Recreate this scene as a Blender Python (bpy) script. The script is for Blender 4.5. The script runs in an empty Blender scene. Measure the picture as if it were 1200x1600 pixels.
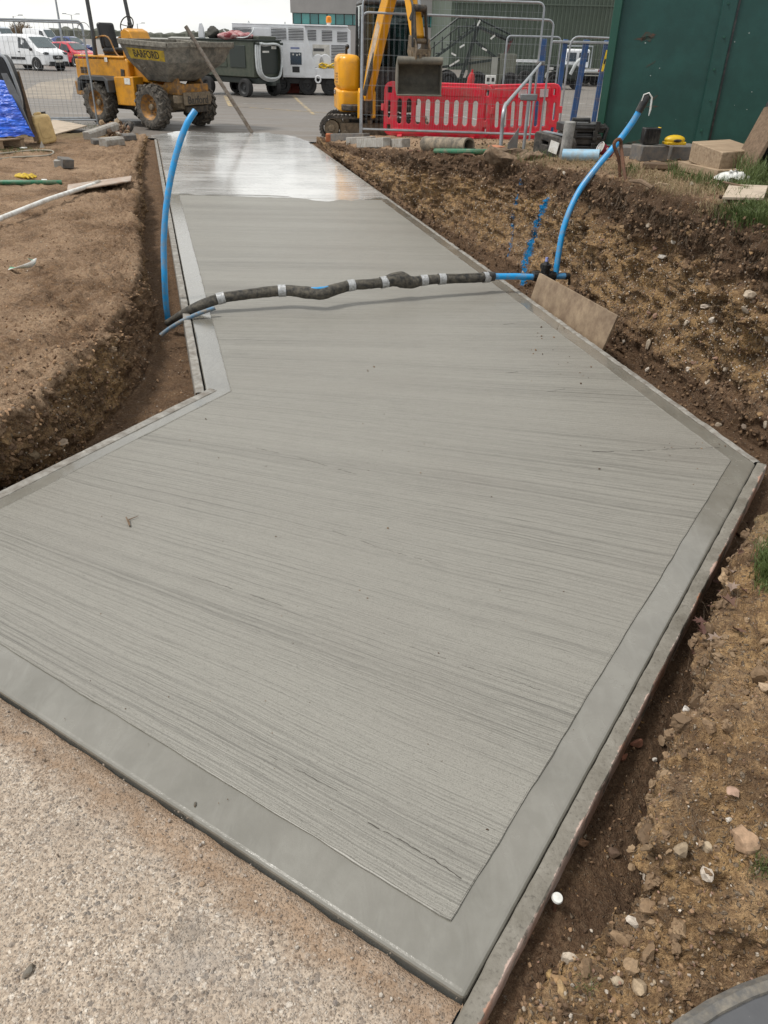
import bpy, bmesh, math, random
import numpy as np
from mathutils import Vector, Matrix, Euler

sc = bpy.context.scene
COL = sc.collection
R = math.radians
random.seed(7)
rng = np.random.default_rng(11)

# ------------------------------------------------------------------ camera
CAM_H = 1.95
S = CAM_H / 1.66                          # the first survey of the ground was made for an eye height of 1.66
FPX, YHOR, ROLL = 1202.0, 62.0, R(1.4)
PITCH = math.atan((800 - YHOR) / FPX)
_fw = Vector((0, math.cos(PITCH), -math.sin(PITCH)))
_r0 = Vector((1, 0, 0)); _u0 = _r0.cross(_fw)
_cr = _r0 * math.cos(ROLL) + _u0 * math.sin(ROLL)
_cu = -_r0 * math.sin(ROLL) + _u0 * math.cos(ROLL)
cam_d = bpy.data.cameras.new('camera')
cam = bpy.data.objects.new('camera', cam_d); COL.objects.link(cam)
m3 = Matrix((_cr, _cu, -_fw)).transposed()
cam.matrix_world = Matrix.Translation((0, 0, CAM_H)) @ m3.to_4x4()
cam_d.sensor_fit = 'VERTICAL'; cam_d.sensor_height = 24.0
cam_d.lens = FPX / 1600 * 24.0
cam_d.clip_start = 0.05; cam_d.clip_end = 6000
sc.camera = cam

def ray(px, py):
    return _cr * ((px - 600) / FPX) - _cu * ((py - 800) / FPX) + _fw
def W(px, py, z=0.0):                     # photo pixel -> point at height z
    d = ray(px, py); t = (z - CAM_H) / d.z
    return Vector((d.x * t, d.y * t, z))
def WY(px, py, y):                        # photo pixel -> point at distance y
    d = ray(px, py); t = y / d.y
    return Vector((d.x * t, y, CAM_H + d.z * t))

def W0(px, py, z=0.0): return W(px, py, z * S) / S
def WS(px, py, y): return WY(px, py, y * S)

# ------------------------------------------------------------------ world and sun
SUN_EL, SUN_AZ = R(62), R(-100)           # azimuth from +y, towards -x (to the left)
sun_vec = Vector((math.sin(SUN_AZ) * math.cos(SUN_EL), math.cos(SUN_AZ) * math.cos(SUN_EL), math.sin(SUN_EL)))
world = bpy.data.worlds.new('World'); sc.world = world
world.use_nodes = True
wn, wl = world.node_tree.nodes, world.node_tree.links
wn.clear()
def WN(t, **k):
    n = wn.new(t)
    for a, b in k.items(): setattr(n, a, b)
    return n
out = WN('ShaderNodeOutputWorld'); bg = WN('ShaderNodeBackground')
sky = WN('ShaderNodeTexSky', sky_type='NISHITA', sun_disc=False, sun_elevation=SUN_EL, sun_rotation=SUN_AZ, dust_density=2.0)
tc = WN('ShaderNodeTexCoord')
mp = WN('ShaderNodeMapping'); mp.inputs['Scale'].default_value = (1.3, 1.3, 4.5)
nz = WN('ShaderNodeTexNoise'); nz.inputs['Scale'].default_value = 2.6; nz.inputs['Detail'].default_value = 7; nz.inputs['Roughness'].default_value = 0.55
rp = WN('ShaderNodeValToRGB')
rp.color_ramp.elements[0].position = 0.34; rp.color_ramp.elements[0].color = (6.3, 6.45, 6.5, 1)
rp.color_ramp.elements[1].position = 0.62; rp.color_ramp.elements[1].color = (9.0, 8.9, 8.45, 1)
spz = WN('ShaderNodeSeparateXYZ'); ab = WN('ShaderNodeMath', operation='ABSOLUTE'); dt = WN('ShaderNodeMath', operation='SUBTRACT'); dt.inputs[0].default_value = 1.0
nrm = WN('ShaderNodeVectorMath', operation='NORMALIZE')
mx = WN('ShaderNodeMath', operation='MAXIMUM'); mx.inputs[1].default_value = 0
pw = WN('ShaderNodeMath', operation='POWER'); pw.inputs[1].default_value = 4
ma = WN('ShaderNodeMath', operation='MULTIPLY_ADD'); ma.inputs[1].default_value = 0.16; ma.inputs[2].default_value = 0.92
sc_ = WN('ShaderNodeVectorMath', operation='SCALE')
mix = WN('ShaderNodeMix', data_type='RGBA'); mix.inputs[0].default_value = 0.9
wl.new(tc.outputs['Generated'], mp.inputs[0]); wl.new(mp.outputs[0], nz.inputs['Vector']); wl.new(nz.outputs['Fac'], rp.inputs[0])
wl.new(tc.outputs['Generated'], nrm.inputs[0]); wl.new(nrm.outputs[0], spz.inputs[0]); wl.new(spz.outputs[2], ab.inputs[0]); wl.new(ab.outputs[0], dt.inputs[1]); wl.new(dt.outputs[0], mx.inputs[0]); wl.new(mx.outputs[0], pw.inputs[0])
wl.new(pw.outputs[0], ma.inputs[0]); wl.new(rp.outputs[0], sc_.inputs[0]); wl.new(ma.outputs[0], sc_.inputs['Scale'])
wl.new(sky.outputs[0], mix.inputs[6]); wl.new(sc_.outputs[0], mix.inputs[7])
wl.new(mix.outputs[2], bg.inputs[0]); bg.inputs[1].default_value = 0.092
wl.new(bg.outputs[0], out.inputs[0])

sun_d = bpy.data.lights.new('sun', 'SUN'); sun_d.energy = 2.1; sun_d.angle = R(12); sun_d.color = (1.0, 0.96, 0.9)
sun = bpy.data.objects.new('sun', sun_d); COL.objects.link(sun)
sun.rotation_euler = (-sun_vec).to_track_quat('-Z', 'Y').to_euler()
sun.location = (0, 0, 30)

sc.view_settings.view_transform = 'Standard'; sc.view_settings.look = 'None'
sc.view_settings.exposure = 0.50; sc.view_settings.gamma = 1; sc.view_settings.use_curve_mapping = False

# ------------------------------------------------------------------ noise
def _hash(ix, iy, iz, seed):
    h = (ix * 374761393 + iy * 668265263 + iz * 2147483647 + seed * 974634777) & 0xFFFFFFFF
    h = ((h ^ (h >> 13)) * 1274126177) & 0xFFFFFFFF
    h = (h ^ (h >> 16)) & 0xFFFFFF
    return h.astype(np.float64) / 0xFFFFFF
def vnoise(p, seed=0):
    f = np.floor(p); i = f.astype(np.int64); t = p - f; t = t * t * (3 - 2 * t)
    r = 0
    for dx in (0, 1):
        wx = t[:, 0] if dx else 1 - t[:, 0]
        for dy in (0, 1):
            wy = t[:, 1] if dy else 1 - t[:, 1]
            for dz in (0, 1):
                wz = t[:, 2] if dz else 1 - t[:, 2]
                r = r + wx * wy * wz * _hash(i[:, 0] + dx, i[:, 1] + dy, i[:, 2] + dz, seed)
    return r * 2 - 1
def fbm(p, octaves=4, freq=1.0, gain=0.5, seed=0, ridged=False):
    a, s, n = 1.0, 0, 0
    for o in range(octaves):
        v = vnoise(p * freq, seed + o * 17)
        if ridged: v = 1 - 2 * np.abs(v)
        s = s + a * v; n += a; a *= gain; freq *= 2.03
    return s / n
def sstep(a, b, x):
    t = np.clip((x - a) / (b - a), 0, 1); return t * t * (3 - 2 * t)

# ------------------------------------------------------------------ object helpers
def link(o, parent=None):
    COL.objects.link(o)
    if parent is not None: o.parent = parent
    return o
def tag(o, label=None, cat=None, group=None, kind=None):
    if label: o['label'] = label
    if cat: o['category'] = cat
    if group: o['group'] = group
    if kind: o['kind'] = kind
    return o
def thing(name, label, cat, loc=(0, 0, 0), rz=0.0, group=None):
    o = bpy.data.objects.new(name, None); o.empty_display_size = 0.1
    o.location = loc; o.rotation_euler = (0, 0, rz) if not isinstance(rz, (tuple, Euler)) else rz
    COL.objects.link(o)
    return tag(o, label, cat, group)
def copy_tree(o, parent=None):
    c = o.copy(); COL.objects.link(c); c.parent = parent
    for ch in [x for x in o.children]: copy_tree(ch, c)
    return c
def np_mesh(name, V, F, mat=None, parent=None, smooth=False, attr=None, colattr=None):
    me = bpy.data.meshes.new(name)
    V = np.ascontiguousarray(V, dtype=np.float32); F = np.ascontiguousarray(F, dtype=np.int32)
    k = F.shape[1]
    me.vertices.add(len(V)); me.vertices.foreach_set('co', V.ravel())
    me.loops.add(F.size); me.loops.foreach_set('vertex_index', F.ravel())
    me.polygons.add(len(F))
    me.polygons.foreach_set('loop_start', np.arange(0, F.size, k, dtype=np.int32))
    me.polygons.foreach_set('loop_total', np.full(len(F), k, dtype=np.int32))
    me.polygons.foreach_set('use_smooth', np.full(len(F), smooth, dtype=bool))
    me.update(calc_edges=True)
    if colattr is not None:
        a = me.color_attributes.new('layer', 'FLOAT_COLOR', 'POINT')
        a.data.foreach_set('color', np.ascontiguousarray(colattr, dtype=np.float32).ravel())
    if mat: me.materials.append(mat)
    o = bpy.data.objects.new(name, me)
    return link(o, parent)

class MB:
    """collects simple shapes into one mesh"""
    def __init__(s): s.v, s.f = [], []
    def add(s, vs, fs):
        n = len(s.v); s.v += [tuple(v) for v in vs]; s.f += [tuple(i + n for i in f) for f in fs]; return s
    def box(s, c, d, rot=None):
        x, y, z = d[0] / 2, d[1] / 2, d[2] / 2
        vs = [Vector((a * x, b * y, e * z)) for a in (-1, 1) for b in (-1, 1) for e in (-1, 1)]
        if rot is not None:
            M = rot if isinstance(rot, Matrix) else Euler(rot).to_matrix()
            vs = [M @ v for v in vs]
        c = Vector(c)
        return s.add([v + c for v in vs], [(0, 1, 3, 2), (4, 6, 7, 5), (0, 4, 5, 1), (2, 3, 7, 6), (0, 2, 6, 4), (1, 5, 7, 3)])
    def beam(s, p0, p1, w, h, up=(0, 0, 1)):
        p0, p1 = Vector(p0), Vector(p1); d = (p1 - p0); L = d.length; d.normalize()
        u = Vector(up); x = d.cross(u)
        if x.length < 1e-4: x = d.cross(Vector((0, 1, 0)))
        x.normalize(); z = x.cross(d)
        M = Matrix((x, d, z)).transposed()
        return s.box((p0 + p1) / 2, (w, L, h), M)
    def cyl(s, p0, p1, r0, r1=None, n=16, caps=True):
        r1 = r0 if r1 is None else r1
        p0, p1 = Vector(p0), Vector(p1); d = (p1 - p0).normalized()
        a = d.orthogonal().normalized(); b = d.cross(a)
        vs = []
        for p, r in ((p0, r0), (p1, r1)):
            vs += [p + (a * math.cos(t) + b * math.sin(t)) * r for t in [2 * math.pi * i / n for i in range(n)]]
        fs = [(i, (i + 1) % n, n + (i + 1) % n, n + i) for i in range(n)]
        if caps: fs += [tuple(range(n - 1, -1, -1)), tuple(range(n, 2 * n))]
        return s.add(vs, fs)
    def tube(s, path, r, n=10, closed=False, caps=True):
        P = [Vector(p) for p in path]; m = len(P)
        rad = r if isinstance(r, (list, tuple, np.ndarray)) else [r] * m
        vs = []; prev = None
        for i, p in enumerate(P):
            if closed: t = P[(i + 1) % m] - P[i - 1]
            else: t = P[min(i + 1, m - 1)] - P[max(i - 1, 0)]
            t.normalize()
            if prev is None: a = t.orthogonal().normalized()
            else: a = (prev - t * prev.dot(t)).normalized()
            prev = a; b = t.cross(a)
            vs += [p + (a * math.cos(q) + b * math.sin(q)) * rad[i] for q in [2 * math.pi * k / n for k in range(n)]]
        fs = []
        for i in range(m if closed else m - 1):
            j = (i + 1) % m
            fs += [(i * n + k, i * n + (k + 1) % n, j * n + (k + 1) % n, j * n + k) for k in range(n)]
        if caps and not closed: fs += [tuple(range(n - 1, -1, -1)), tuple(range((m - 1) * n, m * n))]
        return s.add(vs, fs)
    def prism(s, poly, t0, t1, M=None):
        """poly (a, b) in a local plane, extruded along the third axis; M maps (a, b, t) to space"""
        M = M or Matrix.Identity(4); n = len(poly)
        vs = [M @ Vector((a, b, t)) for t in (t0, t1) for a, b in poly]
        fs = [(i, (i + 1) % n, n + (i + 1) % n, n + i) for i in range(n)] + [tuple(range(n - 1, -1, -1)), tuple(range(n, 2 * n))]
        return s.add(vs, fs)
    def lathe(s, prof, c=(0, 0, 0), axis=(0, 0, 1), n=24, caps=True):
        ax = Vector(axis).normalized(); a = ax.orthogonal().normalized(); b = ax.cross(a); c = Vector(c); m = len(prof)
        vs = [c + ax * h + (a * math.cos(2 * math.pi * k / n) + b * math.sin(2 * math.pi * k / n)) * r for r, h in prof for k in range(n)]
        fs = [(i * n + k, i * n + (k + 1) % n, (i + 1) * n + (k + 1) % n, (i + 1) * n + k) for i in range(m - 1) for k in range(n)]
        if caps and prof[0][0] > 1e-5: fs.append(tuple(range(n - 1, -1, -1)))
        if caps and prof[-1][0] > 1e-5: fs.append(tuple(range((m - 1) * n, m * n)))
        return s.add(vs, fs)
    def ball(s, c, r, n=12, m=8):
        r = (r, r, r) if isinstance(r, (int, float)) else r; c = Vector(c)
        vs, fs = [], []
        for i in range(m + 1):
            t = math.pi * i / m
            for k in range(n):
                q = 2 * math.pi * k / n
                vs.append(c + Vector((r[0] * math.sin(t) * math.cos(q), r[1] * math.sin(t) * math.sin(q), r[2] * math.cos(t))))
        for i in range(m):
            fs += [(i * n + k, (i + 1) * n + k, (i + 1) * n + (k + 1) % n, i * n + (k + 1) % n) for k in range(n)]
        return s.add(vs, fs)
    def build(s, name, mat, parent=None, bev=0.0, smooth=35, seg=2, kind=None, label=None):
        me = bpy.data.meshes.new(name); me.from_pydata(s.v, [], s.f); me.update()
        bm = bmesh.new(); bm.from_mesh(me); bmesh.ops.recalc_face_normals(bm, faces=bm.faces); bm.to_mesh(me); bm.free()
        if smooth:
            me.polygons.foreach_set('use_smooth', [True] * len(me.polygons)); me.set_sharp_from_angle(angle=R(smooth))
        if mat: me.materials.append(mat)
        o = bpy.data.objects.new(name, me); link(o, parent)
        if bev:
            b = o.modifiers.new('bevel', 'BEVEL'); b.width = bev; b.segments = seg; b.limit_method = 'ANGLE'; b.angle_limit = R(40)
        if kind: o['kind'] = kind
        if label: o['label'] = label
        return o

def curve_mesh(name, splines, extrude, bevel, mat, parent=None, M=None):
    """flat outline with holes, given depth and a small bevel"""
    cu = bpy.data.curves.new(name, 'CURVE'); cu.dimensions = '2D'; cu.fill_mode = 'BOTH'; cu.extrude = extrude; cu.bevel_depth = bevel; cu.bevel_resolution = 1
    for pts in splines:
        sp = cu.splines.new('POLY'); sp.points.add(len(pts) - 1); sp.use_cyclic_u = True
        for p, q in zip(sp.points, pts): p.co = (q[0], q[1], 0, 1)
    t = bpy.data.objects.new(name + '_tmp', cu); COL.objects.link(t)
    dg = bpy.context.evaluated_depsgraph_get()
    me = bpy.data.meshes.new_from_object(t.evaluated_get(dg)); me.name = name
    bpy.data.objects.remove(t); bpy.data.curves.remove(cu)
    if M is not None: me.transform(M)
    me.materials.clear(); me.materials.append(mat)
    return link(bpy.data.objects.new(name, me), parent)
def text_mesh(name, body, size, depth, mat, parent, M, sx=1.0):
    cu = bpy.data.curves.new(name, 'FONT'); cu.body = body; cu.size = size; cu.extrude = depth; cu.align_x = 'CENTER'; cu.align_y = 'CENTER'; cu.resolution_u = 3
    cu.offset = size * 0.012
    t = bpy.data.objects.new(name + '_tmp', cu); COL.objects.link(t)
    dg = bpy.context.evaluated_depsgraph_get()
    me = bpy.data.meshes.new_from_object(t.evaluated_get(dg)); me.name = name
    bpy.data.objects.remove(t); bpy.data.curves.remove(cu)
    me.transform(M @ Matrix.Diagonal((sx, 1, 1, 1)))
    me.materials.clear(); me.materials.append(mat)
    return link(bpy.data.objects.new(name, me), parent)
def frame_M(o, x, y):
    """matrix whose local x, y axes run along x, y and z is their cross product"""
    x = Vector(x).normalized(); y = Vector(y); y = (y - x * y.dot(x)).normalized(); z = x.cross(y)
    M = Matrix((x, y, z)).transposed().to_4x4(); M.translation = Vector(o); return M
def smooth_path(pts, n=10):
    P = [Vector(p) for p in pts]; Q = [P[0] * 2 - P[1]] + P + [P[-1] * 2 - P[-2]]; o = []
    for i in range(1, len(Q) - 2):
        a, b, c, d = Q[i - 1:i + 3]
        for k in range(n):
            t = k / n
            o.append(0.5 * ((2 * b) + (c - a) * t + (2 * a - 5 * b + 4 * c - d) * t * t + (3 * b - a - 3 * c + d) * t ** 3))
    o.append(P[-1]); return o

# ------------------------------------------------------------------ materials
class NT:
    def __init__(s, name):
        s.m = bpy.data.materials.new(name); s.m.use_nodes = True
        s.n, s.l = s.m.node_tree.nodes, s.m.node_tree.links; s.n.clear()
        s.out = s.n.new('ShaderNodeOutputMaterial'); s.b = s.n.new('ShaderNodeBsdfPrincipled'); s.l.new(s.b.outputs[0], s.out.inputs[0])
        s.tc = s.n.new('ShaderNodeTexCoord'); s.P = s.tc.outputs['Object']
    def node(s, t, ins=None, **k):
        n = s.n.new(t)
        for a, b in k.items(): setattr(n, a, b)
        for a, b in (ins or {}).items(): s.set(n.inputs[a], b)
        return n
    def set(s, sock, v):
        if hasattr(v, 'is_output') or isinstance(v, bpy.types.NodeSocket): s.l.new(v, sock)
        elif isinstance(v, (tuple, list)) and len(v) == 3 and sock.type == 'RGBA': sock.default_value = (*v, 1)
        else: sock.default_value = v
    def noise(s, scale, detail=4, rough=0.55, vec=None, dist=0.0):
        return s.node('ShaderNodeTexNoise', {'Vector': vec or s.P, 'Scale': scale, 'Detail': detail, 'Roughness': rough, 'Distortion': dist}).outputs['Fac']
    def voro(s, scale, vec=None, feature='F1', out='Distance', rnd=1.0):
        return s.node('ShaderNodeTexVoronoi', {'Vector': vec or s.P, 'Scale': scale, 'Randomness': rnd}, feature=feature).outputs[out]
    def map(s, scale=(1, 1, 1), rot=(0, 0, 0), vec=None):
        return s.node('ShaderNodeMapping', {'Vector': vec or s.P, 'Scale': scale, 'Rotation': rot}).outputs[0]
    def ramp(s, fac, stops):
        n = s.node('ShaderNodeValToRGB', {'Fac': fac}); e = n.color_ramp.elements
        while len(e) < len(stops): e.new(0.5)
        for i, (p, c) in enumerate(stops):
            e[i].position = p; e[i].color = (c, c, c, 1) if isinstance(c, (int, float)) else (*c, 1)
        return n.outputs[0]
    def mix(s, fac, a, b, mode='MIX'):
        n = s.node('ShaderNodeMix', {0: fac}, data_type='RGBA', blend_type=mode); s.set(n.inputs[6], a); s.set(n.inputs[7], b); return n.outputs[2]
    def math(s, op, a, b=0.0, c=0.0, clamp=False):
        n = s.node('ShaderNodeMath', operation=op, use_clamp=clamp)
        s.set(n.inputs[0], a); s.set(n.inputs[1], b); s.set(n.inputs[2], c); return n.outputs[0]
    def bump(s, h, strength=0.3, dist=0.01, normal=None):
        n = s.node('ShaderNodeBump', {'Height': h, 'Strength': strength, 'Distance': dist})
        if normal is not None: s.l.new(normal, n.inputs['Normal'])
        return n.outputs[0]
    def attr(s, name): return s.node('ShaderNodeAttribute', attribute_name=name)
    def fin(s, col=None, rough=None, nrm=None, **k):
        if col is not None: s.set(s.b.inputs['Base Color'], col)
        if rough is not None: s.set(s.b.inputs['Roughness'], rough)
        if nrm is not None: s.l.new(nrm, s.b.inputs['Normal'])
        for a, v in k.items(): s.set(s.b.inputs[a.replace('_', ' ')], v)
        return s.m

def paint(name, col, rough=0.45, metal=0.0, var=0.25, scale=6.0, dirt=None, dirt_amt=0.35, bump=0.08, fine=60.0, **k):
    """painted, plastic or metal surface with uneven colour, optional grime and slight relief"""
    t = NT(name)
    n1 = t.noise(scale, 5, 0.6); n2 = t.noise(fine, 3, 0.6)
    dark = tuple(c * (1 - var) for c in col); light = tuple(min(1, c * (1 + var * 0.6)) for c in col)
    c = t.mix(t.ramp(n1, [(0.3, 0.0), (0.7, 1.0)]), dark, light)
    if dirt:
        d = t.ramp(t.noise(scale * 1.7, 7, 0.7), [(0.5 - 0.25 * dirt_amt, 0.0), (0.72 - 0.2 * dirt_amt, 1.0)])
        c = t.mix(t.math('MULTIPLY', d, min(1.0, 0.35 + dirt_amt)), c, dirt)
    rg = t.math('MULTIPLY_ADD', n1, 0.3, rough - 0.15, True)
    return t.fin(c, rg, t.bump(t.math('ADD', n1, t.math('MULTIPLY', n2, 0.5)), bump, 0.01), Metallic=metal, **k)
def glass(name, col=(0.02, 0.025, 0.03), rough=0.06):
    t = NT(name); return t.fin(t.mix(t.noise(3), col, tuple(c * 1.8 for c in col)), rough, Specular_IOR_Level=0.8)

# ------------------------------------------------------------------ setting: materials
def soil_material():
    t = NT('soil')
    a = t.attr('layer'); sep = t.node('ShaderNodeSeparateColor', {'Color': a.outputs['Color']})
    gravel, grass, dry = sep.outputs[0], sep.outputs[1], sep.outputs[2]; blue = a.outputs['Alpha']
    n1 = t.noise(1.7, 6, 0.62); n2 = t.noise(9, 6, 0.65); n3 = t.noise(55, 5, 0.65); n4 = t.noise(210, 3, 0.6)
    top = t.mix(t.ramp(n2, [(0.32, 0.0), (0.68, 1.0)]), (0.080, 0.045, 0.026), (0.255, 0.153, 0.088))
    top = t.mix(t.ramp(n3, [(0.42, 0.0), (0.75, 0.8)]), top, (0.37, 0.26, 0.168))
    grv = t.mix(t.ramp(n3, [(0.3, 0.0), (0.7, 1.0)]), (0.19, 0.110, 0.050), (0.64, 0.42, 0.205))
    grv = t.mix(t.ramp(n2, [(0.40, 0.85), (0.56, 0.0)]), grv, (0.115, 0.072, 0.042))
    dryc = t.mix(t.ramp(n3, [(0.3, 0.0), (0.7, 1.0)]), (0.28, 0.180, 0.112), (0.55, 0.395, 0.265))
    f_g = t.math('ADD', gravel, t.math('MULTIPLY_ADD', n2, 0.8, -0.4), clamp=True)
    f_d = t.math('ADD', dry, t.math('MULTIPLY_ADD', n1, 1.4, -0.72), clamp=True)
    top = t.mix(t.ramp(n4, [(0.36, 0.55), (0.5, 0.0)]), top, (0.045, 0.028, 0.018)); grv = t.mix(t.ramp(n4, [(0.36, 0.5), (0.5, 0.0)]), grv, (0.09, 0.055, 0.03)); c = t.mix(f_g, top, grv); c = t.mix(t.math('MULTIPLY', f_d, 0.85), c, dryc)
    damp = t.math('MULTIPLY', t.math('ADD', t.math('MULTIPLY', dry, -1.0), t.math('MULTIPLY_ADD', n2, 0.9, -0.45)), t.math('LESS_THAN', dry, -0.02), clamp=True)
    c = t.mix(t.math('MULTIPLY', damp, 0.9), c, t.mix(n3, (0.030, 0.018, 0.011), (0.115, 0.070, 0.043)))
    # small embedded stones: cells with their own colours
    warp = t.mix(0.035, t.P, t.node('ShaderNodeTexNoise', {'Vector': t.P, 'Scale': 30.0}).outputs['Color'], 'ADD')
    h = None
    for sc, thr, w in ((105.0, 0.33, 0.75), (46.0, 0.30, 0.9)):
        v = t.node('ShaderNodeTexVoronoi', {'Vector': warp, 'Scale': sc, 'Randomness': 1.0})
        pick = t.node('ShaderNodeSeparateColor', {'Color': v.outputs['Color']})
        chosen = t.math('LESS_THAN', pick.outputs[0], t.math('MULTIPLY_ADD', gravel, 0.45, 0.16))
        body = t.ramp(v.outputs['Distance'], [(thr - 0.06, 1.0), (thr + 0.04, 0.0)])
        m = t.math('MULTIPLY', chosen, body)
        sc_col = t.mix(pick.outputs[1], (0.16, 0.115, 0.08), (0.46, 0.375, 0.28))
        sc_col = t.mix(t.math('GREATER_THAN', pick.outputs[2], 0.82), sc_col, (0.44, 0.26, 0.115))
        c = t.mix(t.math('MULTIPLY', m, w), c, sc_col)
        hh = t.math('MULTIPLY', m, t.math('SUBTRACT', 0.5, v.outputs['Distance']))
        h = hh if h is None else t.math('ADD', h, hh)
    g = t.math('ADD', grass, t.math('MULTIPLY_ADD', n2, 0.9, -0.5), clamp=True)
    c = t.mix(t.math('MULTIPLY', t.math('GREATER_THAN', grass, 0.02), t.math('MULTIPLY', g, 0.8)), c, t.mix(n3, (0.055, 0.062, 0.018), (0.16, 0.14, 0.06)))
    bl = t.ramp(t.math('ADD', blue, t.math('MULTIPLY_ADD', n3, 1.3, -0.72)), [(0.42, 0.0), (0.6, 1.0)])
    bl = t.math('MULTIPLY', bl, t.math('GREATER_THAN', blue, 0.12))
    c = t.mix(bl, c, t.mix(n2, (0.008, 0.11, 0.26), (0.015, 0.26, 0.58)))
    hgt = t.math('ADD', t.math('MULTIPLY', n3, 0.7), t.math('ADD', t.math('MULTIPLY', n4, 0.32), t.math('MULTIPLY', n2, 0.5)))
    hgt = t.math('ADD', hgt, t.math('MULTIPLY', h, 0.9))
    return t.fin(c, 0.92, t.bump(hgt, 1.0, 0.04), Specular_IOR_Level=0.2)
M_SOIL = soil_material()

def brushed_concrete():
    t = NT('brushed_concrete')
    s = t.node('ShaderNodeSeparateXYZ', {'Vector': t.P}); x, y = s.outputs[0], s.outputs[1]
    # the broom strokes fan out: square to the path further up, parallel to the near edge at the near end
    dx = t.math('ADD', x, 7.05); dy = t.math('SUBTRACT', y, 5.52)
    ang = t.math('ARCTAN2', dy, dx)
    fan = t.math('MULTIPLY', ang, 7.75)
    far = t.math('GREATER_THAN', dy, 0.0)
    v = t.math('ADD', t.math('MULTIPLY', far, t.math('SUBTRACT', dy, t.math('MULTIPLY', x, 0.03))), t.math('MULTIPLY', t.math('SUBTRACT', 1.0, far), fan))
    wob = t.noise(1.1, 3, 0.5)
    v = t.math('ADD', v, t.math('MULTIPLY', wob, 0.06))
    cmb = lambda a, b: t.node('ShaderNodeCombineXYZ', {0: t.math('MULTIPLY', x, a), 1: t.math('MULTIPLY', v, b), 2: 0.0}).outputs[0]
    l1 = t.noise(1.0, 2, 0.5, cmb(0.35, 135.0)); l2 = t.noise(1.0, 3, 0.55, cmb(0.16, 44.0)); l3 = t.noise(1.0, 2, 0.5, cmb(0.2, 3.6))
    l4 = t.noise(1.0, 3, 0.7, cmb(7.0, 300.0))
    g1 = t.noise(170, 4, 0.7); g2 = t.noise(1.3, 5, 0.6); g3 = t.noise(420, 2, 0.6)
    line = t.math('ADD', t.math('MULTIPLY', l1, 0.75), t.math('ADD', t.math('MULTIPLY', l2, 0.19), t.math('ADD', t.math('MULTIPLY', l3, 0.35), t.math('MULTIPLY', l4, 0.65))))
    c = t.mix(t.ramp(line, [(0.68, 0.0), (1.22, 1.0)]), (0.066, 0.0628, 0.0535), (0.264, 0.2545, 0.2245))
    c = t.mix(t.ramp(g2, [(0.35, 0.0), (0.7, 0.45)]), c, (0.238, 0.2275, 0.2015))
    warm = t.ramp(t.noise(0.8, 3, 0.5, t.map((1, 1, 1), vec=t.P)), [(0.50, 0.0), (0.78, 0.35)])
    c = t.mix(warm, c, (0.200, 0.180, 0.156))
    # dragged grooves and pits
    pit = t.ramp(t.noise(1.0, 3, 0.75, cmb(26.0, 150.0)), [(0.30, 1.0), (0.38, 0.0)])
    c = t.mix(t.math('MULTIPLY', pit, 0.55), c, (0.085, 0.078, 0.066))
    groove = t.ramp(t.noise(1.0, 2, 0.4, cmb(0.55, 34.0)), [(0.25, 1.0), (0.295, 0.0)])
    
    c = t.mix(t.math('MULTIPLY', t.math('ABSOLUTE', t.math('SUBTRACT', g1, 0.5)), 3.4), c, (0.078, 0.072, 0.058))
    hgt = t.math('SUBTRACT', t.math('ADD', t.math('MULTIPLY', line, 0.9), t.math('MULTIPLY', g1, 0.35)), t.math('MULTIPLY', pit, 0.35))
    hgt = t.math('ADD', hgt, t.math('MULTIPLY', g3, 0.18))
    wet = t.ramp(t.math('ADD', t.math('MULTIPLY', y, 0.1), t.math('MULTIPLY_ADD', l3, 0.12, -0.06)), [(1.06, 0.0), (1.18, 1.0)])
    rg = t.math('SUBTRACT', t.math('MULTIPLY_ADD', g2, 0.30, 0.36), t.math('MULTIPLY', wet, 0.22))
    c = t.mix(t.math('MULTIPLY', wet, 0.45), c, (0.40, 0.395, 0.375))  # paler towards the wet end: sky glare mixed into the colour
    return t.fin(c, rg, t.bump(hgt, 0.5, 0.008), Specular_IOR_Level=0.6, Coat_Weight=t.math('MULTIPLY_ADD', wet, 0.6, 0.12), Coat_Roughness=0.25)
M_BRUSH = brushed_concrete()

def trowelled_concrete():
    t = NT('trowelled_concrete')
    n = t.noise(3.0, 5, 0.6); n2 = t.noise(22, 4, 0.65); n3 = t.noise(150, 3, 0.6)
    c = t.mix(t.ramp(n, [(0.3, 0.0), (0.7, 1.0)]), (0.140, 0.133, 0.113), (0.200, 0.191, 0.167))
    c = t.mix(t.math('MULTIPLY', t.ramp(n2, [(0.28, 1.0), (0.42, 0.0)]), 0.35), c, (0.16, 0.155, 0.13))
    sp = t.ramp(t.voro(130), [(0.05, 1.0), (0.11, 0.0)])
    c = t.mix(t.math('MULTIPLY', sp, t.ramp(n2, [(0.45, 0.0), (0.6, 0.55)])), c, (0.09, 0.085, 0.072))
    rg = t.ramp(n, [(0.3, 0.14), (0.75, 0.36)])
    arc = t.noise(1.0, 3, 0.6, t.map((14, 5, 1), (0, 0, 0.6)), 1.5); c = t.mix(t.ramp(arc, [(0.45, 0.0), (0.7, 0.15)]), c, (0.30, 0.30, 0.27))
    h = t.math('ADD', t.math('ADD', t.math('MULTIPLY', n2, 0.8), t.math('MULTIPLY', arc, 0.5)), t.math('MULTIPLY', n3, 0.22))
    t.fin(c, rg, t.bump(h, 0.3, 0.006), Specular_IOR_Level=0.6, Coat_Weight=1.0, Coat_Roughness=0.13, Coat_IOR=1.45)
    return t.m
M_TROWEL = trowelled_concrete()

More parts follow.
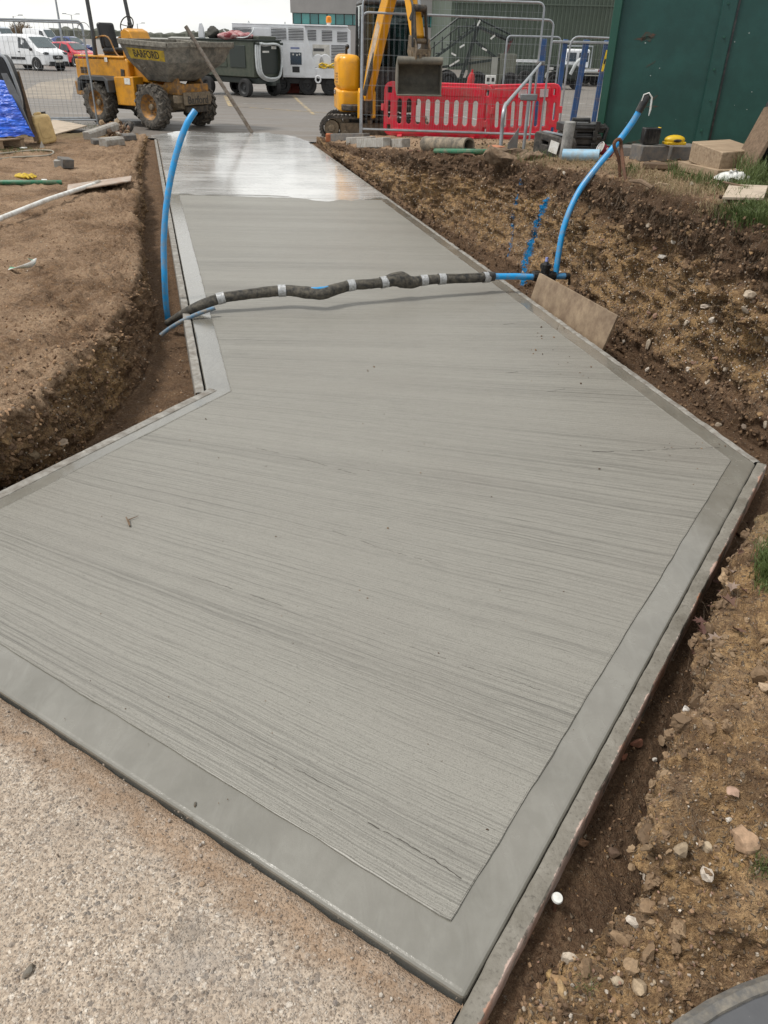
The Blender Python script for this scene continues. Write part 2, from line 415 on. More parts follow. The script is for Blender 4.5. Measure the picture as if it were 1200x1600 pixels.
def wet_concrete_glare():
    t = NT('wet_concrete_glare')
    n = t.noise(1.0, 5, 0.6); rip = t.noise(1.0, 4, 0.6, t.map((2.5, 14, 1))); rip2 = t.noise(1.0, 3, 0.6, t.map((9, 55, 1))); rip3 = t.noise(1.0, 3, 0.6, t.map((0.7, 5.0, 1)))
    c = t.mix(t.ramp(n, [(0.3, 0.0), (0.7, 1.0)]), (0.44, 0.435, 0.42), (0.60, 0.595, 0.58))  # near-white base holds the sky glare; the wet concrete itself is darker
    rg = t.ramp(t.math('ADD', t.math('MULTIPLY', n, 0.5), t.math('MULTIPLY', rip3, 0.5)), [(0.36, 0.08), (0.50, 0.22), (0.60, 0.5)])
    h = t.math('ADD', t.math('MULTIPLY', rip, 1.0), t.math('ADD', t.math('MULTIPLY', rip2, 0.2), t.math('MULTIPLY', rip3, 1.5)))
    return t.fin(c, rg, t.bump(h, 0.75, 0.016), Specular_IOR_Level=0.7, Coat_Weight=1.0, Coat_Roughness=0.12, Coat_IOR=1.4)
M_WET_GLARE = wet_concrete_glare()

def aggregate_concrete():
    t = NT('old_aggregate_concrete')
    n = t.noise(1.4, 6, 0.65); n2 = t.noise(7, 5, 0.65); n3 = t.noise(85, 5, 0.75)
    warp = t.mix(0.012, t.P, t.node('ShaderNodeTexNoise', {'Vector': t.P, 'Scale': 60.0}).outputs['Color'], 'ADD')
    c = t.mix(t.ramp(n3, [(0.36, 0.0), (0.62, 1.0)]), (0.18, 0.138, 0.105), (0.56, 0.47, 0.375)); h = t.math('MULTIPLY', n3, 0.5)
    for sc, share, k in ((175.0, 0.85, 0.72), (105.0, 0.5, 0.8), (62.0, 0.2, 0.75)):
        v = t.node('ShaderNodeTexVoronoi', {'Vector': warp, 'Scale': sc, 'Randomness': 1.0}); p = t.node('ShaderNodeSeparateColor', {'Color': v.outputs['Color']})
        m = t.math('MULTIPLY', t.math('LESS_THAN', p.outputs[0], share), t.ramp(v.outputs['Distance'], [(0.36, 1.0), (0.55, 0.0)]))
        col = t.mix(t.math('POWER', p.outputs[1], 1.4), (0.23, 0.172, 0.127), (0.80, 0.73, 0.64))
        col = t.mix(t.math('GREATER_THAN', p.outputs[2], 0.88), col, (0.15, 0.135, 0.125))
        c = t.mix(t.math('MULTIPLY', m, k), c, col); h = t.math('ADD', h, t.math('MULTIPLY', m, t.math('SUBTRACT', 0.6, v.outputs['Distance'])))
    c = t.mix(t.ramp(n2, [(0.42, 0.0), (0.66, 0.5)]), c, t.mix(n3, (0.30, 0.23, 0.17), (0.44, 0.355, 0.275)))
    c = t.mix(t.ramp(n, [(0.42, 0.0), (0.62, 0.4)]), c, (0.24, 0.205, 0.175))
    # brown dust that lies along the fresh edge and in patches
    s = t.node('ShaderNodeSeparateXYZ', {'Vector': t.P})
    d = t.math('ADD', t.math('MULTIPLY', t.math('SUBTRACT', s.outputs[0], 0.19 * S), -0.533), t.math('MULTIPLY', t.math('SUBTRACT', s.outputs[1], 0.82 * S), -0.846))  # metres from the slab edge
    d2 = t.math('ADD', d, t.math('MULTIPLY_ADD', n2, 0.22, -0.11))
    band = t.ramp(d2, [(0.0, 1.0), (0.05, 0.55), (0.085, 0.95), (0.16, 0.0)])
    dustc = t.mix(t.noise(4.5, 4), (0.10, 0.066, 0.042), (0.42, 0.275, 0.17))
    c = t.mix(t.math('MULTIPLY', band, 0.8), c, dustc)
    pat = t.ramp(t.noise(3.3, 6, 0.7), [(0.56, 0.0), (0.70, 0.75)])
    c = t.mix(pat, c, t.mix(n3, (0.11, 0.088, 0.068), (0.25, 0.20, 0.155)))
    grey = t.ramp(t.noise(2.1, 4, 0.6, t.map((1, 1, 1), (0, 0, 1.1))), [(0.58, 0.0), (0.70, 0.5)])
    c = t.mix(grey, c, (0.27, 0.255, 0.24))
    return t.fin(c, 0.85, t.bump(t.math('ADD', h, t.math('MULTIPLY', n2, 0.5)), 0.8, 0.010), Specular_IOR_Level=0.3)
M_AGG = aggregate_concrete()

def asphalt():
    t = NT('asphalt')
    n = t.noise(0.25, 6, 0.6); n2 = t.noise(1.0, 5, 0.65, t.map((0.35, 2.2, 1), (0, 0, 0.12))); n3 = t.noise(45, 4, 0.7)
    c = t.mix(t.ramp(n, [(0.35, 0.0), (0.65, 1.0)]), (0.135, 0.140, 0.152), (0.225, 0.228, 0.235))
    c = t.mix(t.ramp(n2, [(0.46, 0.0), (0.70, 0.6)]), c, (0.30, 0.285, 0.262))
    c = t.mix(t.ramp(n3, [(0.3, 0.25), (0.6, 0.0)]), c, (0.04, 0.04, 0.042))
    s = t.node('ShaderNodeSeparateXYZ', {'Vector': t.P})
    near = t.ramp(t.math('ADD', t.math('MULTIPLY', s.outputs[1], 0.1 / S), t.math('MULTIPLY_ADD', n2, 0.5, -0.25)), [(1.62, 1.0), (1.95, 0.0)])   # site dirt tracked out of the dig
    c = t.mix(t.math('MULTIPLY', near, 0.7), c, t.mix(n3, (0.11, 0.092, 0.074), (0.20, 0.17, 0.14)))
    rg = t.ramp(n2, [(0.35, 0.38), (0.65, 0.8)])
    return t.fin(c, rg, t.bump(n3, 0.4, 0.01), Specular_IOR_Level=0.4)
M_ASPH = asphalt()
M_BAYLINE = paint('road_paint_yellow', (0.56, 0.40, 0.16), 0.7, var=0.4, scale=3, dirt=(0.16, 0.15, 0.14), dirt_amt=0.7)
M_WHITELINE = paint('road_paint_white', (0.60, 0.60, 0.58), 0.7, var=0.3, scale=3, dirt=(0.18, 0.18, 0.175), dirt_amt=0.7)
M_OLDCON = paint('pale_concrete_bay', (0.33, 0.285, 0.23), 0.85, var=0.3, scale=0.6, dirt=(0.19, 0.165, 0.14), dirt_amt=0.5)
M_FORM = paint('slurry_covered_timber', (0.30, 0.29, 0.265), 0.8, var=0.35, scale=9, dirt=(0.125, 0.105, 0.085), dirt_amt=0.45, bump=0.5, fine=120)
def near_form_mat():
    t = NT('slurry_over_rusty_form')
    n = t.noise(7, 6, 0.7); n2 = t.noise(70, 4, 0.65); n3 = t.noise(3.2, 4, 0.6)
    c = t.mix(t.ramp(n, [(0.3, 0.0), (0.7, 1.0)]), (0.120, 0.108, 0.086), (0.235, 0.22, 0.19))
    c = t.mix(t.ramp(n2, [(0.32, 0.6), (0.45, 0.0)]), c, (0.07, 0.062, 0.052))
    u = t.attr('layer'); e = t.node('ShaderNodeSeparateColor', {'Color': u.outputs['Color']}).outputs[0]
    m = t.ramp(t.math('ADD', e, t.math('MULTIPLY_ADD', n, 1.3, -0.65)), [(0.88, 0.0), (0.95, 1.0)])
    rust = t.mix(t.ramp(n3, [(0.35, 0.0), (0.65, 1.0)]), t.mix(n2, (0.20, 0.085, 0.05), (0.40, 0.19, 0.10)), t.mix(n2, (0.42, 0.34, 0.30), (0.58, 0.50, 0.46)))
    c = t.mix(m, c, rust)
    return t.fin(c, 0.75, t.bump(t.math('ADD', n, t.math('MULTIPLY', n2, 0.6)), 0.5, 0.01))
M_FORM2 = near_form_mat()

# ------------------------------------------------------------------ setting: terrain sheets
def catmull(P, t):
    P = np.asarray(P, float); N = len(P)
    i = np.clip(np.floor(t).astype(int), 0, N - 2); u = (t - i)[:, None]
    g = lambda k: P[np.clip(k, 0, N - 1)]
    a = np.where((i > 0)[:, None], g(i - 1), 2 * g(i) - g(i + 1)); b = g(i); c = g(i + 1); d = np.where((i < N - 2)[:, None], g(i + 2), 2 * g(i + 1) - g(i))
    m0, m1 = (c - a) * 0.35, (d - b) * 0.35
    return (2 * u**3 - 3 * u**2 + 1) * b + (u**3 - 2 * u**2 + u) * m0 + (-2 * u**3 + 3 * u**2) * c + (u**3 - u**2) * m1
SHEETS = {}
def sheet(name, rows, segs, t_along, amps, layer_fn, powr=None):
    t = np.asarray(t_along); rr = [catmull(r, t) * S for r in rows]
    cols, q = [], []
    for k in range(len(rows) - 1):
        w = np.linspace(0, 1, segs[k], endpoint=(k == len(rows) - 2))
        if powr and powr[k] != 1: w = w ** powr[k]
        for x in w: cols.append(rr[k] * (1 - x) + rr[k + 1] * x); q.append(k + x)
    G = np.stack(cols, 1); q = np.array(q); n, m = G.shape[:2]
    nr = np.cross(np.gradient(G, axis=1), np.gradient(G, axis=0)); nr /= np.linalg.norm(nr, axis=2, keepdims=True) + 1e-9
    if nr[..., 2].mean() < 0: nr = -nr
    # soften the normals so the displacement does not tear at creases
    for _ in range(3):
        nr[:, 1:-1] = (nr[:, :-2] + nr[:, 1:-1] * 2 + nr[:, 2:]) / 4
    nr /= np.linalg.norm(nr, axis=2, keepdims=True) + 1e-9
    P = G.reshape(-1, 3)
    amp = np.interp(q, range(len(amps)), [a[0] for a in amps])[None, :].repeat(n, 0).ravel()
    ampf = np.interp(q, range(len(amps)), [a[1] for a in amps])[None, :].repeat(n, 0).ravel()
    qf = q[None, :].repeat(n, 0).ravel()
    d = amp * (fbm(P, 3, 3.1, 0.55, 3) * 0.9 + fbm(P, 3, 9.0, 0.55, 9, True) * 0.55)
    d += amp * 0.55 * np.maximum(0, fbm(P * np.array([1, 1, 1.5]), 3, 5.5, 0.5, 14, True)) * sstep(0.8, 1.6, qf) * (1 - sstep(2.6, 3.4, qf))
    d += ampf * (fbm(P, 3, 22.0, 0.6, 21) + 0.8 * np.maximum(0, fbm(P, 2, 14.0, 0.5, 33)))
    if name == 'bank_ground':
        arc = np.concatenate([[0], np.cumsum(np.linalg.norm(np.diff(rr[3], axis=0), axis=1))]); sarc = np.repeat(arc, m)
        tooth = vnoise(np.stack([sarc * 5.5, P[:, 2] * 0.9, 0 * sarc], -1), 77) + 0.6 * vnoise(np.stack([sarc * 13.0, P[:, 2] * 1.6, 0 * sarc], -1), 78)
        d += 0.060 * tooth * sstep(1.35, 1.8, qf) * (1 - sstep(2.7, 3.0, qf)) + 0.05 * vnoise(np.stack([sarc * 1.3, P[:, 2] * 4.0, 0 * sarc], -1), 79) * sstep(1.1, 1.5, qf) * (1 - sstep(2.7, 3.0, qf))
        ledge = sstep(0.1, 0.6, vnoise(np.stack([sarc * 2.2, 0 * sarc, 0 * sarc], -1), 80)); d += 0.07 * np.exp(-((qf - 2.85) / 0.14) ** 2) * ledge
    D = P + nr.reshape(-1, 3) * d[:, None]
    idx = np.arange(n * m).reshape(n, m)
    F = np.stack([idx[:-1, :-1], idx[1:, :-1], idx[1:, 1:], idx[:-1, 1:]], -1).reshape(-1, 4)
    qq = np.tile(q, n); tt = np.repeat(t, m)
    o = np_mesh(name, D, F, M_SOIL, smooth=True, colattr=layer_fn(D / S, qq, tt))
    o['kind'] = 'structure'
    SHEETS[name] = (D, nr.reshape(-1, 3), qq, tt, n, m, o)
    return o

xe = lambda y: 1.74 - 0.263 * (y - 3.22)      # right edge of the slab, survey units
xs_ = lambda y: S * xe(y / S)
V3 = lambda *a: Vector(a)
# ---- right-hand bank, from the road end to the near corner and out of frame
y_st = [16.0, 14.0, 12.0, 9.5, 7.9, 6.5, 5.4, 4.4]
r_in = [(xe(y) - 0.05, y, -0.05 - 0.012 * max(0, 16 - y)) for y in y_st] + [(1.60, 3.55, -0.2), (1.76, 3.16, -0.2), (1.9, 2.6, -0.2)]
r_foot = [(-1.45, 16.0, -0.03), (-0.93, 14.0, -0.06), (-0.44, 12.0, -0.09), (0.24, 9.5, -0.13), (0.80, 7.85, -0.16), (1.40, 6.3, -0.18), (1.62, 5.25, -0.18), (1.84, 4.4, -0.19), (2.06, 3.75, -0.2), (2.6, 3.25, -0.2), (3.8, 2.85, -0.2)]
r_mid = [(-1.40, 16.0, -0.01), (-0.90, 14.05, 0.02), (-0.42, 12.05, 0.12), (0.28, 9.55, 0.26), (1.04, 7.9, 0.32), (1.53, 6.5, 0.36), (1.70, 5.4, 0.40), (1.91, 4.5, 0.42), (2.09, 3.85, 0.42), (2.58, 3.35, 0.42), (3.75, 2.95, 0.4)]
r_top = [(-1.34, 16.0, 0.01), (-0.86, 14.05, 0.14), (-0.33, 12.05, 0.30), (0.27, 9.6, 0.57), (1.12, 7.95, 0.70), (1.50, 6.72, 0.77), (1.66, 5.55, 0.84), (1.84, 4.6, 0.88), (2.04, 3.95, 0.88), (2.65, 3.5, 0.86), (3.8, 3.1, 0.85)]
r_lip = [(-0.9, 16.05, 0.10), (-0.4, 14.2, 0.25), (0.25, 12.3, 0.37), (0.95, 9.9, 0.60), (1.8, 8.3, 0.73), (2.15, 7.15, 0.80), (2.3, 6.0, 0.86), (2.5, 5.0, 0.90), (2.75, 4.35, 0.90), (3.25, 3.9, 0.88), (4.3, 3.5, 0.87)]
r_out = [(5.5, 17.0, 0.0), (7.5, 16.4, 0.05), (9, 14.6, 0.25), (9.5, 12.4, 0.55), (10, 10.8, 0.62), (10, 9.3, 0.72), (10, 7.9, 0.8), (10, 6.6, 0.85), (10, 5.4, 0.87), (10, 4.4, 0.86), (10, 3.6, 0.85)]
ta = np.concatenate([np.linspace(0, 3, 230, endpoint=False), np.linspace(3, 5, 230, endpoint=False), np.linspace(5, 8.6, 250, endpoint=False), np.linspace(8.6, 10, 40)])
PAINT = []
def layer_right(D, q, t):
    n = fbm(D, 3, 1.6, 0.5, 50); n2 = fbm(D, 3, 5, 0.5, 51)
    face = sstep(1.0, 1.3, q) * (1 - sstep(2.6, 2.95, q + 0.18 * n2))
    L = np.zeros((len(D), 4))
    L[:, 0] = face * (1 - sstep(2.2, 2.6, q + 0.35 * n2)) * sstep(1.2, 1.5, q + 0.3 * n2) * np.clip(0.85 + 0.9 * n, 0, 1) * np.where(t > 2, 1, 0.7)
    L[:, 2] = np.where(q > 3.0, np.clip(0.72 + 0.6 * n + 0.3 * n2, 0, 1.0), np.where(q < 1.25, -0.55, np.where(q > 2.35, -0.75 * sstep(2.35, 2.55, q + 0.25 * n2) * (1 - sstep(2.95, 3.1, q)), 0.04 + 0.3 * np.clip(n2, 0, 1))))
    gx = np.exp(-((D[:, 0] - 4.0) / 1.9) ** 2 - ((D[:, 1] - 5.6) / 1.5) ** 2) + np.exp(-((D[:, 0] - 2.2) / 1.6) ** 2 - ((D[:, 1] - 10.0) / 1.2) ** 2) * 0.8
    L[:, 1] = np.where(q > 3.15, np.clip(gx * (0.9 + n2), 0, 1), 0)
    L[:, 3] = 0
    return L
amps_r = [(0.006, 0.004), (0.03, 0.016), (0.12, 0.055), (0.06, 0.045), (0.05, 0.016), (0.03, 0.008)]
soil_right = sheet('bank_ground', [r_in, r_foot, r_mid, r_top, r_lip, r_out], [22, 44, 48, 34, 60], ta, amps_r, layer_right, [1, 1, 1, 1, 2.2])

# ---- left-hand ground beyond the shallow cut, from the road end to the near left, out of frame
l_edge = [(-4.44, 15.95), (-3.87, 13.95), (-3.30, 11.97), (-2.73, 9.98), (-2.21, 8.17), (-1.76, 6.6), (-1.33, 5.1), (-1.06, 4.15), (-1.25, 3.55), (-1.70, 2.75), (-2.2, 1.9)]
l_in = [(x + 0.06, y, -0.06 - 0.013 * max(0, min(10, 16 - y))) for x, y in l_edge]
l_foot = [(-4.62, 15.95, -0.03), (-4.12, 13.9, -0.06), (-3.62, 11.9, -0.12), (-3.02, 9.8, -0.17), (-2.52, 7.95, -0.19), (-2.14, 6.4, -0.2)] + [tuple(W0(240, 500, -0.2)), tuple(W0(222, 590, -0.2)), tuple(W0(110, 722, -0.2)), tuple(W0(0, 768, -0.2)), (-2.5, 2.1, -0.2)]
l_top = [(-4.68, 15.95, 0.02), (-4.2, 13.9, 0.04), (-3.7, 11.9, 0.07)] + [tuple(W0(212, 288, 0.12)), tuple(W0(206, 340, 0.13)), tuple(W0(212, 395, 0.14)), tuple(W0(203, 452, 0.16)), tuple(W0(155, 525, 0.19)), tuple(W0(90, 580, 0.21)), tuple(W0(-20, 660, 0.22)), (-3.0, 2.3, 0.17)]
l_mid = [tuple(np.array(a) * 0.55 + np.array(b) * 0.45 + np.array((0, 0, -0.01))) for a, b in zip(l_foot, l_top)]
l_lip = [(a[0] - 0.5, a[1] + 0.1, a[2] + 0.02) for a in l_top]
l_out = [(-13, 17.0, -0.06), (-13, 15.6, 0.02), (-13, 14, 0.05), (-12, 12, 0.1), (-11, 10.3, 0.12), (-10, 8.8, 0.13), (-10, 7.2, 0.15), (-10, 6, 0.17), (-10, 4.8, 0.19), (-10, 3.8, 0.2), (-10, 2.6, 0.2)]
def layer_left(D, q, t):
    n = fbm(D, 3, 1.3, 0.5, 60); n2 = fbm(D, 3, 4, 0.5, 61)
    L = np.zeros((len(D), 4))
    face = sstep(0.95, 1.3, q) * (1 - sstep(2.7, 3.05, q + 0.15 * n2))
    L[:, 0] = face * np.clip(0.45 + 0.8 * n, 0, 0.9)
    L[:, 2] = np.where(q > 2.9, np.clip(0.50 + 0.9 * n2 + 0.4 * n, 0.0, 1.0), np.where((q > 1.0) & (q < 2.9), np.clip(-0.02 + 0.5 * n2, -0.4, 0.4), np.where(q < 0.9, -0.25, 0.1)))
    g = np.exp(-((D[:, 1] - 15.6) / 0.9) ** 2 - ((D[:, 0] + 7.3) / 2.5) ** 2)
    L[:, 1] = np.where(q > 3.1, np.clip(g * (0.9 + n2), 0, 1), 0)
    return L
amps_l = [(0.005, 0.004), (0.03, 0.018), (0.09, 0.05), (0.085, 0.060), (0.05, 0.030), (0.028, 0.014)]
tl = np.concatenate([np.linspace(0, 4, 230, endpoint=False), np.linspace(4, 10, 420)])
soil_left = sheet('soil_ground', [l_in, l_foot, l_mid, l_top, l_lip, l_out], [18, 34, 34, 40, 110], tl, amps_l, layer_left, [1, 1, 1, 1, 2.0])

# ---- low bank and narrow trench along the near right form
px_form = [(1225, 700), (1140, 815), (1070, 950), (1005, 1075), (945, 1190), (885, 1300), (833, 1400), (783, 1500), (730, 1604)]
n_in = [tuple(W0(a - 14, b, -0.055)) for a, b in px_form] + [(0.10, 0.45, -0.08), (0.10, -0.6, -0.07)]
n_foot = [tuple(W0(a, b, z)) for a, b, z in [(1260, 800, -.2), (1185, 905, -.2), (1128, 1050, -.2), (1092, 1180, -.2), (1058, 1270, -.2), (1030, 1385, -.19), (1000, 1450, -.14), (905, 1510, -.09), (800, 1625, -.06)]] + [(0.5, 0.4, -0.04), (0.5, -0.6, -0.03)]
n_top = [tuple(W0(a, b, z)) for a, b, z in [(1300, 760, .10), (1196, 850, .15), (1142, 985, .15), (1112, 1110, .16), (1072, 1195, .16), (1046, 1305, .14), (1062, 1405, .08), (985, 1490, -.01), (860, 1625, -.03)]] + [(0.62, 0.4, -0.02), (0.62, -0.6, -0.02)]
n_mid = [tuple(np.array(a) * 0.5 + np.array(b) * 0.5 + np.array((0.02, 0, 0.0))) for a, b in zip(n_foot, n_top)]
n_lip = [(a[0] + 0.30, a[1] - 0.06, a[2] + (0.10 if i < 6 else 0.03)) for i, a in enumerate(n_top)]
n_out = [(5.5, 2.9, 0.5), (5.5, 2.3, 0.5), (5.5, 1.9, 0.45), (5.5, 1.55, 0.4), (5.5, 1.3, 0.3), (5.5, 1.1, 0.2), (5.5, 0.9, 0.06), (5.5, 0.6, 0.05), (5.5, 0.2, 0.04), (5.5, -0.2, 0.02), (5.5, -1, 0.02)]
def layer_near(D, q, t):
    n = fbm(D, 3, 2.4, 0.5, 70); n2 = fbm(D, 3, 7, 0.5, 71)
    L = np.zeros((len(D), 4))
    face = sstep(0.9, 1.2, q)
    L[:, 0] = face * np.clip(0.65 + 0.8 * n, 0, 1)
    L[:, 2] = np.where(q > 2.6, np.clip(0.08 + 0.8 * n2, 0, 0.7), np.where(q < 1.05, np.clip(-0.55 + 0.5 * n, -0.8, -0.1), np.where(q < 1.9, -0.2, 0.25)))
    L[:, 1] = np.where(q > 2.9, np.clip(np.exp(-((D[:, 1] - 2.75) / 0.35) ** 2) + 0.5 * np.exp(-((D[:, 0] - 1.35) / 0.25) ** 2 - ((D[:, 1] - 1.1) / 0.3) ** 2), 0, 1) * (0.6 + n2), 0)
    return L
amps_n = [(0.006, 0.004), (0.03, 0.016), (0.085, 0.045), (0.075, 0.042), (0.07, 0.030), (0.06, 0.018)]
tn = np.concatenate([np.linspace(0, 8.4, 420, endpoint=False), np.linspace(8.4, 10, 40)])
soil_near = sheet('trench_ground', [n_in, n_foot, n_mid, n_top, n_lip, n_out], [56, 34, 34, 42, 80], tn, amps_n, layer_near, [1, 1, 1, 1, 2.0])

# ---- old concrete hardstanding the photographer stands on
def grid_poly(name, mat, x0, x1, y0, y1, step, zf, keep):
    xs = np.arange(x0, x1 + step, step); ys = np.arange(y0, y1 + step, step)
    X, Y = np.meshgrid(xs, ys, indexing='ij'); P = np.stack([X, Y, X * 0], -1).reshape(-1, 3); P[:, 2] = zf(P)
    P = keep(P)
    n, m = X.shape; idx = np.arange(n * m).reshape(n, m)
    F = np.stack([idx[:-1, :-1], idx[1:, :-1], idx[1:, 1:], idx[:-1, 1:]], -1).reshape(-1, 4)
    o = np_mesh(name, P, F, mat, smooth=True); o['kind'] = 'structure'; return o
def hs_keep(P):
    # rows run parallel to the slab edge: a = along the edge towards the left, b = towards the photographer
    a, b = P[:, 0].copy(), P[:, 1].copy()
    jit = 0.004 * vnoise(np.stack([a * 18, a * 0, a * 0], -1), 5) * (b < 0.03)
    q = P.copy(); ex, ey = -0.846, 0.533
    lim = 0.0
    q[:, 0] = 0.185 * S + ex * a - 0.533 * (b + jit); q[:, 1] = 0.815 * S + ey * a - 0.846 * (b + jit)
    q[:, 2] = -0.006 + 0.004 * fbm(q, 3, 2.5, 0.5, 4) - 0.02 * (b < 0.001)
    return q
hs = grid_poly('concrete_hardstanding', M_AGG, 0.0, 5.0, 0.0, 2.6, 0.03, lambda P: P[:, 0] * 0, hs_keep)
# its right-hand edge runs straight back from the slab corner
me = hs.data; co = np.empty(len(me.vertices) * 3, np.float32); me.vertices.foreach_get('co', co); co = co.reshape(-1, 3)
M_b = co.copy()
side = MB(); side.prism([(0.185 * S, 0.815 * S), (0.175 * S, 0.79 * S), (-1.0, -1.6), (0.12, -1.6), (0.185 * S, 0.5 * S)], -0.16, -0.012)
o = side.build('hardstanding_side', M_AGG, hs, smooth=0)

# ---- car park and road
ZR = lambda y: -0.006 - 0.002 * max(0, min(60, y - 20))
yl = [15.9 * S, 19, 20, 24, 30, 40, 55, 80, 150, 400, 3500]
xl = np.array([-1, -0.5, -0.25, -0.1, 0, 0.1, 0.25, 0.5, 1.0])
V = np.array([(x * (40 + y * 2.0), y, ZR(y)) for y in yl for x in xl]); nx = len(xl)
idx = np.arange(len(V)).reshape(-1, nx); F = np.stack([idx[:-1, :-1], idx[:-1, 1:], idx[1:, 1:], idx[1:, :-1]], -1).reshape(-1, 4)
road = np_mesh('asphalt_road', V, F, M_ASPH); road['kind'] = 'structure'
# ground under everything else, so that nothing floats when seen from the side
V = np.array([(x, y, -0.32) for y in (-60, 3500) for x in (-3000, 3000)]); base = np_mesh('earth_ground', V, np.array([(0, 1, 3, 2)]), M_SOIL); base['kind'] = 'structure'

def road_line(name, p0, p1, w, mat, dz=0.005):
    p0, p1 = Vector((p0[0], p0[1], 0)), Vector((p1[0], p1[1], 0)); d = (p1 - p0).normalized(); n = Vector((-d.y, d.x, 0)) * w / 2
    k = 8; vs, fs = [], []
    for i in range(k + 1):
        p = p0.lerp(p1, i / k)
        for s in (1, -1):
            q = p + n * s; vs.append((q.x, q.y, ZR(q.y) + dz))
    fs = [(2 * i, 2 * i + 1, 2 * i + 3, 2 * i + 2) for i in range(k)]
    o = np_mesh(name, np.array(vs), np.array(fs), mat, road); return o
def WR(px, py):          # photo pixel -> point on the road surface
    p = W(px, py, 0)
    for _ in range(4): p = W(px, py, ZR(p.y))
    return p
road_line('bay_line', WR(458, 150), WR(490, 179), 0.12, M_BAYLINE)
road_line('bay_line', WR(352, 150), WR(360, 166), 0.14, M_BAYLINE)
road_line('bay_line', WR(360, 166), WR(530, 178), 0.10, M_BAYLINE)
road_line('bay_line', WR(380, 162), WR(530, 163), 0.10, M_WHITELINE)
road_line('bay_line', WR(700, 150), WR(960, 165), 0.12, M_WHITELINE)
road_line('bay_line', WR(660, 170), WR(760, 190), 0.12, M_WHITELINE)
road_line('bay_line', WR(860, 178), WR(960, 186), 0.12, M_WHITELINE)
ps = [WR(20, 152), WR(112, 156), WR(118, 121), WR(62, 129)]
np_mesh('concrete_bay', np.array([(p.x, p.y, ZR(p.y) + 0.004) for p in ps]), np.array([(0, 1, 2, 3)]), M_OLDCON, road)

# ------------------------------------------------------------------ the new concrete path
PA, PB, PC, PD, PE, PF = [Vector(p) * S for p in ((0.19, 0.82), (1.74, 3.22), (-1.60, 15.9), (-4.44, 15.95), (-0.99, 3.92), (-1.957, 2.17))]
slab = thing('concrete_path', None, None); slab['kind'] = 'structure'
poly = [PA, PB, PC, PD, PE, PF]
mb = MB(); mb.prism([(p.x, p.y) for p in poly], -0.22, 0.0)
mb.build('trowelled_edge', M_TROWEL, slab, bev=0.014, seg=3, smooth=0)
def inset(poly, ds):
    n = len(poly); L = []
    for i in range(n):
        a, b = poly[i], poly[(i + 1) % n]; d = (b - a).normalized(); nn = Vector((-d.y, d.x)); L.append((a + nn * ds[i], d))
    o = []
    for i in range(n):
        (p, d), (q, e) = L[i - 1], L[i]
        cr = d.x * e.y - d.y * e.x
        t = ((q.x - p.x) * e.y - (q.y - p.y) * e.x) / cr
        o.append(p + d * t)
    return o
YW = 9.9 * S
C2 = PB.lerp(PC, (YW - PB.y) / (PC.y - PB.y)); D2 = PE.lerp(PD, (YW - PE.y) / (PD.y - PE.y))
ins = inset([PA, PB, C2, D2, PE, PF], [0.123, 0.123, 0.0, 0.158, 0.14, 0.147])
def jitter_loop(P, step, amp, seed, corner_round=0.0):
    o = []
    n = len(P)
    for i in range(n):
        a, b = P[i], P[(i + 1) % n]; k = max(2, int((b - a).length / step)); d = (b - a).normalized(); nn = Vector((-d.y, d.x))
        for j in range(k):
            p = a.lerp(b, j / k); w = amp * (float(vnoise(np.array([[p.x * 6, p.y * 6, 0.0]]), seed)[0]) + 0.6 * float(vnoise(np.array([[p.x * 23, p.y * 23, 0.0]]), seed + 1)[0]))
            if j == 0: w = 0
            o.append(p + nn * w)
    return o
loop = jitter_loop(ins, 0.03, 0.0022, 3)
mb = MB(); mb.prism([(p.x, p.y) for p in loop], -0.02, 0.0045)
mb.build('brushed_surface', M_BRUSH, slab, bev=0.003, seg=1, smooth=0)
# a thin raised burr where the edging trowel stopped
cl = [(p.x, p.y, 0.0035) for p in loop]
mb = MB()
rr = [0.0032 + 0.0026 * float(v) for v in vnoise(np.array([(x * 11, y * 11, 0.0) for x, y, z in cl]), 8)]
mb.tube(cl, [max(0.0008, r) for r in rr], 6, closed=True); mb.build('edge_burr', M_BRUSH, slab)
# wet, freshly screeded far end, spreading on to the road
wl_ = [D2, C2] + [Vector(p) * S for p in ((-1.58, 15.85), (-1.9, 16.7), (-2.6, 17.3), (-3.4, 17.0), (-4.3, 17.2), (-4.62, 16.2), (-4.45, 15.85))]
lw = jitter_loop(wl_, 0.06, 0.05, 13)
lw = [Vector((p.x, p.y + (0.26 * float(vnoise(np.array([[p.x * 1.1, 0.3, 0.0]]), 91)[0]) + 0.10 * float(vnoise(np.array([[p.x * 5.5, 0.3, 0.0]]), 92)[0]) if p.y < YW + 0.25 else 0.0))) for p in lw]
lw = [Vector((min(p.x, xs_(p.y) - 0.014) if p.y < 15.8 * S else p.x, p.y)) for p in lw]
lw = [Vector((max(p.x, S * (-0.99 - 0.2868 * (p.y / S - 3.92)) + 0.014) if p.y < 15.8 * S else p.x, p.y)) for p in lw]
mb = MB(); mb.prism([(p.x, p.y) for p in lw], -0.004, 0.0052); mb.build('wet_screed', M_WET_GLARE, slab, smooth=0)

